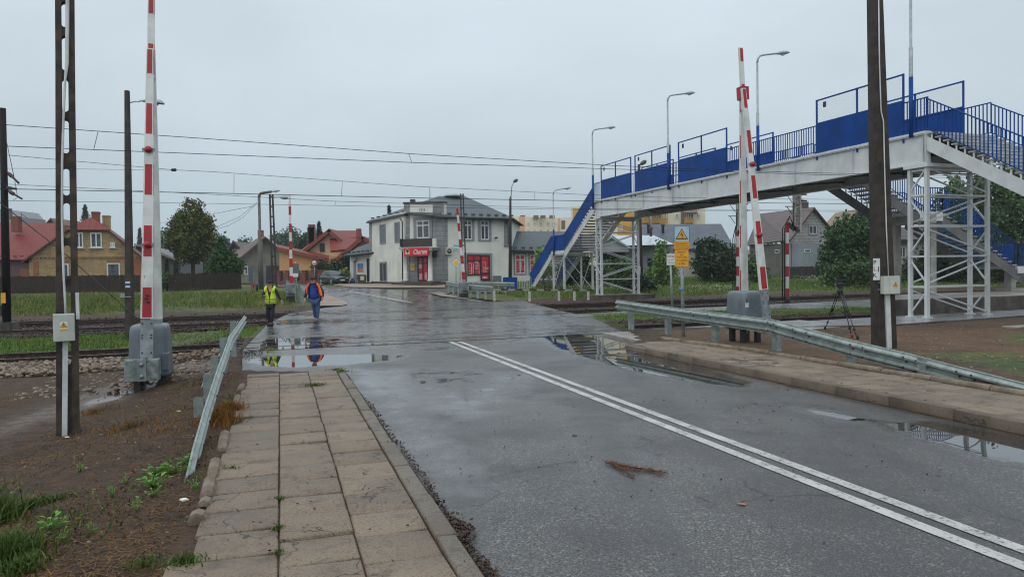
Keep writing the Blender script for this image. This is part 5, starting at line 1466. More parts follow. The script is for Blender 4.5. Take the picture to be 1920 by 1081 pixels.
pole_wires('middle sagging service wire left of the far street lamp', [(482, 379, 58), (450, 406, 60), (400, 428, 64), (320, 455, 75)])
pole_wires('lowest sagging service wire left of the far street lamp', [(482, 381, 58), (455, 408, 60), (430, 422, 62), (402, 431, 64), (330, 448, 75)])
# ================================================================ SIGNS
def post_sign(name, lab, base, top, r_=.03, group=None, cat='sign'):
    t = thing(name, lab, cat, base, group); m_ = MB(); m_.tube([Vector(base) - UP * .2, top], r_, 10); m_.build('post', GALV, t); return t
sb = Gz(1281.5, 634, .06); SD = sb.y
sg = post_sign('warning_sign', 'yellow high voltage warning sign with lightning triangle on tall steel post', sb, W(1277, 425, SD), .045)
m_ = MB(); m_.tube([W(1278.5, 540, SD), W(1278.5, 545, SD)], .05, 10); m_.build('blue_band', M('band_blue', '3a7fc0', rough=.5), sg)
yo = -.07
def sp(px, py, o=0.0): return W(px, py, SD) + YV * (yo - o)
def plate(x0, y0, x1, y1, mat, par, o=0.0, th=.006, nm='plate'):
    a_, b_ = sp(x0, y0, o), sp(x1, y1, o); m_ = MB(); m_.obox((a_ + b_) / 2, XV * abs(b_.x - a_.x), YV * th, UP * abs(a_.z - b_.z)); return m_.build(nm, mat, par)
bd = plate(1262, 424, 1292.2, 467.6, SIGNB, sg, 0)
plate(1263.4, 425, 1291, 452.3, M('sign_pale_blue', '9fbfcb', '8fb0bd', rough=.4), bd, .006)
tri_warning(sp(1277, 439.5, .0105), XV, .285, bd, -YV)
yp = plate(1262.8, 453, 1291.6, 466.8, YEL, bd, .006)
def ln(txt, px, py, hpx, wpx, par, col=INK, bold=.004, o=.0105):
    k = SD / FPX; text_mesh(txt, sp(px, py, o), XV, UP, hpx * k, .002, width=wpx * k, bold=bold).build('lettering', col, par)
ln('Nie dotykać!', 1277, 456.6, 3.2, 23, yp); ln('Urządzenie elektryczne', 1277, 461.0, 2.4, 26, yp); ln('Niebezpieczne dla życia', 1277, 464.6, 2.4, 26, yp)
b2p = plate(1264, 468.6, 1290, 499.2, YEL, sg, 0)
for tx, yy, hh, ww in (('PRZEWODY', 472.6, 2.8, 15.5), ('SIECI', 477.5, 2.8, 7), ('TRAKCYJNEJ', 482.4, 2.8, 18), ('NA WYSOKOŚCI', 487.6, 3.0, 21), ('5,10m', 494.3, 4.6, 11.5)): ln(tx, 1277, yy, hh, ww, b2p, o=.005)
ub = Gz(1261.5, 590, .0); UD = ub.y
us = post_sign('warning_sign', 'white notice with red UWAGA heading half hidden behind the yellow sign', ub, W(1256.5, 474, UD), .045)
SD_, SD = SD, UD
pl_ = plate(1249.2, 475.8, 1270.5, 496.3, SIGNW, us, 0)
ln('UWAGA', 1259.5, 480.6, 4.6, 18, pl_, RED, .012, .005); ln('STRZEŻ SIĘ', 1259.8, 487, 3.2, 19, pl_, INK, .006, .005); ln('POCIĄGU', 1259.8, 492.4, 3.2, 15, pl_, INK, .006, .005)
SD = SD_
# yellow diamond priority sign by the shop
pbase = G(855, 551); pd = pbase.y
ps = post_sign('priority_road_sign', 'yellow and white diamond priority road sign in front of the shop', pbase, W(855, 482, pd), .035)
def diamond(px, py, r_, o, mat, nm):
    c = W(px, py, pd) - YV * (.05 + o); k = r_ * pd / FPX; m_ = MB(); m_.prism([c - XV * k, c - UP * k, c + XV * k, c + UP * k], YV * .008); return m_.build(nm, mat, ps)
diamond(855.2, 492.3, 9.6, -.012, M('sign_edge', '3c4548', rough=.5), 'plate'); diamond(855.2, 492.3, 8.8, 0, SIGNW, 'plate'); diamond(855.2, 492.3, 5.6, .009, M('sign_yellow', 'e2b416', 'd0a412', rough=.4), 'plate')
# back of a sign, no overtaking sign, blue board
sb2 = spot(556, 47); t = post_sign('road_sign', 'grey back of two road sign boards beside the far barrier', sb2, W(554, 490, 47), .035)
m_ = MB(); a_ = W(554, 503, 46.9); m_.obox(a_, XV * .44, YV * .02, UP * .62); m_.build('sign_board', SIGNB, t)
m_ = MB(); m_.obox(W(553, 515.5, 46.9), XV * .42, YV * .02, UP * .22); m_.build('sign_board', SIGNW, t)
sb2 = spot(590, 74); t = post_sign('no_overtaking_sign', 'round red ringed no overtaking sign in front of the orange wall', sb2, W(589.5, 489, 74), .04)
c = W(589.3, 493, 73.9)
m_ = MB(); m_.lathe([(.30, 0), (.30, .02)], c, 24, axis=-YV); m_.build('plate', RED, t)
m_ = MB(); m_.lathe([(.225, .0), (.225, .026)], c, 24, axis=-YV); m_.build('plate', SIGNW, t)
for dx, mt in ((-.09, RED), (.09, INK)):
    m_ = MB(); q_ = c + XV * dx - YV * .03; m_.obox(q_, XV * .13, YV * .006, UP * .05).obox(q_ + UP * .045, XV * .07, YV * .006, UP * .04); m_.build('car_symbol', mt, t)
sb2 = spot(471, 57); t = post_sign('road_sign', 'narrow blue grey sign board seen from behind beside the far street lamp', sb2, W(470, 497, 57), .04)
m_ = MB(); m_.obox(W(470, 513, 56.9), XV * .34, YV * .03, UP * 1.25); m_.build('sign_board', M('sign_bluegrey', '46545c', rough=.5), t)
hb = spot(474.5, 55.5); m_ = MB(); m_.lathe([(.09, 0), (.09, .05), (.06, .07), (.06, .42), (.09, .45), (.07, .55), (.02, .6)], hb, 10)
for sx in (-1, 1): m_.lathe([(.035, 0), (.035, .12)], hb + UP * .38, 8, axis=(sx, 0, 0))
tag(m_.build('fire_hydrant', RED), 'small red hydrant beside the far street lamp foot', 'hydrant')
hb = spot(481, 55); m_ = MB(); m_.lathe([(.09, 0), (.1, .5), (.1, .52), (.02, .56)], hb, 10); tag(m_.build('bollard', M('bollard_dark', '2c3640', rough=.5)), 'short dark bollard between the red hydrant and the far lamp', 'bollard')
# ---------------------------------------------------------------- low red white barrier, blue panel and pedestrian railing by the far stairs
y0_ = G(930, 566); y1_ = G(1110, 562)
t = thing('pedestrian_barrier', 'low red and white pedestrian rail on white posts in front of the far stairs', 'barrier', y0_)
rail = [W(925, 543, y0_.y), W(1113, 543.5, y1_.y)]
m1, m2 = MB(), MB(); n = 14
for i in range(n):
    a_, b_ = rail[0].lerp(rail[1], i / n), rail[0].lerp(rail[1], (i + 1) / n); (m1 if i % 2 else m2).beam(a_, b_, .06, .10)
join_mb((0, m1), (1, m2)).build('rail', [M('faded_red', '4f2724', '3d2422', rough=.8), M('dirty_white', '98968e', '85837b', rough=.8)], t)
for px, py in ((927, 566), (993, 565), (1048, 563.5), (1077, 563), (1103, 562)):
    q_ = G(px, py); k = (px - 925) / 188; z_ = rail[0].lerp(rail[1], k).z; m_ = MB(); m_.obox(Vector((q_.x, q_.y, (z_ - .07 + q_.z - .1) / 2)), XV * .14, YV * .12, UP * (z_ - .07 - q_.z + .1)); m_.build('post', M('post_offwhite', 'b9b7ae', 'a19f96', rough=.7), t)
t = thing('blue_screen', 'blue solid panel with white bar railing at the foot of far stairs', 'screen', spot(957, 56))
m_ = MB(); m_.prism([W(943, 519.5, 56), W(971, 519.5, 56), W(971, 543, 56), W(943, 543, 56)], YV * .03); m_.build('solid_panel', BLUE, t)
a_ = W(971, 542, 56); b_ = W(996, 542, 56); h_ = W(971, 519.5, 56).z - a_.z
rail_run(a_, b_, h_, .12, .016).build('railing', M('railing_white', 'b9bcbc', rough=.5), t)
# ================================================================ TRIPOD
tb = Gz(1580, 630, .05); TD = 19.3
t = thing('camera_tripod', 'black camera tripod with pan handle and no camera on the sand', 'tripod', tb)
hubp = W(1575, 545, TD)
BLK = M('tripod_black', '17171a', '222226', rough=.4)
feet = [(Gz(1547, 617, .05)), (Gz(1597.5, 633, .05)), (Gz(1608, 636, .05))]
for i, fpt in enumerate(feet):
    m_ = MB(); d = (fpt - hubp); sd = d.cross(UP).normalized()
    st_ = hubp + Vector((d.x, d.y, 0)) * .06; mid = st_.lerp(fpt, .52)
    for k in (-.022, .022): m_.tube([st_ + sd * k * 1.4, mid + sd * k], .011, 6)
    m_.tube([st_.lerp(fpt, .42), fpt], .013, 6)
    m_.obox(mid, sd * .075, UP.cross(sd) * .05, UP * .06); m_.obox(st_.lerp(fpt, .8), sd * .05, UP.cross(sd) * .04, UP * .05)
    l_ = m_.build('leg', BLK, t)
    m_ = MB(); m_.lathe([(.02, 0), (.035, .02), (.03, .09), (.015, .11)], fpt, 8); m_.build('foot', RED if i == 1 else BLK, l_)
m_ = MB(); lowc = hubp - UP * .5
for fpt in feet:
    st_ = hubp; m_.beam(lowc, st_.lerp(fpt, .52), .02, .015)
m_.build('spreader', BLK, t)
m_ = MB(); m_.lathe([(.02, -.12), (.055, -.08), (.075, -.02), (.07, .03), (.05, .06)], hubp, 14); m_.build('bowl', BLK, t)
m_ = MB(); c = W(1575.5, 534, TD); m_.obox(c, XV * .11, YV * .1, UP * .2); m_.lathe([(.06, -.08), (.06, .08)], c + UP * .02, 12, axis=XV); hd = m_.build('fluid_head', BLK, t, bevel=.01)
m_ = MB(); m_.obox(W(1577, 525, TD), XV * .27, YV * .1, UP * .035); m_.build('camera_plate', BLK, t, bevel=.005)
m_ = MB(); m_.tube([W(1584, 528, TD), W(1592, 532, TD - .1), W(1610, 541, TD - .2)], [.009, .009, .009], 8); m_.tube([W(1599, 535.5, TD - .15), W(1610, 541, TD - .2)], .015, 8); m_.build('pan_handle', BLK, t)
# ================================================================ PEOPLE
def skin_obj(name, joints, bones, mat, parent, levels=2, root=0):
    """continuous surface grown over a skeleton (frozen to plain mesh)"""
    names = list(joints); idx = {n: i for i, n in enumerate(names)}
    me = bpy.data.meshes.new(name); o0 = LOC[parent.name]
    me.from_pydata([tuple(Vector(joints[n][0]) - o0) for n in names], [(idx[a], idx[b]) for a, b in bones], [])
    o = bpy.data.objects.new(name, me); COL.objects.link(o)
    md = o.modifiers.new('skin', 'SKIN'); md.use_smooth_shade = True; md.branch_smoothing = .3
    for n in names:
        v = me.skin_vertices[0].data[idx[n]]; r_ = joints[n][1]; v.radius = r_ if isinstance(r_, tuple) else (r_, r_); v.use_root = (idx[n] == root)
    ss = o.modifiers.new('sub', 'SUBSURF'); ss.levels = levels; ss.render_levels = levels
    dg = bpy.context.evaluated_depsgraph_get(); dg.update()
    m2 = bpy.data.meshes.new_from_object(o.evaluated_get(dg)); o.modifiers.clear(); o.data = m2; bpy.data.meshes.remove(me); m2.name = name
    m2.materials.clear(); m2.materials.append(mat)
    for p in m2.polygons: p.use_smooth = True
    o.parent = parent; LOC[o.name] = o0
    return o
SKIN = M('skin', 'b98a72', 'a87a63', rough=.55); HAIR = M('dark_hair', '2a211c', rough=.6)
def person(lab, J, pelvis, clothes, face, D, hand_dir=None):
    """J: joint -> (point, radius)"""
    t = thing('person', lab, 'person', J['ground'][0])
    jj = {k: v for k, v in J.items() if k != 'ground'}
    bones = [('pelvis', 'chest'), ('chest', 'neck'), ('neck', 'head'), ('head', 'crown')]
    for s_ in 'LR':
        bones += [('chest', 'sh' + s_), ('sh' + s_, 'el' + s_), ('el' + s_, 'wr' + s_), ('wr' + s_, 'hd' + s_), ('pelvis', 'hip' + s_), ('hip' + s_, 'kn' + s_), ('kn' + s_, 'an' + s_), ('an' + s_, 'to' + s_)]
    order = ['pelvis', 'chest', 'neck', 'head', 'crown'] + [k + s_ for s_ in 'LR' for k in ('sh', 'el', 'wr', 'hd', 'hip', 'kn', 'an', 'to')]
    fing = {}
    for s_ in 'LR':
        hp = jj['hd' + s_][0]; wr = jj['wr' + s_][0]; d = (hp - wr).normalized(); sd = d.cross(YV).normalized()
        for k, (o_, l_) in enumerate(((-.03, .07), (-.01, .085), (.01, .08), (.03, .065))):
            fing['f%d%s' % (k, s_)] = (hp + sd * o_ * .5, .010); fing['g%d%s' % (k, s_)] = (hp + sd * o_ + d * l_ * .6 - YV * .008, .009); fing['h%d%s' % (k, s_)] = (hp + sd * o_ + d * l_ - YV * .03, .008)
            bones += [('hd' + s_, 'g%d%s' % (k, s_)), ('g%d%s' % (k, s_), 'h%d%s' % (k, s_))]
        fing['t0' + s_] = (wr.lerp(hp, .4) + sd * .035 - YV * .02, .011); fing['t1' + s_] = (wr.lerp(hp, .9) + sd * .05 - YV * .035, .009); bones += [('wr' + s_, 't0' + s_), ('t0' + s_, 't1' + s_)]
    fing = {k: v for k, v in fing.items() if k[0] != 'f'}
    allj = {k: jj[k] for k in order}; allj.update(fing)
    body = skin_obj('body', allj, bones, SKIN, t)
    hc = J['head'][0]; cr_ = J['crown'][0]; hr = .085
    m_ = MB()
    m_.lathe([(.004, 0), (.016, .006), (.013, .02), (.006, .03)], hc + UP * -.005 - YV * (hr + .015), 8, axis=Vector((0, -.5, .7)))
    m_.build('nose', SKIN, body)
    m_ = MB()
    for sx in (-1, 1): m_.lathe([(.004, 0), (.012, .003), (.004, .007)], hc + XV * sx * .033 + UP * .03 - YV * (hr * .98), 8, axis=-YV)
    m_.build('eyes', M('eye_dark', '2a2320', rough=.3), body)
    m_ = MB(); m_.obox(hc - UP * .045 - YV * (hr * .99), XV * .05, YV * .012, UP * .011); m_.build('mouth', M('lips', '7e4a42', rough=.5), body)
    m_ = MB()
    for sx in (-1, 1): m_.lathe([(.006, -.012), (.022, -.004), (.022, .006), (.006, .012)], hc + XV * sx * (hr * .98) + UP * .005, 8, axis=XV)
    m_.build('ears', SKIN, body)
    return t, body
def jn(px, py, D, r_, off=0.0): return (W(px, py, D) + YV * off, r_)
# woman in the yellow vest
D_ = 27.6
J = {'ground': (Gz(508, 609.5, 0), 0), 'pelvis': jn(507.4, 570, D_, (.135, .10)), 'chest': jn(507.2, 545, D_, (.135, .095)), 'neck': jn(507, 537.8, D_, .052), 'head': jn(506.8, 532.2, D_, (.078, .088), -.02), 'crown': jn(506.6, 528.6, D_, (.07, .08), -.01),
     'shL': jn(498.8, 541.2, D_, .06), 'elL': jn(493.5, 553.5, D_, .046, -.02), 'wrL': jn(499, 555, D_, .034, -.22), 'hdL': jn(501.3, 554.2, D_, .036, -.28),
     'shR': jn(515.4, 541, D_, .06), 'elR': jn(521.6, 553.5, D_, .044), 'wrR': jn(527, 563, D_, .032), 'hdR': jn(528.6, 566.3, D_, .034),
     'hipL': jn(503.6, 572, D_, .088), 'knL': jn(502.6, 588.5, D_, .062, -.05), 'anL': jn(505.5, 604.6, D_, .034, .05), 'toL': jn(505.2, 607.6, D_, .026, -.0),
     'hipR': jn(511.4, 572, D_, .088), 'knR': jn(512, 588, D_, .062, -.1), 'anR': jn(510.6, 605.5, D_, .034, -.1), 'toR': jn(510.5, 608.2, D_, .026, -.16)}
t, bd_ = person('woman in yellow vest and dark cap walking over the crossing with a phone', J, 0, 0, 0, D_)
NAVY = M('navy_cloth', '191c28', '12141d', scale=12, rough=.85); BLACKC = M('black_jacket', '17181c', '101114', scale=12, rough=.8)
HIVIS = M('hi_vis_yellow', 'c4e21a', 'b2d015', scale=10, rough=.6); REFL = M('reflective_band', '9a9a72', '86865f', rough=.35)
def grow(k, d): 
    p, r_ = J[k]; return (p, tuple(x + d for x in r_) if isinstance(r_, tuple) else r_ + d)
cl = {k: grow(k, .014) for k in ('chest', 'pelvis', 'shL', 'elL', 'wrL', 'shR', 'elR', 'wrR')}; cl['neck'] = (J['neck'][0] - UP * .0, .068)
skin_obj('jacket', cl, [('pelvis', 'chest'), ('chest', 'neck'), ('chest', 'shL'), ('shL', 'elL'), ('elL', 'wrL'), ('chest', 'shR'), ('shR', 'elR'), ('elR', 'wrR')], BLACKC, t)
cl = {k: grow(k, .016) for k in ('pelvis', 'hipL', 'knL', 'anL', 'hipR', 'knR', 'anR')}
skin_obj('trousers', cl, [('pelvis', 'hipL'), ('hipL', 'knL'), ('knL', 'anL'), ('pelvis', 'hipR'), ('hipR', 'knR'), ('knR', 'anR')], NAVY, t)
def shoes(par, mat):
    for s_ in 'LR':
        a_, b_ = J['an' + s_][0], J['to' + s_][0]; g_ = J['ground'][0].z
        q0 = Vector((a_.x, a_.y + .05, max(g_ + .055, a_.z - .11))); q1 = Vector((b_.x, a_.y - .2, q0.z - .015))
        m_ = MB(); m_.tube([q0 + UP * .05 + YV * .02, q0, q0.lerp(q1, .5), q1, q1 - YV * .03], [.062, .068, .064, .058, .03], 10); m_.build('shoe', mat, par)
shoes(t, BLACKC)
def vest_shell(par, pts_top, pts_bot, mat, D, dep, name='vest'):
    """open-front waistcoat lofted round the torso"""
    vs, fs = [], []; rows = 7; n = 26
    for j in range(rows):
        k = j / (rows - 1)
        cx = pts_top[0] + (pts_bot[0] - pts_top[0]) * k; hw = pts_top[1] + (pts_bot[1] - pts_top[1]) * k; py = pts_top[2] + (pts_bot[2] - pts_top[2]) * k
        c = W(cx, py, D)
        op = max(.05, (.62 - k * .95)) if name == 'vest' else .8
        for i in range(n):
            an = math.radians(-90) + op + (2 * math.pi - 2 * op) * i / (n - 1)
            vs.append(c + XV * math.cos(an) * hw + YV * math.sin(an) * dep * (1 + .1 * k))
    for j in range(rows - 1):
        for i in range(n - 1): fs.append((j * n + i, j * n + i + 1, (j + 1) * n + i + 1, (j + 1) * n + i))
    m_ = MB(); m_.add(vs, fs, 0, True); o_ = m_.build(name, mat, par); sl = o_.modifiers.new('solid', 'SOLIDIFY'); sl.thickness = .012; sl.offset = 1
    return o_
v_ = vest_shell(t, (507.1, .185, 540), (507.6, .215, 569.3), HIVIS, D_, .135)
m_ = MB()
for sx, px in ((-1, 499.6), (1, 514.4)): m_.tube([W(px, 547, D_) - YV * .13, W(px + sx * .6, 541, D_) - YV * .10, W(px + sx * .4, 537.9, D_), W(px + sx * .6, 541, D_) + YV * .10, W(px, 548, D_) + YV * .13], [.045, .05, .05, .05, .045], 8)
m_.build('vest_shoulders', HIVIS, v_)
m_ = MB()
for py in (560.3, 564.9):
    c = W(507.5, py, D_); ring = [c + XV * math.cos(a_) * .219 + YV * math.sin(a_) * .152 for a_ in np.linspace(-math.pi / 2 + .06, 1.5 * math.pi - .06, 28)]
    for a_, b_ in zip(ring, ring[1:]): m_.beam(a_, b_, .012, .045)
m_.build('reflective_bands', REFL, v_)
def cap(par, mat, D, px, py, r_=.1):
    c = W(px, py, D) - YV * .015; m_ = MB(); m_.lathe([(r_, -.02), (r_ * 1.0, .02), (r_ * .85, .055), (r_ * .45, .075), (.01, .08)], c, 16)
    m_.prism([c + XV * .07 - YV * .07 - UP * .015, c + XV * .05 - YV * .175 - UP * .035, c - XV * .05 - YV * .175 - UP * .035, c - XV * .07 - YV * .07 - UP * .015], UP * .012); return m_.build('cap', mat, par)
cap(t, BLACKC, D_, 506.7, 529.8)
m_ = MB(); m_.lathe([(.088, -.05), (.092, .0), (.09, .04)], W(506.7, 531.3, D_) + YV * .018, 14); m_.build('hair', HAIR, t)
m_ = MB(); m_.obox(W(491, 548.8, D_) - YV * .3, XV * .11, YV * .05, UP * .02); tag(m_.build('phone', M('phone_grey', '8a9090', rough=.3)), "grey phone held out by the woman in the yellow vest", 'phone')
# man in blue shirt and orange vest
D_ = 29.3
J = {'ground': (Gz(594, 601.5, .04), 0), 'pelvis': jn(591.3, 560, D_, (.18, .15)), 'chest': jn(588.2, 538.5, D_, (.17, .13)), 'neck': jn(587, 531, D_, .062), 'head': jn(586.6, 525, D_, (.083, .098), -.02), 'crown': jn(586.2, 521.4, D_, (.075, .088), -.01),
     'shL': jn(578.3, 535, D_, .07), 'elL': jn(574, 548.8, D_, .054), 'wrL': jn(573, 559.5, D_, .04, -.08), 'hdL': jn(572.8, 562.8, D_, .04, -.1),
     'shR': jn(598.2, 535, D_, .07), 'elR': jn(605.2, 547.5, D_, .054), 'wrR': jn(605.8, 557.5, D_, .04, -.08), 'hdR': jn(605.5, 560.6, D_, .04, -.1),
     'hipL': jn(587.6, 563, D_, .105), 'knL': jn(588.9, 580.5, D_, .066, .05), 'anL': jn(589.6, 596, D_, .04, .15), 'toL': jn(589.5, 598.4, D_, .03, .1),
     'hipR': jn(595.6, 563, D_, .105), 'knR': jn(597.0, 580, D_, .066, -.1), 'anR': jn(596.2, 597, D_, .04, -.1), 'toR': jn(596.0, 599.6, D_, .03, -.16)}
t, bd_ = person('stout man in blue shirt, jeans and open orange safety vest on the crossing', J, 0, 0, 0, D_)
BLUES = M('royal_blue_shirt', '14378f', '102d78', scale=8, rough=.8); JEAN = M('jeans', '3b5578', '2b4060', scale=10, rough=.85); ORNG = M('hi_vis_orange', 'ff6a24', 'f05c18', scale=10, rough=.6); DNAVY = M('dark_navy_sleeve', '1f2a45', '182037', rough=.85); GREYV = M('grey_vest_lining', '3d434d', '343a43', rough=.85)
cl = {k: grow(k, .016) for k in ('chest', 'pelvis')}; cl['pelvis'] = (J['pelvis'][0] - UP * .06, (.215, .19)); cl['neck'] = (J['neck'][0] - UP * .02, .078)
cl['belly'] = (J['pelvis'][0].lerp(J['chest'][0], .45) - YV * .06, (.2, .18))
skin_obj('shirt', cl, [('pelvis', 'belly'), ('belly', 'chest'), ('chest', 'neck')], BLUES, t)
cl = {k: grow(k, .016) for k in ('shL', 'elL', 'wrL', 'shR', 'elR', 'wrR', 'chest')}
skin_obj('jacket_sleeves', cl, [('chest', 'shL'), ('shL', 'elL'), ('elL', 'wrL'), ('chest', 'shR'), ('shR', 'elR'), ('elR', 'wrR')], DNAVY, t, root=6)
cl = {k: grow(k, .02) for k in ('pelvis', 'hipL', 'knL', 'anL', 'hipR', 'knR', 'anR')}
skin_obj('jeans', cl, [('pelvis', 'hipL'), ('hipL', 'knL'), ('knL', 'anL'), ('pelvis', 'hipR'), ('hipR', 'knR'), ('knR', 'anR')], JEAN, t)
shoes(t, M('grey_shoe', '77756f', '5a5852', rough=.7))
v_ = vest_shell(t, (588.2, .235, 536), (591, .285, 561.5), GREYV, D_, .2, name='open_vest')
for xs, w_ in (((577.6, 580.2, 577.3, 576.5), 3.0), ((596.8, 599.6, 603, 604.8), 5.4)):
    m_ = MB(); ys = (543, 533.2, 540, 553); l_ = [(xs[1] - (4 if w_ > 4 else -3.5), 531.2), (xs[1], 532.5)]
    sgn = 1 if w_ > 4 else -1
    if sgn > 0: pl = [(594.5, 529.9), (597.5, 530.6), (601, 536), (604.6, 546), (606.3, 553), (604.5, 555.6), (601.7, 553), (600, 545), (598.6, 538), (595.8, 534)]
    else: pl = [(583.5, 530), (580, 531.5), (577.2, 536), (575.9, 543), (575.9, 550.5), (577.6, 550.5), (578.2, 543), (579.3, 537.5), (581.5, 534)]
    m_.prism([W(a_, b_, D_) - YV * .185 for a_, b_ in pl], YV * .12)
    sm_ = m_.build('orange_panel', ORNG, v_, bevel=.03, seg=3)
cap(t, BLACKC, D_, 586.4, 522.8, .106)
# ================================================================ BUILDINGS
GLASS = M('window_glass', '10151a', '1c242a', scale=.8, rough=.06, spec=.6)
CURT = M('curtained_glass', '4e565a', '2f373c', scale=3, rough=.12)
FRW = M('window_frame_white', 'd2d5d6', 'bfc3c4', rough=.4)
FRD = M('frame_dark', '24262a', '1a1b1e', rough=.5)
def win(w, par, x0, y0, x1, y1, frame=FRW, glass=GLASS, fw=.07, mull=1, off=.03, trans=0, surround=None, sw=.18, sill=None, name='window'):
    xm, ym = (x0 + x1) / 2, (y0 + y1) / 2
    t0, _ = w.at(x0, ym); t1, _ = w.at(x1, ym); _, z1 = w.at(xm, y0); _, z0 = w.at(xm, y1); n = w.n
    m_ = MB()
    def rb(ta, tb, za, zb, o_, th): m_.obox(w.pt((ta + tb) / 2, (za + zb) / 2, o_), w.d * abs(tb - ta), n * th, UP * abs(zb - za))
    if surround:
        s_ = MB(); q0, q1, r0, r1 = t0 - sw, t1 + sw, z0 - sw * .4, z1 + sw
        for (ta, tb, za, zb) in ((q0, t0, r0, r1), (t1, q1, r0, r1), (t0, t1, z1, r1), (t0, t1, r0, z0)): s_.obox(w.pt((ta + tb) / 2, (za + zb) / 2, .05), w.d * (tb - ta), n * .1, UP * (zb - za))
        so = s_.build('window_surround', surround, par)
    rb(t0, t0 + fw, z0, z1, off, .06); rb(t1 - fw, t1, z0, z1, off, .06); rb(t0 + fw, t1 - fw, z1 - fw, z1, off, .06); rb(t0 + fw, t1 - fw, z0, z0 + fw, off, .06)
    for k in range(mull):
        c = t0 + (t1 - t0) * (k + 1) / (mull + 1); rb(c - fw * .5, c + fw * .5, z0 + fw, z1 - fw, off + .004, .06)
    if trans: zc = z0 + (z1 - z0) * trans; rb(t0 + fw, t1 - fw, zc - fw * .5, zc + fw * .5, off + .002, .06)
    if sill: m_.obox(w.pt((t0 + t1) / 2, z0 - .05, .08), w.d * (t1 - t0 + .2), n * .2, UP * .06)
    o_ = m_.build(name, frame, par)
    p_ = MB(); p_.obox(w.pt((t0 + t1) / 2, (z0 + z1) / 2, off - .012), w.d * (t1 - t0 - fw), n * .02, UP * (z1 - z0 - fw)); p_.build('pane', glass, o_)
    return o_, (t0, t1, z0, z1)
def wall_poly(w, par, px_pts, mat, th=.25, name='wall', off=0.0):
    P_ = []
    for a_, b_ in px_pts: t, z = w.at(a_, b_); P_.append(w.pt(t, z, off))
    m_ = MB(); m_.prism(P_, -w.n * th); return m_.build(name, mat, par)
def slab3(par, pts, mat, th=.12, name='roof', edge=None):
    P_ = [W(*p) for p in pts]; return slabp(par, P_, mat, th, name, edge)
def slabp(par, P_, mat, th=.12, name='roof', edge=None):
    n = Vector((0, 0, 0))
    for i in range(len(P_)): n += P_[i].cross(P_[(i + 1) % len(P_)])
    n.normalize(); n = n if n.z > 0 else -n
    m_ = MB(); m_.prism(P_, -n * th, 0, 1 if edge else None); return m_.build(name, [mat, edge] if edge else mat, par)
def part_box(par, name, mat, c, ax, ay, az, bevel=0.0): m_ = MB(); m_.obox(c, ax, ay, az); return m_.build(name, mat, par, bevel=bevel)
BRK = Mbrick('yellow_brick', 'b3986a', '9d8159', '837560', .3, .095, .014)
REDM = Mstripe('red_metal_roof', '722a27', '5f2220', .5, 'x', rough=.5, spec=.2, bump=.02, var=.5)
BRKR = Mbrick('orange_brick', 'a2603c', '93553a', '7d6a58', .27, .078)
SIDE = Mstripe('plum_siding', '55373a', '462d30', .22, 'y', rough=.5, bump=.015)
CHIM = Mbrick('red_chimney_brick', '8f4436', '7c3b30', '6d5a50', .27, .08)
BROWN = M('brown_trim', '4f2f24', '422720', rough=.5)
# ---- brick house at left
O_ = spot(55, 58); dg_ = Vector((math.sin(R(67.4)), math.cos(R(67.4)), 0)); ax_ = Vector((-dg_.y, dg_.x, 0))
w1 = Wall(O_, O_ + dg_); tR, _ = w1.at(265, 490); _, zE = w1.at(55, 482)
t = thing('brick_house', 'yellow brick house with red metal roof and half hipped gable behind dark fence', 'house', O_)
tA, zA = w1.at(165, 405); tL1, zH = w1.at(127, 430); tR1, zH2 = w1.at(204, 430); zb = O_.z - .4
m_ = MB(); m_.prism([w1.pt(0, zb), w1.pt(tR, zb), w1.pt(tR, zE), w1.pt(tR1, zH), w1.pt(tL1, zH), w1.pt(0, zE)], ax_ * .3)
m_.obox(w1.pt(tR - .12, (zb + zE) / 2) + ax_ * 6.2, w1.d * .24, ax_ * 11.7, UP * (zE - zb)); m_.obox(w1.pt(.12, (zb + zE) / 2) + ax_ * 6.2, w1.d * .24, ax_ * 11.7, UP * (zE - zb))
m_.build('wall', BRK, t)
oh = .35; rA = w1.pt(tA, zA) + ax_ * 1.5; rB = w1.pt(tA, zA) + ax_ * 12.3
def gp(tt, z, back=-oh): return w1.pt(tt, z) + ax_ * back
slabp(t, [gp(-.45, zE - .35), gp(tL1, zH), rA, rB, gp(-.45, zE - .35, 12.3)], REDM, .1, 'roof', BROWN)
slabp(t, [gp(tR + .45, zE - .35), gp(tR + .45, zE - .35, 12.3), rB, rA, gp(tR1, zH)], REDM, .1, 'roof', BROWN)
slabp(t, [gp(tL1 - .15, zH - .03), gp(tR1 + .15, zH - .03), rA + UP * .03], REDM, .1, 'roof', BROWN)
m_ = MB(); _, zc = w1.at(160, 480); m_.obox(w1.pt(tR / 2, zc, .05), w1.d * tR, w1.n * .1, UP * .16)
for k in range(int(tR / .28)): m_.obox(w1.pt(.14 + k * .28, zc - .14, .04), w1.d * .14, w1.n * .08, UP * .12)
m_.build('cornice', BRK, t)
wall_poly(w1, t, [(62.5, 490), (72, 490), (72, 523), (62.5, 523)], BRKR, .06, 'pilaster', .05)
wall_poly(w1, t, [(246, 476), (264, 484), (264, 521), (249, 521)], BRKR, .06, 'pilaster', .05)
for (a, b, c, d, ml, sl) in ((141, 436, 156, 464, 1, 1), (169.5, 436, 191, 464, 1, 1), (207, 454, 215.5, 463.5, 1, 1), (105, 494, 129, 525, 1, 1), (200.5, 493, 225, 524, 0, 1)): win(w1, t, a, b, c, d, glass=CURT, mull=ml, sill=sl, fw=.09)
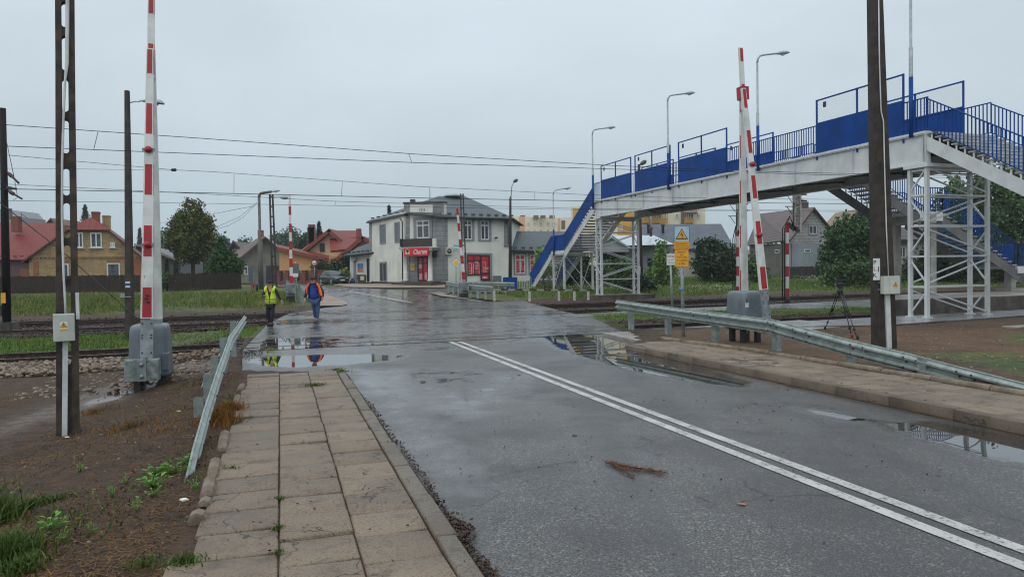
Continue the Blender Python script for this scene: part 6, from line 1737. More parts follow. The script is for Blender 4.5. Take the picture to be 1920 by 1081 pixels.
for (x0, y0, x1, y1) in ((199.5, 487, 226, 492), (104, 488, 130, 493)): wall_poly(w1, t, [(x0, y0), (x1, y0), (x1 - 1, y1), (x0 + 1, y1)], BRKR, .04, 'window_lintel', .03)
for (px, pt_, pb_, d_, mt) in ((180, 397, 418, 4.0, CHIM), (200, 404, 424, 6.5, BRK)):
    q_ = W(px, pt_, O_.y + 2.2 + d_); q2 = W(px, pb_ + 12, O_.y + 2.2 + d_); m_ = MB(); m_.obox((q_ + q2) / 2, w1.d * .62, ax_ * .5, UP * (q_.z - q2.z)); m_.obox(q_ - UP * .1, w1.d * .7, ax_ * .58, UP * .09); m_.build('chimney', mt, t)
# left wing
w2 = Wall(W(-60, 510, 60.5), W(57, 510, 58.6))
wing = thing('house_wing', 'low wing with red metal roof and plum siding attached left of brick house', 'house', spot(20, 60))
wall_poly(w2, wing, [(-60, 486), (57, 486), (57, 530), (-60, 530)], SIDE, .3)
slab3(wing, [(-62, 486.5, 59.6), (56, 486.5, 57.8), (104, 447, 61.6), (104, 418, 64.5), (-62, 416, 66)], REDM, .1, 'roof', BROWN)
wall_poly(w2, wing, [(38.5, 503.5), (56.5, 503.5), (56.5, 530), (38.5, 530)], M('plank_door', '7a4a22', '683e1d', rough=.6), .05, 'door', .05)
m_ = MB(); q_ = W(31, 408, 62.5); m_.obox(q_ - UP * .55, XV * .58, YV * .5, UP * 1.3); m_.build('chimney', CHIM, wing)
m_ = MB()
for px in np.arange(2, 56, 13): q_ = W(px, 482.5, 58.5); m_.obox(q_ + UP * .1, XV * .3, YV * .05, UP * .08)
m_.build('snow_guard', DARK, wing)
m_ = MB(); m_.tube([W(40, 420, 63), W(40, 399, 63)], .02, 5)
for k in range(5): m_.tube([W(40 + k * 2.2, 401 + k * 1.2, 63 + k * .1), W(42 + k * 2.2, 404 + k * 1.2, 63)], .012, 4)
m_.tube([W(40, 401, 63), W(51, 408, 63.4)], .014, 4); m_.build('roof_aerial', DARK, wing)
t = thing('distant_house', 'grey distant building rising above the red roof at left edge', 'house', spot(8, 110)); m_ = MB(); q_ = W(6, 397, 110)
m_.prism([W(-20, 392, 110), W(8, 392, 110), W(18, 405, 110), W(22, 405, 110), W(22, 520, 110), W(-20, 520, 110)], YV * 8); m_.build('wall', M('distant_grey', '8f9499', '858a8f', rough=.8), t)
m_ = MB(); m_.obox(W(17, 401, 109), XV * .6, YV * .6, UP * 1.6); m_.build('chimney', M('distant_chimney', '6a6460', rough=.8), t)
t = thing('distant_house', 'small brown gable peeping over the red roof behind the concrete pole', 'house', spot(95, 90))
m_ = MB(); m_.prism([W(84, 420, 90), W(95, 408.5, 90), W(106, 420, 90), W(106, 520, 90), W(84, 520, 90)], YV * 6); m_.build('wall', M('brown_gable', '7d6350', '6e5746', rough=.8), t)
slab3(t, [(83, 421, 89.5), (95, 408, 89.5), (95, 408, 96), (83, 421, 96)], BROWN, .15); slab3(t, [(107, 421, 89.5), (95, 408, 89.5), (95, 408, 96), (107, 421, 96)], BROWN, .15)
# shed behind the barrier
t = thing('shed', 'low grey shed with slanted light edged roof behind the thuja columns', 'shed', spot(310, 70))
m_ = MB(); m_.prism([W(255, 462, 70), W(288, 469, 70), W(339, 491.5, 70), W(339, 530, 70), W(255, 530, 70)], YV * 5); m_.build('wall', M('shed_grey', '74767a', '666a6c', rough=.7), t)
slab3(t, [(252, 456, 69.3), (287, 466, 69.3), (342, 490, 69.3), (342, 490, 76), (287, 466, 76), (252, 456, 76)], M('shed_roof', '8d8d88', '7a7a75', rough=.6), .14)
# grey gable house
t = thing('gable_house', 'old grey gabled house with purple brown roof behind the far street lamps', 'house', spot(485, 95))
PLAS = M('old_grey_plaster', '8a8a80', '77776e', scale=.8, rough=.9, stain=('5d5b54', 1.2, .5))
m_ = MB(); m_.prism([W(449, 484, 92), W(497, 444, 93.5), W(524, 467, 94.5), W(526, 530, 94.5), W(449, 530, 92)], Vector((-.2, .98, 0)) * 6); m_.build('wall', PLAS, t)
PURP = M('purple_brown_roof', '63504c', '54443f', scale=1.2, rough=.7)
slab3(t, [(445, 487, 90.6), (497, 442.5, 92.4), (484, 446, 101), (443, 470, 100)], PURP, .16, 'roof'); slab3(t, [(497, 442.5, 92.4), (526, 467.5, 93.4), (520, 464, 101), (484, 446, 101)], PURP, .16, 'roof')
wv = Wall(W(449, 500, 92), W(525, 500, 94.5)); win(wv, t, 495.5, 466, 502, 477, mull=1, trans=.5, fw=.1)
wall_poly(wv, t, [(499, 498), (525, 498), (525, 530), (499, 530)], M('dark_plinth', '45454a', '3a3a3e', rough=.8), .1, 'plinth', .06)
win(wv, t, 458, 498.5, 470, 515, glass=CURT, mull=1, fw=.14)
m_ = MB(); m_.obox(W(489, 440, 97), XV * .6, YV * .6, UP * 1.2); m_.build('chimney', CHIM, t)
t = thing('gable_house', 'small dark roofed house half hidden by the bright green spruce', 'house', spot(440, 105))
m_ = MB(); m_.prism([W(424, 475, 105), W(438, 452, 105), W(452, 466, 105), W(452, 530, 105), W(424, 530, 105)], YV * 6); m_.build('wall', M('dim_wall', '6d6863', '605b57', rough=.9), t)
slab3(t, [(422, 477, 104), (437, 450, 104), (437, 450, 111), (422, 477, 111)], M('dim_roof', '4a4746', '403d3c', rough=.8), .18); slab3(t, [(454, 468, 104), (437, 450, 104), (437, 450, 111), (454, 468, 111)], _MC['dim_roof'], .18)
wv = Wall(W(424, 500, 104.9), W(452, 500, 104.9)); win(wv, t, 436, 467, 446, 474, mull=1)
# orange outbuilding with sloping red coping
ORW = M('orange_render', 'c79a68', 'b98c5c', scale=.7, rough=.85)
REDT = Mstripe('red_roof_tile', '782d25', '5c221b', .34, 'y', rough=.5, spec=.2, bump=.04)
REDF = M('red_fascia', '7c3225', '6c2a20', rough=.5)
t = thing('outbuilding', 'orange rendered outbuilding with sloping red roof edge beside the brick fence', 'outbuilding', spot(570, 86))
wv = Wall(W(524, 500, 86), W(617, 500, 84.5))
wall_poly(wv, t, [(524, 466), (616, 484), (616, 530), (524, 530)], ORW, 5)
slab3(t, [(520.5, 463, 85.2), (617, 483.5, 83.6), (617, 478.5, 90), (520.5, 458.5, 92)], REDT, .38, 'roof', REDF)
# beige house with red roofs
t = thing('family_house', 'beige house with several red tiled roofs and gables behind the green car', 'house', spot(640, 90))
CREAM = M('cream_render', 'cfb79b', 'c2aa8e', scale=.7, rough=.85)
m_ = MB(); m_.prism([W(563, 530, 90), W(563, 470, 90), W(616.7, 430.5, 90), (W(642, 449, 90)), W(642, 530, 90)], YV * 10); m_.build('wall', CREAM, t)
m_ = MB(); m_.prism([W(630, 530, 86), W(630, 484, 86), W(679, 444, 86), W(708, 458, 86), W(708, 530, 86)], YV * 9); m_.build('wall', CREAM, t)
def gslab(par, a_, b_, dep, mt, th, ed=None): p_, q_ = W(*a_), W(*b_); slabp(par, [p_, q_, q_ + YV * dep, p_ + YV * dep], mt, th, 'roof', ed)
gslab(t, (560, 474, 89), (616.7, 428.3, 89), 12, REDT, .4, REDF); gslab(t, (642, 450, 89), (616.7, 428.3, 89), 12, REDT, .4, REDF)
slab3(t, [(623, 432, 96), (677, 432, 96), (680, 444, 91.5), (636, 447, 91.5)], REDT, .2, 'roof', REDF)
slab3(t, [(617.5, 446, 90.2), (670, 446, 90.2), (650, 466.5, 85.0), (619.5, 470, 85.0)], REDT, .25, 'roof', REDF)
gslab(t, (622, 489, 85), (679, 442, 85), 10, REDT, .4, REDF); gslab(t, (712, 460, 85), (679, 442, 85), 10, REDT, .4, REDF)
wv = Wall(W(563, 500, 89.9), W(642, 500, 89.9)); win(wv, t, 599.5, 456.5, 609, 472, frame=FRD, glass=M('shutter_dark', '3a2f2c', '302725', rough=.6), mull=0)
m_ = MB(); m_.prism([W(617, 472, 89.8), W(640, 469, 88.2), W(640, 500, 88.2), W(617, 500, 89.8)], YV * 2); m_.build('bay_wall', CREAM, t)
m_ = MB(); m_.obox(W(585, 440, 95), XV * 2.7 * .28, YV * .7, UP * 2.6).obox(W(584.5, 448, 95), XV * .9, YV * .7, UP * 3); m_.build('chimney', M('brown_chimney', '6d3f36', '5c342d', rough=.8), t)
m_ = MB(); m_.obox(W(673, 440, 92), XV * .55, YV * .55, UP * 1.5); m_.build('chimney', CHIM, t)
m_ = MB(); m_.tube([W(629, 489, 84.5), W(629, 520, 84.5)], .07, 6); m_.build('downpipe', WHITE, t)
m_ = MB(); m_.lathe([(.1, 0), (.17, .1), (.17, .35), (.1, .45)], W(679, 457, 85.8), 10); m_.build('wall_lantern', WHITE, t)
# brick fence with pillars
t = thing('brick_fence', 'brick fence with red pillars and dark slatted panels before orange outbuilding', 'fence', spot(565, 80))
PIL = Mbrick('pillar_brick', '8a4637', '763b2f', '6c5a50', .27, .08)
wv = Wall(W(518, 515, 82), W(610, 515, 76.5)); tot = wv.at(610, 515)[0]
for i, px in enumerate((523, 540, 556, 572, 588, 604)):
    tt = wv.at(px, 515)[0]; q_ = wv.pt(tt, 0); zb = gz(q_.x, q_.y); m_ = MB(); wd = .55 if i not in (0, 5) else .9
    m_.obox(Vector((q_.x, q_.y, zb + .72)), wv.d * wd, wv.n * .45, UP * 1.5); m_.obox(Vector((q_.x, q_.y, zb + 1.5)), wv.d * (wd + .12), wv.n * .57, UP * .08); m_.build('pillar', PIL, t)
m_ = MB(); 
for k in range(8): m_.obox(wv.pt(tot / 2, gz(wv.pt(tot / 2, 0).x, wv.pt(tot / 2, 0).y) + .5 + k * .115), wv.d * tot, wv.n * .03, UP * .095)
m_.build('slat_panel', M('fence_dark', '3a2b28', '2d2220', rough=.7), t)
m_ = MB(); m_.obox(wv.pt(tot / 2, gz(wv.pt(tot / 2, 0).x, wv.pt(tot / 2, 0).y) + .18), wv.d * tot, wv.n * .3, UP * .5); m_.build('plinth', PIL, t)
# ---- the shop
SHW = M('shop_render', 'd2d3cb', 'c4c5bd', scale=.6, rough=.85, stain=('9a9a91', .9, .35))
SHG = Mbrick('shop_grey_bands', '8b8d8f', '848688', '5c5e60', 4.0, .42, .02, rough=.8, offset=0.0)
SHGP = M('shop_grey_trim', '85878a', '7a7c7f', rough=.8)
STONE = Mbrick('stone_plinth', '5f564d', '4a443d', '3a3530', .5, .2, .03)
METR = Mstripe('grey_sheet_roof', '454f56', '3a4349', .22, 'x', rough=.5, spec=.3, bump=.03, metal=.2)
GUT = M('gutter_dark', '2f3538', '272c2f', rough=.45)
RFILM = M('red_window_film', 'c41a2b', 'ad1626', scale=2, rough=.35)
c0, c1, c2, c3 = spot(693, 73.5), spot(757.5, 65.2), spot(832, 63.6), spot(959, 67)
zb = .2
shop = thing('shop_building', 'two storey pale grey shop with red sign, grey banded corner and metal hip roof', 'shop', (c1 + c2) / 2)
wl_, wm_, wr_ = Wall(c0, c1), Wall(c1, c2), Wall(c2, c3)
wall_poly(wl_, shop, [(693, 412), (758, 397), (758, 545), (693, 545)], SHW, .3)
wall_poly(wr_, shop, [(832, 402), (959, 407), (959, 555), (832, 555)], SHW, .3)
wall_poly(wm_, shop, [(757.5, 380), (832, 378.5), (832, 545), (757.5, 545)], SHW, .5)
bk = Vector((.1, .99, 0)); m_ = MB()
zt_ = wr_.at(959, 407)[1]
m_.obox(Vector((c3.x - .2, c3.y, 0)) + bk * 5.2 + UP * (zt_ / 2), XV * .25, bk * 9.8, UP * (zt_ - .3)); m_.build('wall', SHW, shop)
wall_poly(wm_, shop, [(757.8, 381), (768, 381), (768, 527), (757.8, 527)], SHG, .06, 'quoin_band', .06)
wall_poly(wm_, shop, [(812, 381), (832, 380), (832, 530), (812, 530)], SHG, .06, 'quoin_band', .06)
wall_poly(wr_, shop, [(832.2, 402), (838.5, 402), (839.5, 530), (832.2, 530)], SHG, .06, 'quoin_band', .06)
wall_poly(wr_, shop, [(945, 410), (958.9, 410), (958.9, 463), (945, 463)], SHG, .06, 'quoin_band', .06)
wall_poly(wl_, shop, [(693, 415), (697, 415), (697, 470), (693, 470)], SHG, .06, 'quoin_band', .06)
wall_poly(wm_, shop, [(756.5, 379), (833, 377.3), (833, 380.6), (756.5, 382.2)], GUT, .7, 'parapet_cap', .12)
for w_, pts in ((wl_, [(697, 527), (758, 529), (758, 545), (697, 545)]), (wr_, [(832, 529), (959, 541), (959, 556), (832, 556)]), (wm_, [(757.5, 528), (832, 529), (832, 546), (757.5, 546)])): wall_poly(w_, shop, pts, STONE, .1, 'plinth', .08)
E0, E1, E2, E3 = W(689.5, 414, 73), W(760, 399.5, 64.6), W(816, 404, 62.9), W(963.5, 408.5, 66.2)
R0, R1 = W(822, 367.5, 70.5), W(870, 367, 72)
E4 = E3 + bk * 10.8; E5 = E0 + bk * 9
for P_ in ([E0, E1, R0], [E1, E2, R0], [E2, E3, R1, R0], [E3, E4, R1], [E4, E5, R0, R1], [E5, E0, R0]): slabp(shop, P_, METR, .08, 'roof')
m_ = MB()
for a_, b_ in ((E0, E1), (E2, E3)): m_.tube([a_ - UP * .1, b_ - UP * .1], .11, 8); m_.beam(a_ - UP * .16 + bk * .25, b_ - UP * .16 + bk * .25, .5, .12)
m_.tube([W(750, 409, 64.9), W(754.5, 416, 64.7), W(755, 530, 64.6)], .06, 6); m_.tube([W(948, 411, 66.3), W(953, 424, 66.2), W(953, 455, 66.2), W(958, 464, 66)], .06, 6)
m_.build('gutter', GUT, shop)
m_ = MB()
for a_, b_, n in ((E0, E1, 6), (E2, E3, 10)):
    for i in range(n): q_ = a_.lerp(b_, (i + .6) / n) + bk * .55 + UP * .24; m_.obox(q_, XV * .34, YV * .08, UP * .14)
m_.build('snow_guard', GUT, shop)
m_ = MB(); m_.lathe([(.9, 0), (.8, .15), (.4, .28), (.02, .32)], W(849, 368.5, 71), 12); m_.build('roof_dome', M('skylight', '9aa3a6', rough=.3), shop)
m_ = MB(); m_.tube([W(806, 380, 64), W(806, 351, 64)], .025, 5); m_.build('roof_aerial', DARK, shop)
m_ = MB(); m_.obox(W(774, 379, 66), XV * .42, YV * .5, UP * .5); m_.build('chimney', GUT, shop)
nn = wm_.n
tt, zz = wm_.at(792, 393.5); tx = text_mesh('1934', wm_.pt(tt, zz, .01), wm_.d, UP, .30, .01, width=.55, spacing=1.2); tx.build('date_lettering', M('date_grey', '4a4c4c', rough=.8), shop)
win(wl_, shop, 712.5, 420, 723.5, 457, frame=SHGP, glass=M('recess_grey', '6c6f78', '60636b', rough=.7), mull=0, fw=.12); win(wl_, shop, 740.5, 416, 750, 455, frame=SHGP, glass=_MC['recess_grey'], mull=0, fw=.12)
win(wl_, shop, 712.5, 490.5, 726, 529, frame=SHGP, glass=M('door_dark_grey', '3a393d', '2f2e32', rough=.5), mull=1, fw=.16, name='side_door')
win(wm_, shop, 781.5, 413, 806, 446.5, glass=CURT, mull=1, trans=.72, surround=SHGP, sw=.28, fw=.1)
win(wr_, shop, 869, 412.5, 884, 449, glass=GLASS, mull=1, trans=.74, surround=SHGP, sw=.24, fw=.09); win(wr_, shop, 900.5, 413, 916, 449.5, glass=GLASS, mull=1, trans=.74, surround=SHGP, sw=.24, fw=.09)
# balcony, canopy and entrance
def opt(w_, px, py, off): v_ = Wall(w_.A + w_.n * off, w_.A + w_.n * off + w_.d); t_, z_ = v_.at(px, py); return v_.pt(t_, z_)
def mpt(px, py, off): return opt(wm_, px, py, off)
m_ = MB(); a_, b_ = mpt(755.5, 463, .6), mpt(818, 466.5, .6); m_.obox((a_ + b_) / 2, wm_.d * (b_ - a_).length, nn * 1.3, UP * .16); m_.obox((a_ + b_) / 2 - UP * .16, wm_.d * ((b_ - a_).length - .25), nn * 1.15, UP * .16); m_.build('canopy', M('canopy_pale', 'a7a8a2', '969791', rough=.8), shop)
m_ = MB(); a_, b_ = mpt(756, 448, 1.18), mpt(812, 463.5, 1.18); m_.obox((a_ + b_) / 2, wm_.d * abs((b_ - a_).dot(wm_.d)), nn * .05, UP * abs(a_.z - b_.z))
for o_ in (.1,): m_.obox(mpt(756.2, 455.5, .62), wm_.d * .05, nn * 1.1, UP * .7)
m_.build('balcony_screen', M('balcony_dark', '3f3b3a', '35312f', rough=.8), shop)
m_ = MB(); m_.obox(mpt(815, 455.5, 1.1), wm_.d * .3, nn * .25, UP * .75); m_.build('balcony_pier', SHW, shop)
for px in (760.5, 806.5): m_ = MB(); a_, b_ = mpt(px, 467, 1.0), mpt(px, 527, 1.0); m_.tube([b_, b_ + UP * .12, b_ + UP * .121, a_ - UP * .12, a_ - UP * .121, a_], [.27, .27, .19, .17, .24, .24], 16); m_.build('column', M('column_white', 'c0c1bb', 'b0b1ab', rough=.7), shop)
m_ = MB()
for k in range(3): a_, b_ = mpt(752 - k * 4, 529 + k * 2.6, .9 + k * .3), mpt(818 + k * 3, 529 + k * 2.6, .9 + k * .3); m_.obox((a_ + b_) / 2 - UP * .3, wm_.d * (b_ - a_).length, nn * (1.8 + k * .6), UP * .72)
m_.build('entrance_steps', STONE, shop)
m_ = MB(); a_, b_ = mpt(757.3, 465, 1.3), mpt(803.8, 478.8, 1.3); m_.obox((a_ + b_) / 2, wm_.d * abs((b_ - a_).dot(wm_.d)), nn * .1, UP * abs(a_.z - b_.z)); sgn = m_.build('shop_sign', RFILM, shop)
q_ = mpt(788, 471.5, 1.356); text_mesh('Chorten', q_, wm_.d, UP, .42, .006, width=1.32, shear=.35, bold=.008).build('lettering', SIGNW, sgn)
q_ = mpt(764, 471.5, 1.354); m_ = MB(); d_ = wm_.d; m_.prism([q_ + d_ * a__ + UP * b__ for a__, b__ in ((-.21, -.24), (.21, -.24), (.21, .1), (0, .26), (-.21, .1))], nn * .006); m_.build('emblem_house', M('emblem_cream', 'c9b98f', rough=.5), sgn)
m_ = MB(); m_.prism([q_ + nn * .008 + d_ * math.cos(k) * .14 + UP * (math.sin(k) * .12 + .06) for k in np.linspace(0, 6.1, 12)], nn * .005); m_.obox(q_ + nn * .01 - UP * .12, d_ * .04, nn * .008, UP * .14); m_.build('emblem_tree', INK, sgn)
wall_poly(wm_, shop, [(769, 479), (783, 479), (783, 527), (769, 527)], SHG, .04, 'entrance_wall', .06)
win(wm_, shop, 784, 480, 803.5, 528, frame=FRD, glass=RFILM, mull=1, trans=.72, fw=.12, off=.06, name='shop_door')
m_ = MB()
for (px, py, w_, h_) in ((788, 497, .3, .55), (797, 494, .25, .1), (789, 518, .3, .5), (799, 517, .26, .6)): m_.obox(mpt(px, py, .085), d_ * w_, nn * .006, UP * h_)
m_.build('door_stickers', M('sticker_pink', 'd79aa0', 'c9808a', rough=.4), shop)
m_ = MB(); m_.obox(mpt(773.5, 500.5, .13), d_ * .42, nn * .02, UP * .62); nb = m_.build('notice_plate', M('notice_yellow', 'c9b53a', 'b8a432', rough=.5), shop)
m_ = MB(); m_.obox(mpt(773.5, 500.5, .145), d_ * .4, nn * .01, UP * .02); m_.obox(mpt(773.5, 497.5, .145), d_ * .02, nn * .01, UP * .2); m_.build('notice_mark', INK, nb)
m_ = MB(); q_ = mpt(814, 477, .4); m_.obox(q_, d_ * .3, nn * .4, UP * .45); m_.build('wall_unit', DARK, shop)
def rpt(px, py, off=.0): return opt(wr_, px, py, off)
# red shop window and door at right
so = wall_poly(wr_, shop, [(870, 473.5), (922.5, 474.5), (922.5, 530), (918, 530), (918, 478), (875, 477), (875, 520), (870, 520)], SHGP, .06, 'window_surround', .06)
_o, _b = win(wr_, shop, 875.5, 477.5, 901, 516, frame=FRD, glass=RFILM, mull=1, trans=.72, fw=.1, off=.05, name='shop_window')
_o, _b = win(wr_, shop, 900.2, 477.8, 918, 526, frame=FRD, glass=RFILM, mull=0, trans=.28, fw=.14, off=.055, name='shop_door')
STK = M('sticker_white', 'd9c4c6', 'c79aa2', scale=5, rough=.4)
def poster_marks(par_pt, cells, par, n, d):
    m_ = MB()
    for (px, py, w_, h_) in cells:
        q_ = par_pt(px, py, .075); th = .045
        m_.obox(q_ + UP * (h_ / 2), d * w_, n * .006, UP * th).obox(q_ - UP * (h_ / 2), d * w_, n * .006, UP * th).obox(q_ + d * (w_ / 2), d * th, n * .006, UP * (h_ - th)).obox(q_ - d * (w_ / 2), d * th, n * .006, UP * (h_ - th))
        for k in range(3): m_.obox(q_ + UP * (h_ * (.28 - k * .26)) + d * (w_ * random.uniform(-.1, .1)), d * (w_ * random.uniform(.3, .6)), n * .006, UP * .035)
    m_.build('window_lettering', STK, par)
poster_marks(rpt, [(880, 503, .45, .9), (893, 504, .55, 1.0), (893, 496, .3, .5), (886, 508, .28, .7)], shop, wr_.n, wr_.d); poster_marks(rpt, [(907, 500, .4, .8), (912, 507, .5, .5), (909, 520, .5, .12)], shop, wr_.n, wr_.d)
m_ = MB(); m_.obox(rpt(842.5, 470.5, .2), wr_.d * .62, wr_.n * .3, UP * .62); ac = m_.build('air_conditioner', M('ac_white', 'b7b8b2', rough=.5), shop, bevel=.02)
m_ = MB(); m_.lathe([(.22, 0), (.22, .012)], rpt(842.5, 470.5, .352), 20, axis=wr_.n); m_.build('fan_grille', M('ac_grille', '3f423f', rough=.6), ac)
m_ = MB(); m_.lathe([(.05, 0), (.05, .01)], rpt(842.5, 470.5, .366), 10, axis=wr_.n); m_.build('fan_hub', SIGNW, ac)
m_ = MB(); m_.obox(rpt(856, 462, .35), wr_.d * .62, wr_.n * .06, UP * .36); lb = m_.build('light_box_sign', M('signbox_white', 'c6d6da', rough=.4), shop)
m_ = MB(); q_ = rpt(856, 460.5, .384)
for k, x in enumerate((-.2, -.08, .0, .08, .2)): m_.obox(q_ + wr_.d * x, wr_.d * .06, wr_.n * .006, UP * (.16 if k == 0 else .1))
m_.build('blue_lettering', M('sign_blue', '2f7f9a', rough=.5), lb)
m_ = MB(); m_.tube([rpt(929, 446, .05), rpt(930, 447, .25)], .03, 6); m_.lathe([(.02, 0), (.15, .03), (.16, .1), (.03, .15)], rpt(930.5, 447, .25), 10); m_.build('wall_lamp', DARK, shop)
m_ = MB(); m_.tube([rpt(862.5, 470, .08), rpt(863, 535, .08)], .035, 6); m_.build('downpipe', WHITE, shop)
m_ = MB()
for k in range(2): a_, b_ = rpt(899, 528 + k * 3, .35 + k * .3), rpt(924, 528.5 + k * 3, .35 + k * .3); m_.obox((a_ + b_) / 2 - UP * .1, wr_.d * (b_ - a_).length, wr_.n * (.7 + .6 * k), UP * .3)
m_.build('entrance_steps', STONE, shop)
q_ = spot(932, 65.5); m_ = MB(); m_.obox(q_ + UP * .35, XV * .75, YV * .4, UP * .7); tag(m_.build('utility_cabinet', M('cabinet_grey', '5b6468', '50585c', rough=.5), bevel=.02), 'dark grey ribbed box standing by the shop wall beside the blue panel', 'cabinet')
# annex to the left
an = thing('shop_annex', 'low grey roofed annex with poster and air conditioner left of the shop', 'annex', spot(675, 74))
wa = Wall(spot(652, 77), spot(703, 73.4))
wall_poly(wa, an, [(656, 477), (703, 471), (703, 545), (656, 540)], SHW, .3)
slab3(an, [(645.5, 479, 75.6), (703, 473, 72.4), (703, 452, 77), (672, 463, 80)], METR, .1, 'roof', GUT)
m_ = MB(); m_.tube([W(645.5, 479.5, 75.5), W(703, 473.5, 72.3)], .11, 8)
for k in range(6): q_ = W(655 + k * 8.4, 473.5 - k * .9, 75.4 - k * .5); m_.obox(q_, XV * .34, YV * .08, UP * .14)
m_.build('gutter', GUT, an)
wall_poly(wa, an, [(663.5, 490), (672, 490), (672, 530), (663.5, 530)], SHGP, .05, 'grey_strip', .05)
o_, bb = win(wa, an, 669, 490, 684.5, 514, mull=0, glass=M('poster_sky', '2f5fa8', '3f7fc0', scale=1.5, rough=.3), fw=.2)
wall_poly(wa, an, [(671.5, 502.5), (682, 502.5), (682, 511.3), (671.5, 511.3)], M('poster_red', 'a6533f', 'c98a6a', scale=4, rough=.4), .01, 'poster_picture', .045)
win(wa, an, 688.5, 484, 699.5, 528, frame=FRD, glass=M('door_green_black', '1e2a27', '18211f', rough=.3), mull=0, trans=.75, fw=.14, name='door')
m_ = MB(); q_ = wa.pt(*wa.at(667, 485)); m_.obox(q_ + wa.n * .25, wa.d * .55, wa.n * .35, UP * .52); m_.build('air_conditioner', _MC['ac_white'], an, bevel=.02)
wall_poly(wa, an, [(669, 515), (687, 515), (687, 532), (669, 532)], STONE, .06, 'plinth', .05)
wall_poly(wa, an, [(677, 517.5), (683.5, 517.5), (683.5, 525), (677, 525)], WHITE, .04, 'meter_box', .09)
m_ = MB()
for px, w_ in ((680, .9), (712, .7), (695, .6)): q_ = W(px, 531.5, 72.2); q_.z = gz(q_.x, q_.y) + .1; m_.obox(q_, wa.d * w_, wa.n * .5, UP * .25)
m_.build('doorstep', STONE, an)
q_ = spot(652.5, 75); m_ = MB(); m_.lathe([(.1, 0), (.3, .06), (.32, .25), (.28, .5), (.1, .62)], q_, 14); tag(m_.build('white_bag', M('bag_white', 'b9bcba', 'a4a7a5', rough=.6)), 'round white sack lying beside the green car', 'sack')
q_ = spot(660.5, 74.5); m_ = MB(); m_.lathe([(.15, 0), (.25, .1), (.25, .35), (.1, .6), (.05, .66)], q_, 12); tag(m_.build('blue_bag', M('bag_blue', '243b66', '1c2e50', rough=.6)), 'dark blue bag standing by the annex corner', 'bag')
# wing to the right with the red windows
wg = thing('shop_wing', 'long single storey wing with grey metal roof and red windows behind far stairs', 'shop', spot(1010, 70))
ww = Wall(spot(960, 68.2), spot(1090, 72))
wall_poly(ww, wg, [(960, 466), (1090, 470), (1090, 560), (960, 560)], SHW, .3)
slab3(wg, [(957, 468.5, 67.4), (1092, 471, 71.2), (1075, 434, 77), (959, 433, 73.5)], METR, .1, 'roof', GUT)
m_ = MB(); m_.tube([W(957, 469.5, 67.3), W(1092, 472, 71.1)], .11, 8)
for k in range(8): m_.obox(W(966 + k * 15, 464, 68.2 + k * .4), XV * .34, YV * .08, UP * .14)
m_.build('gutter', GUT, wg)
for (a_, b_) in ((965, 984.5), (992.5, 1010)):
    o_, bb = win(ww, wg, a_, 476.5, b_, 513, glass=RFILM, mull=1, trans=.72, surround=SHGP, sw=.1, fw=.11)
    wq_ = lambda px, py, o: ww.pt(*ww.at(px, py), o)
    poster_marks(wq_, [((a_ + b_) / 2 - 5, 497, .3, 1.0), ((a_ + b_) / 2 + 5, 498, .3, .8)], wg, ww.n, ww.d)
# canopy building with pale roof
PALE = Mstripe('pale_sheet_roof', 'a9b6bc', '93a1a8', .5, 'x', rough=.3, bump=.02)
t = thing('workshop', 'grey walled workshop with shiny pale roof behind the far bridge tower', 'workshop', spot(1200, 82))
wv = Wall(W(1120, 500, 80), W(1262, 500, 84))
wall_poly(wv, t, [(1180, 458.5), (1262, 458.5), (1262, 540), (1120, 540), (1120, 458)], M('workshop_grey', '84878a', '777a7c', scale=.8, rough=.8), .3)
slab3(t, [(1176, 460, 79), (1264, 458, 82.6), (1226, 441, 89), (1148, 441, 87)], PALE, .15, 'roof', GUT)
m_ = MB(); m_.prism([W(1116, 466, 78), W(1146, 444, 78), W(1180, 462, 78), W(1180, 472, 78), W(1116, 472, 78)], YV * 5); m_.build('porch_gable', M('porch_grey', '9b9d9c', '8b8d8c', rough=.8), t)
slab3(t, [(1112, 468, 77.6), (1146, 442.5, 77.6), (1146, 442.5, 85), (1112, 468, 85)], PALE, .15); slab3(t, [(1184, 464, 77.6), (1146, 442.5, 77.6), (1146, 442.5, 85), (1184, 464, 85)], PALE, .15)
for (a_, b_, c_, d_2) in ((1185, 486, 1199, 499), (1214, 484, 1233, 499), (1128, 474, 1172, 488)): win(wv, t, a_, b_, c_, d_2, frame=FRD, mull=0)
m_ = MB(); m_.lathe([(.16, 0), (.16, .8), (.24, .9), (.24, 1.0), (.05, 1.3)], W(1220.5, 443, 86), 10); m_.build('flue', GUT, t)
t = thing('distant_house', 'long dark blue roof of a house behind the yellow warning sign', 'house', spot(1280, 100))
BLUR = M('blue_grey_roof', '434d5a', '3a434f', scale=.8, rough=.55)
slab3(t, [(1200, 466, 99), (1378, 466, 99), (1352, 419.5, 107), (1204, 420.5, 107)], BLUR, .3); m_ = MB(); m_.obox(W(1290, 495, 103), XV * 12, YV * 7, UP * 4.2); m_.build('wall', M('pale_wall', 'a3a19a', '94928b', rough=.8), t)
m_ = MB(); m_.prism([W(1312, 470, 97), W(1340, 448, 97), W(1372, 470, 97), W(1372, 520, 97), W(1312, 520, 97)], YV * 4); m_.build('gable_wall', M('plank_brown', '6b4a33', '9a9a94', scale=.5, rough=.8), t)
slab3(t, [(1308, 473, 96), (1340, 446, 96), (1340, 446, 103), (1308, 473, 103)], BLUR, .25); slab3(t, [(1378, 476, 96), (1340, 446, 96), (1340, 446, 103), (1378, 476, 103)], BLUR, .25)
m_ = MB()
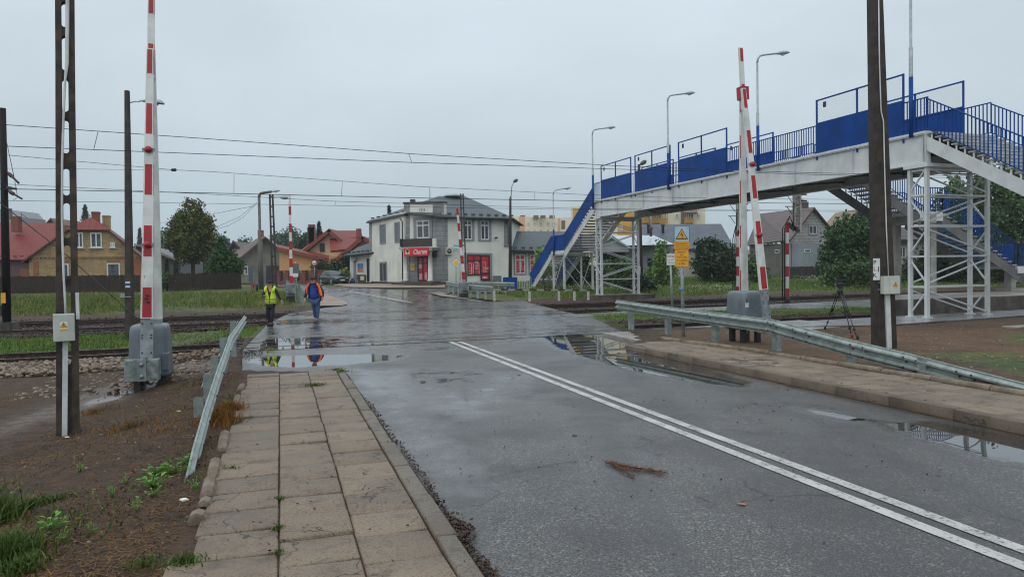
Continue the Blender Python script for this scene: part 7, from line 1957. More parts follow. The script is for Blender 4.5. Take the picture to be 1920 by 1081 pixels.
for px in (1216, 1243): m_.lathe([(.2, -1.0), (.2, 0), (.3, .1), (.3, .3)], W(px, 424, 104), 8)
m_.build('flue', GUT, t)
# apartment blocks
CRM = M('block_cream', 'd8d2ba', 'cdc7ae', scale=.4, rough=.85); ORP = M('block_orange', 'c79c4c', 'ba9044', scale=.4, rough=.85); BRN = M('block_brown', '7b675e', '6c5a52', rough=.85)
t = thing('apartment_block', 'cream and orange apartment block with balconies seen under the footbridge', 'apartment block', spot(1200, 130))
wv = Wall(W(1071, 450, 134), W(1322, 450, 128)); wall_poly(wv, t, [(1071, 387), (1322, 381), (1322, 520), (1071, 520)], CRM, 12)
for (a_, b_, y0, y1) in ((1074, 1090, 391, 520), (1158, 1188, 398, 520), (1240.5, 1252, 399, 520)): wall_poly(wv, t, [(a_, y0), (b_, y0), (b_, y1), (a_, y1)], ORP, .1, 'colour_panel', .08)
wall_poly(wv, t, [(1276.5, 382), (1283, 382), (1283, 520), (1276.5, 520)], BRN, .2, 'brown_strip', .15)
for row in range(3):
    dy = row * 22.5
    for (a_, b_) in ((1189, 1196.5), (1245, 1251.5) if False else (1257 - 12.5 - 1.5, 1250.5), (1267 - 1, 1273), (1305.5, 1313), (1162, 1168), (1141, 1147)): win(wv, t, a_, 399.5 + dy, b_, 408.5 + dy, glass=CURT, mull=1, fw=.14, off=.12)
    for (a_, b_) in ((1204, 1218), (1223, 1239), (1284, 1299.5)):
        wall_poly(wv, t, [(a_, 397 + dy), (b_, 397 + dy), (b_, 416 + dy), (a_, 416 + dy)], BRN, .1, 'balcony_recess', .05)
        win(wv, t, a_ + 3, 399 + dy, b_ - 4, 409 + dy, glass=CURT, mull=1, fw=.12, off=.2)
        x0, z0 = wv.at(a_, 408.5 + dy); x1, z1 = wv.at(b_, 416 + dy); m_ = MB(); m_.obox(wv.pt((x0 + x1) / 2, (z0 + z1) / 2, .9), wv.d * (x1 - x0), wv.n * .06, UP * (z0 - z1))
        m_.obox(wv.pt((x0 + x1) / 2, z1 - .1, .5), wv.d * (x1 - x0), wv.n * .9, UP * .2); m_.build('balcony', [ORP], t)
slab3(t, [(1200, 397, 126), (1243, 397, 126), (1240, 384, 129), (1203, 384, 129)], BRN, .3, 'mansard_roof'); slab3(t, [(1281, 398, 126), (1308, 398, 126), (1303, 383, 129), (1285, 383, 129)], BRN, .3, 'mansard_roof')
t = thing('apartment_block', 'long low cream apartment block far behind the shop wing roof', 'apartment block', spot(1010, 170))
CRA = M('block_peach', 'e2d6be', 'd6cab2', scale=.4, rough=.85); SAL = M('block_salmon', 'd1a988', 'c59c7b', scale=.4, rough=.85)
wv = Wall(W(956, 450, 170), W(1072, 450, 176)); wall_poly(wv, t, [(957, 405.5), (1050, 408.5), (1072, 407), (1072, 520), (957, 520)], CRA, 12)
wall_poly(wv, t, [(973, 406), (984, 406), (984, 520), (973, 520)], SAL, .1, 'colour_panel', .08); wall_poly(wv, t, [(1046, 409), (1050, 409), (1050, 520), (1046, 520)], SAL, .1, 'colour_panel', .08); wall_poly(wv, t, [(1052.5, 413), (1059.5, 413), (1059.5, 429), (1052.5, 429)], BRN, .1, 'colour_panel', .08)
for row in range(2):
    for px in (967, 990.5, 1002, 1014, 1027.5, 1038): win(wv, t, px - 2.6, 416 + row * 13.3, px + 2.6, 422.8 + row * 13.3, glass=CURT, mull=1, fw=.16, off=.1)
win(wv, t, 979, 424, 983, 428.5, glass=RFILM, mull=0)
m_ = MB()
for px in (980, 1005, 1018, 1035): m_.obox(W(px, 406.5, 172), XV * 1.2, YV * 1, UP * .7)
m_.build('roof_vent', BRN, t)
# grey brick house at right
t = thing('gable_house', 'white block gabled house with brown tiled roof behind the banded poles', 'house', spot(1500, 78))
BLK2 = Mbrick('white_block', 'a5a6a4', '9b9c9a', '7d7e7c', .62, .3, .03); LOWR = M('blue_grey_render', '8d9499', '7f868b', scale=.6, rough=.85, stain=('686d70', .8, .4))
BTILE = Mstripe('brown_roof_tile', '594b4b', '4c4040', .36, 'y', rough=.5, bump=.04)
wv = Wall(W(1480, 500, 76), W(1572, 500, 79.2)); 
wall_poly(wv, t, [(1480, 456), (1480, 446), (1527, 391), (1571, 443), (1571, 456)], BLK2, .3, 'gable_wall', .02)
wall_poly(wv, t, [(1480, 456), (1571, 456), (1571, 530), (1480, 530)], LOWR, .3)
w3 = Wall(W(1405, 500, 86), W(1480, 500, 76.1)); wall_poly(w3, t, [(1405, 459), (1480, 456), (1480, 530), (1405, 530)], M('dark_plaster', '68665f', '59574f', scale=1, rough=.9), .3)
slab3(t, [(1481, 449.5, 75.4), (1527, 388, 77), (1424, 400.5, 87.5), (1399, 459.5, 85.5)], BTILE, .16, 'roof', BROWN); slab3(t, [(1527, 388, 77), (1575, 447, 79), (1470, 460, 90), (1424, 400.5, 87.5)], BTILE, .16, 'roof', BROWN)
win(wv, t, 1516.5, 423, 1530.5, 438.5, mull=1, surround=SHGP, sw=.15); win(wv, t, 1507.5, 467, 1519.5, 473, mull=0); win(wv, t, 1541, 466, 1552, 480, mull=1, glass=M('shutter_green', '3f5a4a', '344a3e', rough=.7)); win(w3, t, 1453.5, 468, 1461.5, 474, mull=0)
m_ = MB(); m_.obox(W(1507.5, 391, 80), XV * .72, YV * .7, UP * 1.4); m_.build('chimney', M('chimney_soot', '4c4645', '3e3938', rough=.8), t)
t = thing('plank_fence', 'dark weathered plank fence at the foot of the white block house', 'fence', spot(1508, 72)); m_ = MB()
for k in range(34): q_ = spot(1481 + k * 1.6, 72.5 + k * .03); m_.obox(q_ + UP * (.6 + random.uniform(-.04, .04)), XV * .078, YV * .02, UP * 1.25)
m_.build('planks', M('weathered_plank', '3f3b39', '2d2a28', scale=6, rough=.9), t)
t = thing('distant_house', 'white house with dark roof seen through the bridge stairs', 'house', spot(1715, 78))
wv = Wall(W(1660, 500, 76), W(1790, 500, 78)); wall_poly(wv, t, [(1660, 447), (1790, 447), (1790, 530), (1660, 530)], M('offwhite_render', 'a5a7a3', '979994', rough=.85), .3)
slab3(t, [(1655, 449, 75), (1795, 447, 77), (1780, 424, 83), (1675, 426, 82)], M('dim_roof', '4a4746', '403d3c', rough=.8), .2); win(wv, t, 1685.5, 462.5, 1697, 482, mull=1); win(wv, t, 1686, 500, 1698, 517, mull=1, glass=M('pane_dark', '2a2d30', rough=.3)); win(wv, t, 1730, 462.5, 1742, 482, mull=1)
t = thing('distant_house', 'pale brown gable rising behind trees right of the white block house', 'house', spot(1612, 92))
m_ = MB(); m_.prism([W(1585, 420, 92), W(1612, 391, 92), W(1642, 424, 92), W(1642, 520, 92), W(1585, 520, 92)], YV * 7); m_.build('wall', M('tan_gable', '8c8069', '7d725d', rough=.9), t)
slab3(t, [(1580, 426, 91), (1612, 389.5, 91), (1612, 389.5, 99), (1580, 426, 99)], _MC['dim_roof'], .2); slab3(t, [(1647, 429, 91), (1612, 389.5, 91), (1612, 389.5, 99), (1647, 429, 99)], _MC['dim_roof'], .2)
wv = Wall(W(1585, 420, 91.9), W(1642, 420, 91.9)); win(wv, t, 1601.5, 401, 1608.5, 408, mull=1, fw=.1)
# dark plank fence along the verge
def plank_fence(lab, p0, p1, h, hv):
    t = thing('plank_fence', lab, 'fence', spot(*p0)); a_, b_ = spot(*p0), spot(*p1); L = (b_ - a_).length; d = (b_ - a_).normalized(); n = int(L / .16); m_ = MB()
    for i in range(n):
        q_ = a_.lerp(b_, (i + .5) / n); q_.z = gz(q_.x, q_.y); hh = h + random.uniform(-hv, hv); m_.obox(q_ + UP * (hh / 2), d * .148, Vector((-d.y, d.x, 0)) * .025, UP * hh)
    m_.build('planks', M('tarred_plank', '33291f', '211b16', scale=5, rough=.9), t)
    for i in range(0, n, 15): q_ = a_.lerp(b_, i / n) + Vector((-d.y, d.x, 0)) * .12; q_.z = gz(q_.x, q_.y); m_ = MB(); m_.obox(q_ + UP * (h / 2), d * .12, Vector((-d.y, d.x, 0)) * .12, UP * h); m_.build('post', _MC['tarred_plank'], t)
plank_fence('long low black plank fence in front of the brick house', (-30, 54), (262, 55), 1.25, .03)
plank_fence('dark plank fence under the olive tree and green spruce', (318, 55.5), (452, 59), 1.3, .07)
# ================================================================ CAR AND CYCLIST
cb = G(626, 533.5); CAR = M('dark_teal_car_paint', '16393c', '113033', scale=1, rough=.18, spec=.6); TYRE = M('tyre', '17171a', rough=.7); RIM = M('rim_silver', '9aa0a3', rough=.3, metal=.6); CGL = M('car_glass', '20302f', '182422', rough=.05, spec=.7)
car = thing('parked_car', 'dark teal hatchback car parked in front of the beige house', 'car', cb)
cf = Vector((math.sin(R(38)), -math.cos(R(38)), 0)); cs = Vector((-cf.y, cf.x, 0)); cb0 = Vector((cb.x, cb.y, cb.z + .02))
def cpt(x, y, z): return cb0 + cf * x + cs * y + UP * z
def loft(secs, mat, par, name):
    vs, fs = [], []; n = len(secs[0])
    for s_ in secs: vs += s_
    for i in range(len(secs) - 1):
        for k in range(n): fs.append((i * n + k, i * n + (k + 1) % n, (i + 1) * n + (k + 1) % n, (i + 1) * n + k))
    fs += [tuple(reversed(range(n))), tuple(range((len(secs) - 1) * n, len(secs) * n))]
    m_ = MB(); m_.add(vs, fs, 0, True); return m_.build(name, mat, par)
def bsec(x, hw, zl, zs, zt, tw): return [cpt(x, -hw, zl), cpt(x, hw, zl), cpt(x, hw * 1.02, zs), cpt(x, hw * .97, zt - .06), cpt(x, tw, zt), cpt(x, -tw, zt), cpt(x, -hw * .97, zt - .06), cpt(x, -hw * 1.02, zs)]
loft([bsec(2.0, .66, .3, .5, .62, .55), bsec(1.93, .78, .22, .5, .70, .68), bsec(1.5, .83, .2, .55, .80, .74), bsec(.9, .84, .2, .55, .90, .76), bsec(0, .845, .2, .55, .93, .78), bsec(-1.2, .84, .2, .55, .94, .77), bsec(-1.8, .82, .24, .55, .93, .74), bsec(-1.98, .74, .32, .55, .85, .66)], CAR, car, 'body')
def csec(x, hw, zt, tw): return [cpt(x, -hw, .88), cpt(x, hw, .88), cpt(x, tw, zt), cpt(x, -tw, zt)]
loft([csec(.95, .76, .90, .72), csec(.25, .76, 1.34, .60), csec(-.2, .76, 1.41, .60), csec(-1.1, .76, 1.39, .58), csec(-1.75, .74, 1.0, .68), csec(-1.85, .72, .92, .68)], CAR, car, 'cabin')
m_ = MB(); e_ = .012
m_.prism([cpt(.88 + e_, -.68, .95), cpt(.88 + e_, .68, .95), cpt(.30 + e_, .56, 1.31), cpt(.30 + e_, -.56, 1.31)], Vector((0, 0, .012)) + cf * .012); m_.build('windscreen', CGL, car)
for sg in (-1, 1):
    for pts in ([(.62, .97), (.22, 1.29), (-.25, 1.33), (-.25, .96)], [(-.33, .96), (-.33, 1.33), (-1.05, 1.31), (-1.45, .98)]):
        m_ = MB(); m_.prism([cpt(x, sg * (.775 - (z - .9) * .33), z) for x, z in pts], cs * sg * .014); m_.build('side_window', CGL, car)
    m_ = MB(); m_.obox(cpt(1.90, sg * .52, .60), cf * .16, cs * .34, UP * .16); m_.build('headlight', M('headlamp_glass', 'b8c0c0', rough=.1), car, bevel=.03)
    m_ = MB(); m_.obox(cpt(.55, sg * .92, .98), cf * .1, cs * .16, UP * .12); m_.build('mirror', CAR, car, bevel=.02)
    for x in (1.22, -1.25):
        m_ = MB(); m_.lathe([(.19, -.09), (.30, -.09), (.315, -.05), (.315, .05), (.30, .09), (.19, .09)], cpt(x, sg * .76, .30), 20, axis=cs); wh = m_.build('wheel', TYRE, car)
        m_ = MB(); m_.lathe([(.20, -.085), (.20, .085), (.15, .1), (.03, .09)], cpt(x, sg * .77, .30), 14, axis=cs * sg); m_.build('rim', RIM, wh)
m_ = MB(); m_.obox(cpt(1.99, 0, .42), cf * .05, cs * 1.3, UP * .16); m_.build('bumper', M('bumper_dark', '1a2526', rough=.5), car, bevel=.02)
m_ = MB(); m_.obox(cpt(2.03, 0, .45), cf * .02, cs * .5, UP * .11); m_.build('number_plate', SIGNW, car)
m_ = MB(); m_.obox(cpt(1.985, 0, .64), cf * .03, cs * .6, UP * .08); m_.build('grille', DARK, car)
# cyclist on the far road
kb = G(500, 531.5); KD = kb.y
bi = thing('bicycle', 'bicycle ridden away along the far road by the cyclist in pink', 'bicycle', kb)
hd = Vector((-.45, .89, 0)).normalized(); 
for x in (-.5, .5):
    m_ = MB(); c = kb + hd * x + UP * .34; ax = hd.cross(UP); pts = [c + (hd * math.cos(a_) + UP * math.sin(a_)) * .32 for a_ in np.linspace(0, 2 * math.pi, 19)]; m_.tube(pts, .02, 6, cap=False); wh = m_.build('wheel', TYRE, bi)
m_ = MB(); q0, q1, q2, q3 = kb + hd * -.5 + UP * .34, kb + hd * -.1 + UP * .85, kb + hd * .38 + UP * .85, kb + hd * .5 + UP * .34
for a_, b_ in ((q0, q1), (q1, q2), (q2, q3), (kb + UP * .3, q1), (kb + UP * .3, q2), (kb + UP * .3, q0)): m_.tube([a_, b_], .02, 6)
m_.build('frame', DARK, bi)
m_ = MB(); m_.obox(kb + hd * -.15 + UP * .9, hd * .25, ax * .16, UP * .06); m_.build('saddle', DARK, bi, bevel=.02)
m_ = MB(); m_.tube([kb + hd * .4 + UP * 1.0 - ax * .28, kb + hd * .42 + UP * 1.02, kb + hd * .4 + UP * 1.0 + ax * .28], .016, 6); m_.build('handlebar', DARK, bi)
kt = thing('person', 'cyclist in pale pink hooded coat riding on the far road', 'person', kb)
def kp(x, y, z, r_): return (kb + hd * x + ax * y + UP * z, r_)
J = {'pelvis': kp(-.12, 0, .98, (.15, .12)), 'chest': kp(.02, 0, 1.32, (.15, .12)), 'neck': kp(.06, 0, 1.48, .06), 'head': kp(.08, 0, 1.6, .1), 'crown': kp(.08, 0, 1.68, .09)}
bn_ = [('pelvis', 'chest'), ('chest', 'neck'), ('neck', 'head'), ('head', 'crown')]
for s_, y in (('L', -1), ('R', 1)):
    J.update({'sh' + s_: kp(.04, y * .18, 1.4, .065), 'el' + s_: kp(.2, y * .27, 1.2, .05), 'hd' + s_: kp(.4, y * .26, 1.05, .035), 'hip' + s_: kp(-.1, y * .1, .95, .09), 'kn' + s_: kp(.22, y * .12, .75 if y < 0 else .6, .065), 'an' + s_: kp(.02, y * .12, .42 if y < 0 else .22, .045), 'to' + s_: kp(.14, y * .12, .36 if y < 0 else .16, .04)})
    bn_ += [('chest', 'sh' + s_), ('sh' + s_, 'el' + s_), ('el' + s_, 'hd' + s_), ('pelvis', 'hip' + s_), ('hip' + s_, 'kn' + s_), ('kn' + s_, 'an' + s_), ('an' + s_, 'to' + s_)]
skin_obj('body', J, bn_, NAVY, kt)
PINK = M('pale_pink_coat', 'a88a9c', '967a8c', rough=.8)
cl = {k: (J[k][0], tuple(x + .03 for x in J[k][1]) if isinstance(J[k][1], tuple) else J[k][1] + .025) for k in ('pelvis', 'chest', 'neck', 'head', 'crown', 'shL', 'elL', 'shR', 'elR')}
skin_obj('hooded_coat', cl, [('pelvis', 'chest'), ('chest', 'neck'), ('neck', 'head'), ('head', 'crown'), ('chest', 'shL'), ('shL', 'elL'), ('chest', 'shR'), ('shR', 'elR')], PINK, kt)
# ================================================================ TREES AND PLANTS
BARK = M('bark', '3b322a', '29221c', scale=6, rough=.9, bump=.01)
def leaf_cloud(centers, sigma, n, size, flat=.6, up=0.3):
    """n leaf quads scattered round clump centres"""
    k = RNG.integers(0, len(centers), n); C_ = centers[k]
    P_ = C_ + RNG.normal(0, 1, (n, 3)) * sigma
    nrm = RNG.normal(0, 1, (n, 3)); nrm[:, 2] += up; nrm /= np.linalg.norm(nrm, axis=1)[:, None]
    a_ = np.cross(nrm, RNG.normal(0, 1, (n, 3))); a_ /= np.linalg.norm(a_, axis=1)[:, None]; b_ = np.cross(nrm, a_)
    s_ = size * RNG.uniform(.6, 1.4, n)[:, None]
    V = np.stack([P_ - a_ * s_, P_ + b_ * s_ * flat, P_ + a_ * s_, P_ - b_ * s_ * flat], 1).reshape(-1, 3)
    F = np.arange(n * 4).reshape(n, 4)
    cl = RNG.random(len(centers)); rnd = np.clip(.55 * cl[k] + .45 * RNG.random(n), 0, 1)
    return V, F, np.repeat(rnd, 4)
def crown_centers(ells, m):
    out = []; vol = np.array([e[1][0] * e[1][1] * e[1][2] for e in ells]); vol = vol / vol.sum()
    for e, f in zip(ells, vol):
        k = max(3, int(m * f)); d = RNG.normal(0, 1, (k, 3)); d /= np.linalg.norm(d, axis=1)[:, None]
        r_ = RNG.uniform(.35, 1.25, k) ** .6; out.append(np.array(e[0]) + d * r_[:, None] * np.array(e[1]))
    return np.concatenate(out)
def broad_tree(name, lab, cat, base, ells, mat, n=5000, m=120, sigma=.32, size=.16, trunk=.18, group=None, limbs=5):
    t = thing(name, lab, cat, base, group); base = Vector(base); C_ = crown_centers(ells, m)
    V, F, rn = leaf_cloud(C_, sigma, n, size)
    keep = V[:, 2].reshape(-1, 4).min(1) > base.z - .1
    F = np.arange(keep.sum() * 4).reshape(-1, 4); V = V.reshape(-1, 4, 3)[keep].reshape(-1, 3); rn = rn.reshape(-1, 4)[keep].reshape(-1)
    o_ = np_mesh('crown', V, F, mat, rnd=rn, base=tuple(base), parent=t); o_.location = (0, 0, 0)
    top = Vector(C_.mean(0)); m_ = MB(); m_.tube([base - UP * .2, base.lerp(top, .4) + XV * random.uniform(-.1, .1), top], [trunk, trunk * .75, trunk * .3], 8)
    for i in range(limbs):
        q_ = Vector(C_[RNG.integers(0, len(C_))]); s_ = base.lerp(top, random.uniform(.35, .85)); m_.tube([s_, s_.lerp(q_, .5) + UP * .15, q_], [trunk * .4, trunk * .25, trunk * .08], 5)
    m_.build('trunk', BARK, t)
    return t
def conifer(name, lab, base, h, r_, mat, n=3000, group=None, gaps=.0, size=.14, low=.06, droop=.25):
    t = thing(name, lab, 'tree', base, group); base = Vector(base); zz = RNG.uniform(low, 1, n) ** .9; an = RNG.uniform(0, 6.283, n)
    tiers = np.floor(zz * h / .35); ph = (tiers * 2.4) % 6.28
    spokes = 7; an = ph + np.round(an / 6.283 * spokes) * (6.283 / spokes) + RNG.normal(0, .2, n)
    rr = RNG.random(n) ** .6 * r_ * (1 - zz) ** .85
    C_ = np.stack([base.x + np.cos(an) * rr, base.y + np.sin(an) * rr, base.z + zz * h - rr * droop], 1) + RNG.normal(0, .05, (n, 3))
    V, F, rn = leaf_cloud(C_, .01, n, size, .35, .6)
    o_ = np_mesh('crown', V, F, mat, rnd=rn, base=tuple(base), parent=t); o_.location = (0, 0, 0)
    m_ = MB(); m_.tube([base - UP * .2, base + UP * h * .97], [max(.08, h * .017), .015], 7); m_.build('trunk', BARK, t)
    return t
L_OL = Mleaf('olive_leaf', '222a15', '66702f', tint='5a5229')
L_SP = Mleaf('spruce_green', '1c3018', '456a35')
L_DK = Mleaf('dark_leaf', '18241a', '3c5434'); L_MD = Mleaf('mid_leaf', '24371f', '587544'); L_LT = Mleaf('light_leaf', '3a5628', '7f9c4e'); L_GR = Mleaf('full_green_leaf', '1a2c18', '47663a'); L_HZ = Mleaf('hazy_leaf', '36453a', '5f7360'); L_TH = Mleaf('thuja_leaf', '17261a', '33492e'); L_YL = Mleaf('yellow_bush', '53591f', '8d8c38'); L_BL = Mleaf('blue_conifer', '33443f', '5a6d66')  # hazy_leaf has the paleness of distance haze mixed into its greens
def px_ell(px, py, rx, ry, D, ry_dep=None):
    c = W(px, py, D); k = D / FPX; return ((c.x, c.y, c.z), (rx * k, (ry_dep or rx) * k, ry * k))
b_ = spot(361, 66)
broad_tree('olive_tree', 'tall olive brown tree with three spiky tops above the dark fence', 'tree', b_, [px_ell(361, 446, 37, 42, 66), px_ell(345, 396, 8, 24, 66), px_ell(362, 395, 8, 26, 66), px_ell(377, 396, 7, 24, 66), px_ell(361, 415, 24, 22, 66), px_ell(332, 428, 12, 24, 66), px_ell(390, 432, 11, 26, 66)], L_OL, n=21000, m=560, sigma=.19, size=.11, trunk=.22)
b_ = spot(415, 60); conifer('spruce_tree', 'bushy bright green spruce left of the far street lamp', b_, W(410, 448, 60).z - b_.z, 1.75, L_SP, n=5500, size=.15, low=.02)
broad_tree('hedge_shrub', 'dense green shrub filling the foot of the bright spruce', 'shrub', spot(432, 60.5), [px_ell(428, 500, 20, 22, 60.5), px_ell(404, 508, 16, 16, 60.5)], L_SP, n=3500, m=70, sigma=.2, size=.12, trunk=.06)
for px, top, lab in ((297, 480, 'dark thuja column next to the left barrier boom'), (313, 484, 'middle dark thuja column before the grey shed'), (330, 489, 'shortest thuja column nearest the olive tree')):
    b_ = spot(px, 57); conifer('thuja', lab, b_, W(px, top, 57).z - b_.z, .38, L_TH, n=1800, group='thuja columns behind the fence', size=.07, low=.0, droop=-.3)
b_ = spot(304, 56); broad_tree('shrub', 'light green round shrub at the foot of the thuja columns', 'shrub', b_, [px_ell(300, 528, 12, 9, 56), px_ell(318, 522, 9, 9, 56)], L_MD, n=1500, m=40, sigma=.14, size=.09, trunk=.04)
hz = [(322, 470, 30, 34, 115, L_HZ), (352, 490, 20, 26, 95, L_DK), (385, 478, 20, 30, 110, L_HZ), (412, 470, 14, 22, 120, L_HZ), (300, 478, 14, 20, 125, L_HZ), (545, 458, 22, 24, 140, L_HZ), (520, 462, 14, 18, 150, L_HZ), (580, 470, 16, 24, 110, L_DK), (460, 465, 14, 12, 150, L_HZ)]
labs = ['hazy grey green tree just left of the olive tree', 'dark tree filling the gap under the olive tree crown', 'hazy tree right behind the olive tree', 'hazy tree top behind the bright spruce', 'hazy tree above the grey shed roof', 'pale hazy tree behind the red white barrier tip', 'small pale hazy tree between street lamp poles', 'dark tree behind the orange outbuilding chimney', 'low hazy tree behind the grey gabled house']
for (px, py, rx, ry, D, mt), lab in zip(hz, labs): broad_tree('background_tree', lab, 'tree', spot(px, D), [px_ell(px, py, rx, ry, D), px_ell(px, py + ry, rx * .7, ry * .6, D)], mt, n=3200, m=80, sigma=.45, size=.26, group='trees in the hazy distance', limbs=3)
for (px, top, D, r_, mt, lab) in ((163, 384, 100, 2.2, L_BL, 'dark conifer tip above the red roof chimney'), (264, 428, 120, 1.4, L_BL, 'small conifer tip right of the brick house ridge'), (600, 416, 115, 2.4, L_DK, 'thin conifer beside the beige house gable'), (548, 424, 150, 3.4, L_BL, 'pale conifer behind the barrier tip'), (568, 442, 150, 3.0, L_BL, 'shorter pale conifer next to orange outbuilding'), (732, 386, 100, 1.3, L_DK, 'tiny conifer tip left of the shop corner'), (447, 455, 140, 1.6, L_DK, 'dark conifer between small roof and grey gable')):
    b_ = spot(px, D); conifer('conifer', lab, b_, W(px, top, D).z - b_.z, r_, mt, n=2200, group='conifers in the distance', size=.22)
for (px, py, rx, ry, D, mt, lab) in ((604, 508, 15, 20, 80, L_DK, 'dark green bush between brick fence and car'), (652, 498, 8, 24, 80, L_TH, 'dark thuja clump at the annex corner'), (643, 519, 9, 9, 77, L_YL, 'yellow green bush beside the annex'), (622, 512, 10, 10, 82, L_MD, 'low bush behind the green car'), (632, 506, 7, 14, 82, L_TH, 'slim dark bush behind the car roof')): broad_tree('bush', lab, 'bush', spot(px, D), [px_ell(px, py, rx, ry, D)], mt, n=1800, m=50, sigma=.22, size=.13, trunk=.05, group='bushes by the far houses', limbs=3)
rt = [((1338, 492, 34, 38, 66), (1318, 470, 18, 22, 66), (1362, 505, 24, 26, 66), L_DK, 'large dark bush right of the yellow warning sign', 7000), ((1245, 505, 17, 26, 62), (1240, 480, 8, 22, 62), (1225, 520, 14, 14, 62), L_LT, 'light green bush left of the yellow warning sign', 4200), ((1400, 505, 16, 28, 66), (1388, 520, 14, 14, 66), (1420, 512, 14, 18, 66), L_MD, 'mid green bush behind the white boom arm', 3800),
      ((1592, 470, 42, 58, 60), (1612, 442, 30, 36, 60), (1572, 498, 32, 32, 60), L_GR, 'big green tree between the white block house and right pole', 15000), ((1555, 512, 16, 18, 58), (1640, 495, 26, 34, 60), (1600, 510, 30, 20, 58), L_MD, 'low green shrub at the foot of the big tree', 4200), ((1160, 512, 28, 22, 60), (1185, 520, 20, 16, 60), (1140, 520, 16, 16, 60), L_MD, 'bush behind the far bridge tower bracing', 4500),
      ((1085, 505, 24, 28, 62), (1060, 515, 18, 18, 62), (1100, 525, 14, 14, 62), L_DK, 'dark bush behind the far stair trestle', 3800), ((1018, 485, 8, 16, 64), (1022, 505, 10, 14, 64), (1010, 500, 6, 12, 64), L_LT, 'slim light bush by the red window wing', 1600), ((1195, 533, 22, 9, 54), (1180, 535, 14, 7, 54), (1215, 536, 12, 6, 54), L_DK, 'low dark shrub at the foot of the brown lamp pole', 2200)]
for e1, e2, e3, mt, lab, n in rt: broad_tree('bush', lab, 'bush', spot(e1[0], e1[4]), [px_ell(*e1), px_ell(*e2), px_ell(*e3)], mt, n=n, m=int(n / 45), sigma=.22, size=.13, trunk=.09, group='bushes beyond the railway')
rt = [((1820, 400, 60, 70, 62), (1880, 380, 60, 70, 62), (1790, 440, 40, 50, 62), L_MD, 'large walnut tree behind the near stairs and tower', 14000), ((1930, 420, 60, 90, 66), (1960, 470, 60, 60, 66), (1900, 480, 50, 50, 66), L_OL, 'olive toned tree at the right edge behind the stairs', 10000), ((1760, 500, 50, 30, 66), (1720, 510, 30, 22, 66), (1800, 505, 40, 26, 66), L_DK, 'dark hedge seen through the near bridge tower', 7000), ((1870, 510, 40, 22, 70), (1930, 505, 50, 26, 70), (1830, 515, 26, 16, 70), L_DK, 'dark hedge behind the low stair portal', 6000), ((1660, 505, 16, 30, 64), (1670, 520, 20, 18, 64), (1655, 485, 12, 18, 64), L_MD, 'green bush just right of the brown concrete pole', 3000)]
for e1, e2, e3, mt, lab, n in rt: broad_tree('tree' if n > 8000 else 'bush', lab, 'tree' if n > 8000 else 'bush', spot(e1[0], e1[4]), [px_ell(*e1), px_ell(*e2), px_ell(*e3)], mt, n=n, m=int(n / 45), sigma=.26, size=.16, trunk=.16, group='trees behind the near stairs')
# far off woods closing the horizon
C_ = []
for k in range(900):
    an = random.uniform(-.75, .75); D = random.uniform(230, 300); C_.append((math.sin(an) * D, math.cos(an) * D, .8 + random.random() ** 1.4 * 7.5))
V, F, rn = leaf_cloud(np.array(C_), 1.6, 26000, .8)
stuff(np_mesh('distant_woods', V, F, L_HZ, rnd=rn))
# ---------------------------------------------------------------- grass
def blades(name, pts, h0, h1, mat, w_=.012, lean=.35, zs=None, spread=None):
    n = len(pts); h = RNG.uniform(h0, h1, n); an = RNG.uniform(0, 6.283, n); d = np.stack([np.cos(an), np.sin(an), np.zeros(n)], 1); l_ = RNG.normal(0, lean, (n, 2)); tip = np.stack([l_[:, 0] * h, l_[:, 1] * h, h * (1 - .35 * np.minimum(1, np.hypot(l_[:, 0], l_[:, 1])))], 1)
    ww = (w_ * RNG.uniform(.7, 1.4, n))[:, None]; mid = pts + tip * np.array([.35, .35, .62])
    V = np.stack([pts - d * ww, pts + d * ww, mid + d * ww * .7, pts + tip, mid - d * ww * .7], 1).reshape(-1, 3)
    i = np.arange(n) * 5; F = np.concatenate([np.stack([i, i + 1, i + 2, i + 4], 1), np.stack([i + 4, i + 2, i + 3, i + 3], 1)])
    F3 = np.concatenate([np.stack([i, i + 1, i + 2], 1), np.stack([i, i + 2, i + 4], 1), np.stack([i + 4, i + 2, i + 3], 1)])
    rn = np.repeat(np.clip(RNG.normal(.5, .25, n), 0, 1), 5)
    return stuff(np_mesh(name, V, F3, mat, rnd=rn))
GR_F = Mleaf('verge_grass', '36451c', '74843f', tint='7e7c48', rough=.7); GR_B = Mleaf('bank_grass', '34491a', '688936', tint='6b7436', rough=.65); GR_T = Mleaf('tuft_grass', '243512', '566f2c', tint='4a5522', rough=.5); STRAW = Mleaf('dry_straw', '33251a', '7d5f39', tint='2e2217', rough=.8); GR_DRY = Mleaf('dry_orange_grass', '5c3c17', '8f6833', tint='524320', rough=.8); FLW = Mleaf('meadow_flower', '8a8c70', 'b0b0a0', rough=.7)
def field(n, p0, p1, q0, q1, dens=None):
    out = []; tries = 0
    while len(out) < n and tries < n * 12:
        tries += 1; p = random.uniform(p0, p1); q_ = random.uniform(q0, q1); P_ = at_pq(p, q_); u, v = uv_of(P_.x, P_.y)
        if v < 47.5 and road_left(v) - .1 < u < road_right(v) + .1: continue
        if v >= 44 and inpoly(P_.x, P_.y, ROADPOLY): continue
        if dens and random.random() > dens(p, q_, P_): continue
        out.append((P_.x, P_.y, gz(P_.x, P_.y) - .01))
    return np.array(out)
ROADPOLY = [(p.x, p.y) for p in fl] + [(p.x, p.y) for p in reversed(fr)]
def noi(P_, s_): return mnoise.noise(Vector((P_.x * s_, P_.y * s_, 5.5)))
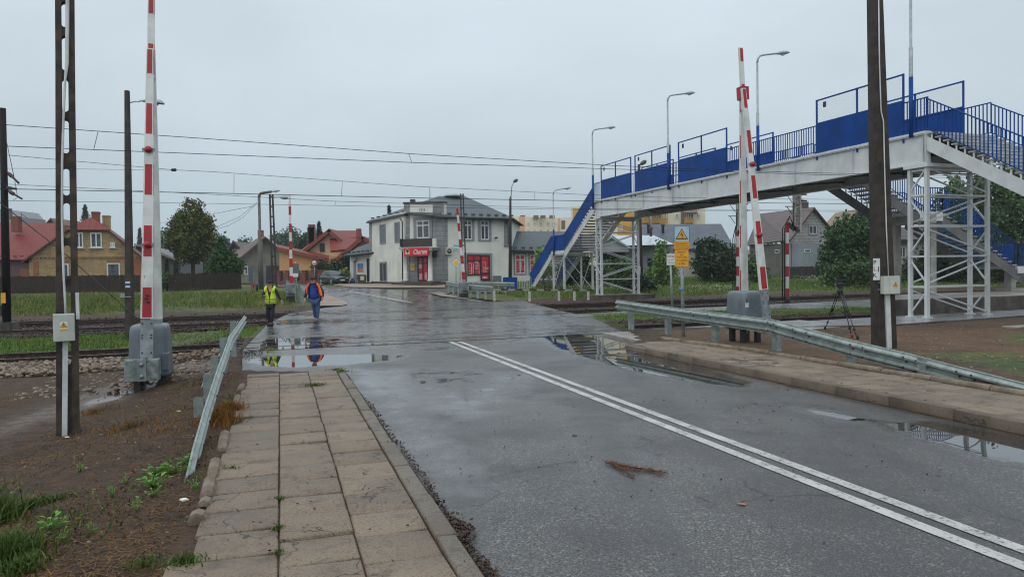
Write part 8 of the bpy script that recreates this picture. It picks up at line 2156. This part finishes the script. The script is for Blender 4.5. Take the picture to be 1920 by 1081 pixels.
pt = field(46000, -22, 3, 42.2, 56.5, lambda p, q_, P_: (sst(42, 47, q_ + 2.4 * noi(P_, .3)) * (.55 + .9 * noi(P_, .25)))); blades('grass', pt, .06, .30, GR_F, .016)
pt = field(9000, -22, 1, 46.0, 56.5, lambda p, q_, P_: .5 + 1.5 * noi(P_, .35)); blades('grass', pt, .18, .6, GR_F, .018, .28)
pt = field(13000, -11, 1.6, 23.2, 29.0, lambda p, q_, P_: (.45 + .8 * noi(P_, .5)) * sst(23.1, 24, q_) * (1 - sst(28, 29, q_))); blades('grass', pt, .04, .16, GR_B, .011)
pt = field(12000, 5, 26, 22.8, 28.8, lambda p, q_, P_: (.45 + .8 * noi(P_, .5)) * sst(22.6, 24, q_) * (1 - sst(28, 29, q_))); blades('grass', pt, .03, .12, GR_B, .011)
pt = field(46000, 17, 62, 42, 66, lambda p, q_, P_: sst(41.8, 44.5, q_ + noi(P_, .3)) * (.6 + .7 * noi(P_, .22))); blades('grass', pt, .08, .36, GR_B, .018)
pt = field(2600, 16, 60, 44, 60, lambda p, q_, P_: max(0, noi(P_, .2)) * 2.5); pt[:, 2] += RNG.uniform(.2, .42, len(pt)); blades('meadow_flowers', pt, .03, .07, FLW, .04, .9)
# tracks overgrown beside the right guardrail
pt = field(1600, 5.5, 12, 20.2, 23, lambda p, q_, P_: .3 + noi(P_, .8)); blades('grass', pt, .04, .17, GR_B, .010)
# near left verge: straw litter, moss, tufts, weeds
def near_pts(n, u0, u1, v0, v1, dens=None):
    out = []; tries = 0
    while len(out) < n and tries < 20 * n:
        tries += 1; u = random.uniform(u0, u1); v = v0 + (v1 - v0) * random.random() ** 1.5; x, y = xy_of(u, v)
        if dens and random.random() > dens(u, v, Vector((x, y, 0))): continue
        out.append((x, y, gz(x, y) + .018 * mnoise.noise(Vector((x * 1.7, y * 1.7, 1.3))) + .03 * mnoise.noise(Vector((x * .35, y * .35, 3.3))) + .012 * mnoise.noise(Vector((x * 5, y * 5, 7)))))
    return np.array(out)
def straw(name, pts, l0, l1, w_, mat):
    n = len(pts); an = RNG.uniform(0, 6.283, n); L = RNG.uniform(l0, l1, n)[:, None] / 2; d = np.stack([np.cos(an), np.sin(an), RNG.normal(0, .16, n)], 1); s_ = np.stack([-np.sin(an), np.cos(an), np.zeros(n)], 1) * w_
    P_ = pts + np.array([0, 0, .008]); b = RNG.normal(0, .25, n)[:, None] * L
    V = np.stack([P_ - d * L - s_, P_ - d * L + s_, P_ + s_ * (1) + np.stack([-np.sin(an), np.cos(an), np.zeros(n)], 1) * b, P_ + d * L + s_, P_ + d * L - s_, P_ - s_ + np.stack([-np.sin(an), np.cos(an), np.zeros(n)], 1) * b], 1).reshape(-1, 3)
    i = np.arange(n) * 6; F = np.concatenate([np.stack([i, i + 1, i + 2, i + 5], 1), np.stack([i + 5, i + 2, i + 3, i + 4], 1)])
    return stuff(np_mesh(name, V, F, mat, rnd=np.repeat(RNG.random(n), 6)))
notwet = lambda u, v, P_: 0.0 if sdist(P_.x, P_.y, path_left) > -.3 else (.55 + .8 * noi(P_, .7))
pt = near_pts(38000, -7, -.72, 3.0, 15.2, notwet); straw('straw_litter', pt, .02, .10, .0026, STRAW)
pt = near_pts(15000, -7, -.72, 3.0, 15.2, notwet); blades('dead_grass', pt, .012, .05, STRAW, .004, 1.0)
pt = near_pts(3600, -7, -.68, 3.0, 15.2, lambda u, v, P_: 1.6 * max(0, noi(P_, .55) - .12) if sdist(P_.x, P_.y, path_left) < -.2 else 0); blades('grass', pt, .02, .075, GR_T, .006, .6)
def tuft(n, cx, cy, r_, h0, h1, mat, w_=.005, lean=.45, nm='grass', z=None):
    c = Gz(cx, cy, -.1 if z is None else z); a_ = RNG.uniform(0, 6.283, n); rr = np.abs(RNG.normal(0, r_, n)); pts = np.stack([c.x + np.cos(a_) * rr, c.y + np.sin(a_) * rr, np.zeros(n)], 1)
    for i in range(n): pts[i, 2] = gz(pts[i, 0], pts[i, 1])
    return blades(nm, pts, h0, h1, mat, w_, lean)
for (n, cx, cy, r_, h0, h1) in ((2000, -30, 985, .13, .09, .27), (1500, 5, 1070, .12, .07, .22), (420, 40, 1098, .08, .04, .12), (420, -30, 920, .07, .04, .13), (260, 60, 960, .08, .03, .1), (160, 110, 950, .1, .02, .06), (240, 345, 1098, .07, .03, .09), (90, 270, 1098, .07, .03, .07)): tuft(n, cx, cy, r_, h0, h1, GR_T, .0055)
for (n, cx, cy, r_, h0, h1) in ((900, 412, 815, .14, .08, .26), (700, 432, 790, .1, .06, .2), (420, 245, 815, .3, .03, .12), (300, 175, 770, .22, .03, .10), (300, 300, 830, .3, .03, .09)): tuft(n, cx, cy, r_, h0, h1, GR_DRY, .004)
for (n, cx, cy, r_, h0, h1, z) in ((260, 592, 722, .13, .02, .07, .06), (240, 640, 697, .12, .02, .07, .05), (120, 633, 693, .1, .02, .06, .05), (90, 522, 935, .03, .01, .04, .06), (90, 521, 990, .03, .01, .05, .06), (60, 522, 1035, .03, .01, .04, .06), (80, 436, 879, .06, .02, .06, .05), (60, 870, 1050, .04, .01, .04, .03), (60, 815, 982, .04, .01, .04, .05)):
    c = Gz(cx, cy, z); a_ = RNG.uniform(0, 6.283, n); rr = np.abs(RNG.normal(0, r_, n)); pts = np.stack([c.x + np.cos(a_) * rr, c.y + np.sin(a_) * rr * .8, np.full(n, c.z)], 1); blades('moss_tuft', pts, h0, h1, GR_T, .005, .7)
# broad leaved weeds
WEED = Mleaf('weed_leaf', '2f5f19', '5f9430', rough=.45)
def weed(cx, cy, s_, n, lab):
    c = Gz(cx, cy, -.09); c.z = gz(c.x, c.y); m_ = MB()
    for i in range(n):
        a_ = random.uniform(0, 6.283); d = Vector((math.cos(a_), math.sin(a_), 0)); o_ = c + d * random.uniform(0, s_ * .9) + UP * random.uniform(.03, .10); L = s_ * random.uniform(.28, .5); up = random.uniform(-.1, .5); sd = Vector((-d.y, d.x, 0)) * L * .32
        tip = o_ + d * L + UP * L * up; md = o_.lerp(tip, .45) + UP * L * .1; m_.add([o_, md + sd, tip, md - sd], [(0, 1, 2), (0, 2, 3)]); m_.tube([c + d * .01, o_], .0025, 4)
    o_ = m_.build('weed', WEED, base=c)
    a = o_.data.attributes.new('rnd', 'FLOAT', 'POINT'); a.data.foreach_set('value', np.clip(RNG.normal(.5, .25, len(o_.data.vertices)), 0, 1).astype(np.float32))
    return tag(o_, lab, 'weed', 'small green weeds on the brown verge')
for args in ((293, 915, .12, 26, 'bright leafy weed right of the white litter scrap, by the rail end'), (330, 912, .14, 24, 'spreading weed around the guardrail tip'), (288, 940, .14, 30, 'broad leaved weed in the middle of the brown verge'), (290, 958, .08, 12, 'small weed just below the broad leaved one'), (150, 895, .06, 9, 'tiny weed sprig left of the white scrap'), (238, 932, .06, 10, 'tiny weed sprig below the white scrap'), (100, 1015, .13, 22, 'weed beside the long grass tuft at bottom left'), (212, 957, .05, 8, 'tiny low weed near the dry stalks'), (115, 1043, .06, 9, 'weed sprig at the bottom edge of the verge'), (172, 1032, .05, 8, 'tiny pale weed near the bottom of the verge'), (368, 945, .06, 9, 'small weed against the edging stones'), (260, 988, .07, 10, 'flat weed below the broad leaved one'), (352, 895, .10, 16, 'weed sprouting from the guardrail foot')): weed(*args)
# ---------------------------------------------------------------- litter and debris
def crumple(name, cx, cy, z, s_, mat, lab, cat, flat=.6):
    c = Gz(cx, cy, z); c.z = gz(c.x, c.y) if z < .03 else z; V = IV * (1 + RNG.uniform(-.35, .25, (12, 1))) * np.array([s_ * 1.3, s_, s_ * flat]); m_ = MB(); m_.add([Vector(v) + c + UP * s_ * flat * .6 for v in V], [tuple(f) for f in IF]); o_ = m_.build(name, mat); sb = o_.modifiers.new('sub', 'SUBSURF'); sb.levels = sb.render_levels = 1
    dsp = bpy.data.textures.new('crumple', 'VORONOI'); dsp.noise_scale = s_ * .8; dm = o_.modifiers.new('disp', 'DISPLACE'); dm.texture = dsp; dm.strength = s_ * .5
    return tag(o_, lab, cat)
PAPER = M('crumpled_paper', 'dcdcda', 'c4c4c2', scale=30, rough=.8)
crumple('crumpled_paper', 346, 971, -.1, .034, PAPER, 'white crumpled paper beside the last edging stone', 'litter'); crumple('paper_scrap', 233, 876, -.12, .04, PAPER, 'flat white and pink paper scrap on the brown verge', 'litter', .18); crumple('paper_scrap', 336, 789, -.1, .028, M('yellow_paper', 'd8cf5a', rough=.7), 'tiny yellow scrap left of the guardrail', 'litter', .5); crumple('plaster_scrap', 126, 823, -.14, .035, PAPER, 'small white scrap at the foot of the lattice pole', 'litter', .3)
crumple('white_stone', 299, 702, -.13, .11, M('white_stone', 'b9bab8', 'a4a5a3', rough=.8), 'flat white stone lying beside the left barrier stand', 'stone', .25)
# dark leaf mud along the kerb
def chips(name, path, n, wid, sz, mat, z):
    P_ = [Gz(a_, b_, z) for a_, b_ in path]; pts = []
    for i in range(n):
        k = random.random() * (len(P_) - 1); a_ = int(k); q_ = P_[a_].lerp(P_[a_ + 1], k - a_); pts.append((q_.x + random.gauss(0, wid), q_.y + random.gauss(0, wid), z + random.uniform(0, .012)))
    pts = np.array(pts); V, F, rn = leaf_cloud(pts, .004, n, sz, .55, 2.5); return stuff(np_mesh(name, V, F, mat, rnd=rn))
MUDL = Mleaf('wet_leaf_mud', '1d1512', '4d3a2e', tint='2a1d17', rough=.45)
chips('leaf_mud', [(672, 738), (700, 765), (735, 815), (770, 860), (805, 910), (830, 955), (868, 1005), (900, 1050), (935, 1085)], 1500, .022, .015, MUDL, .002)
chips('leaf_mud', [(838, 968), (858, 990), (868, 1003)], 600, .05, .02, MUDL, .004); chips('leaf_mud', [(456, 735), (437, 800), (425, 850), (412, 905), (395, 960), (380, 1000), (375, 1080)], 3600, .09, .015, MUDL, -.02)
chips('leaf_mud', [(462, 672), (470, 662), (480, 655)], 900, .2, .02, MUDL, 0.0); chips('fallen_leaves', [(500, 725), (560, 780), (620, 860), (560, 960), (650, 1050)], 260, .5, .011, MUDL, .068)
chips('fallen_leaves', [(860, 735), (1000, 800), (1100, 870), (900, 870), (1000, 1000), (1300, 960), (1500, 1000)], 240, .8, .011, MUDL, .004); chips('fallen_leaves', [(1250, 735), (1450, 800), (1700, 900)], 120, .5, .013, MUDL, .004); chips('fallen_leaves', [(1200, 660), (1300, 672), (1500, 715), (1800, 770)], 160, .35, .014, MUDL, .125)
# fallen pine branch on the road
c = Gz(1190, 880, .01); m_ = MB(); a0, a1 = Gz(1125, 872, .015), Gz(1255, 886, .015); sp_ = []
for (s_, e_) in (((1135, 866), (1215, 882)), ((1160, 872), (1255, 886)), ((1150, 868), (1190, 896)), ((1215, 878), (1240, 887))): m_.tube([Gz(*s_, .02), Gz((s_[0] + e_[0]) / 2, (s_[1] + e_[1]) / 2 - 1.5, .03), Gz(*e_, .012)], [.006, .005, .002], 5); sp_.append((s_, e_))
for i in range(430):
    s_, e_ = random.choice(sp_ + [sp_[0]] * 2); k = random.random(); q_ = Gz(s_[0] + (e_[0] - s_[0]) * k + random.gauss(0, 4), s_[1] + (e_[1] - s_[1]) * k + random.gauss(0, 2), .006 + random.random() * .02); a_ = random.uniform(0, 6.28); d = Vector((math.cos(a_), math.sin(a_), random.uniform(-.2, .4))) * random.uniform(.02, .055); m_.beam(q_, q_ + d, .0024, .002)
tag(m_.build('fallen_branch', M('dead_pine_needles', '4a2818', '633c22', scale=14, rough=.8), base=c), 'fallen brown pine branch lying on the wet road', 'branch')
def leaf(cx, cy, s_, col, lab):
    c = Gz(cx, cy, .005); m_ = MB(); a_ = random.uniform(0, 6.28); d = Vector((math.cos(a_), math.sin(a_), 0)); e_ = Vector((-d.y, d.x, 0)); m_.add([c - d * s_, c - d * s_ * .3 + e_ * s_ * .55 + UP * .006, c + d * s_ * .5 + e_ * s_ * .4 + UP * .01, c + d * s_ + UP * .004, c + d * s_ * .5 - e_ * s_ * .45 + UP * .008, c - d * s_ * .3 - e_ * s_ * .55 + UP * .004, c + UP * .002], [(0, 6, 1), (1, 6, 2), (2, 6, 3), (3, 6, 4), (4, 6, 5), (5, 6, 0)]); tag(m_.build('fallen_leaf', M('leaf_' + col, col, rough=.5)), lab, 'leaf', 'single fallen leaves on the road')
leaf(1391, 945, .045, 'a85a3e', 'rust red leaf near the double white line at lower right'); leaf(973, 702, .06, '9a5a34', 'orange brown leaf beside the double line start'); leaf(793, 715, .1, '231a15', 'dark leaf clump on the left lane near the puddle'); leaf(1077, 816, .05, '231a15', 'dark leaf above the fallen pine branch'); leaf(730, 932, .03, '231a15', 'dark leaf on the pavement beside the kerb')
# concrete fragments at the right
m_ = MB(); q_ = Gz(1925, 612, .07); m_.obox(q_, RU * 1.3, RV * .5, UP * .06); tag(m_.build('concrete_slab', CONC, bevel=.01), 'loose concrete slab on the sand at the right edge', 'slab')
pt = []
for k in range(900):
    u, v = random.uniform(10, 20), random.uniform(6, 19); x, y = xy_of(u, v); pt.append((x, y, gz(x, y)))
stones('sand_pebbles', np.array(pt), RNG.uniform(.006, .022, len(pt)), Mleaf('pebble', '4a3f37', 'a3958a', rough=.8))
pt = near_pts(700, -6.5, -.7, 5, 17.5); stones('verge_pebbles', pt, RNG.uniform(.005, .015, len(pt)), _MC['pebble'])
pt = near_pts(500, -4.5, -1.2, 14.5, 18.4); stones('verge_pebbles', pt, RNG.uniform(.015, .05, len(pt)), BALL)
# ================================================================ AIR
m, nt, b = newmat('damp_air'); m.node_tree.nodes.remove(b); pv = nt.n('ShaderNodeVolumePrincipled', ins={'Color': (.80, .88, .95, 1), 'Density': .00045, 'Anisotropy': .2}); nt.l(pv.outputs[0], m.node_tree.nodes['Material Output'].inputs['Volume'])
m_ = MB(); m_.box((0, 190, 13), (1300, 1150, 31)); hz_ = m_.build('haze', m); stuff(hz_)
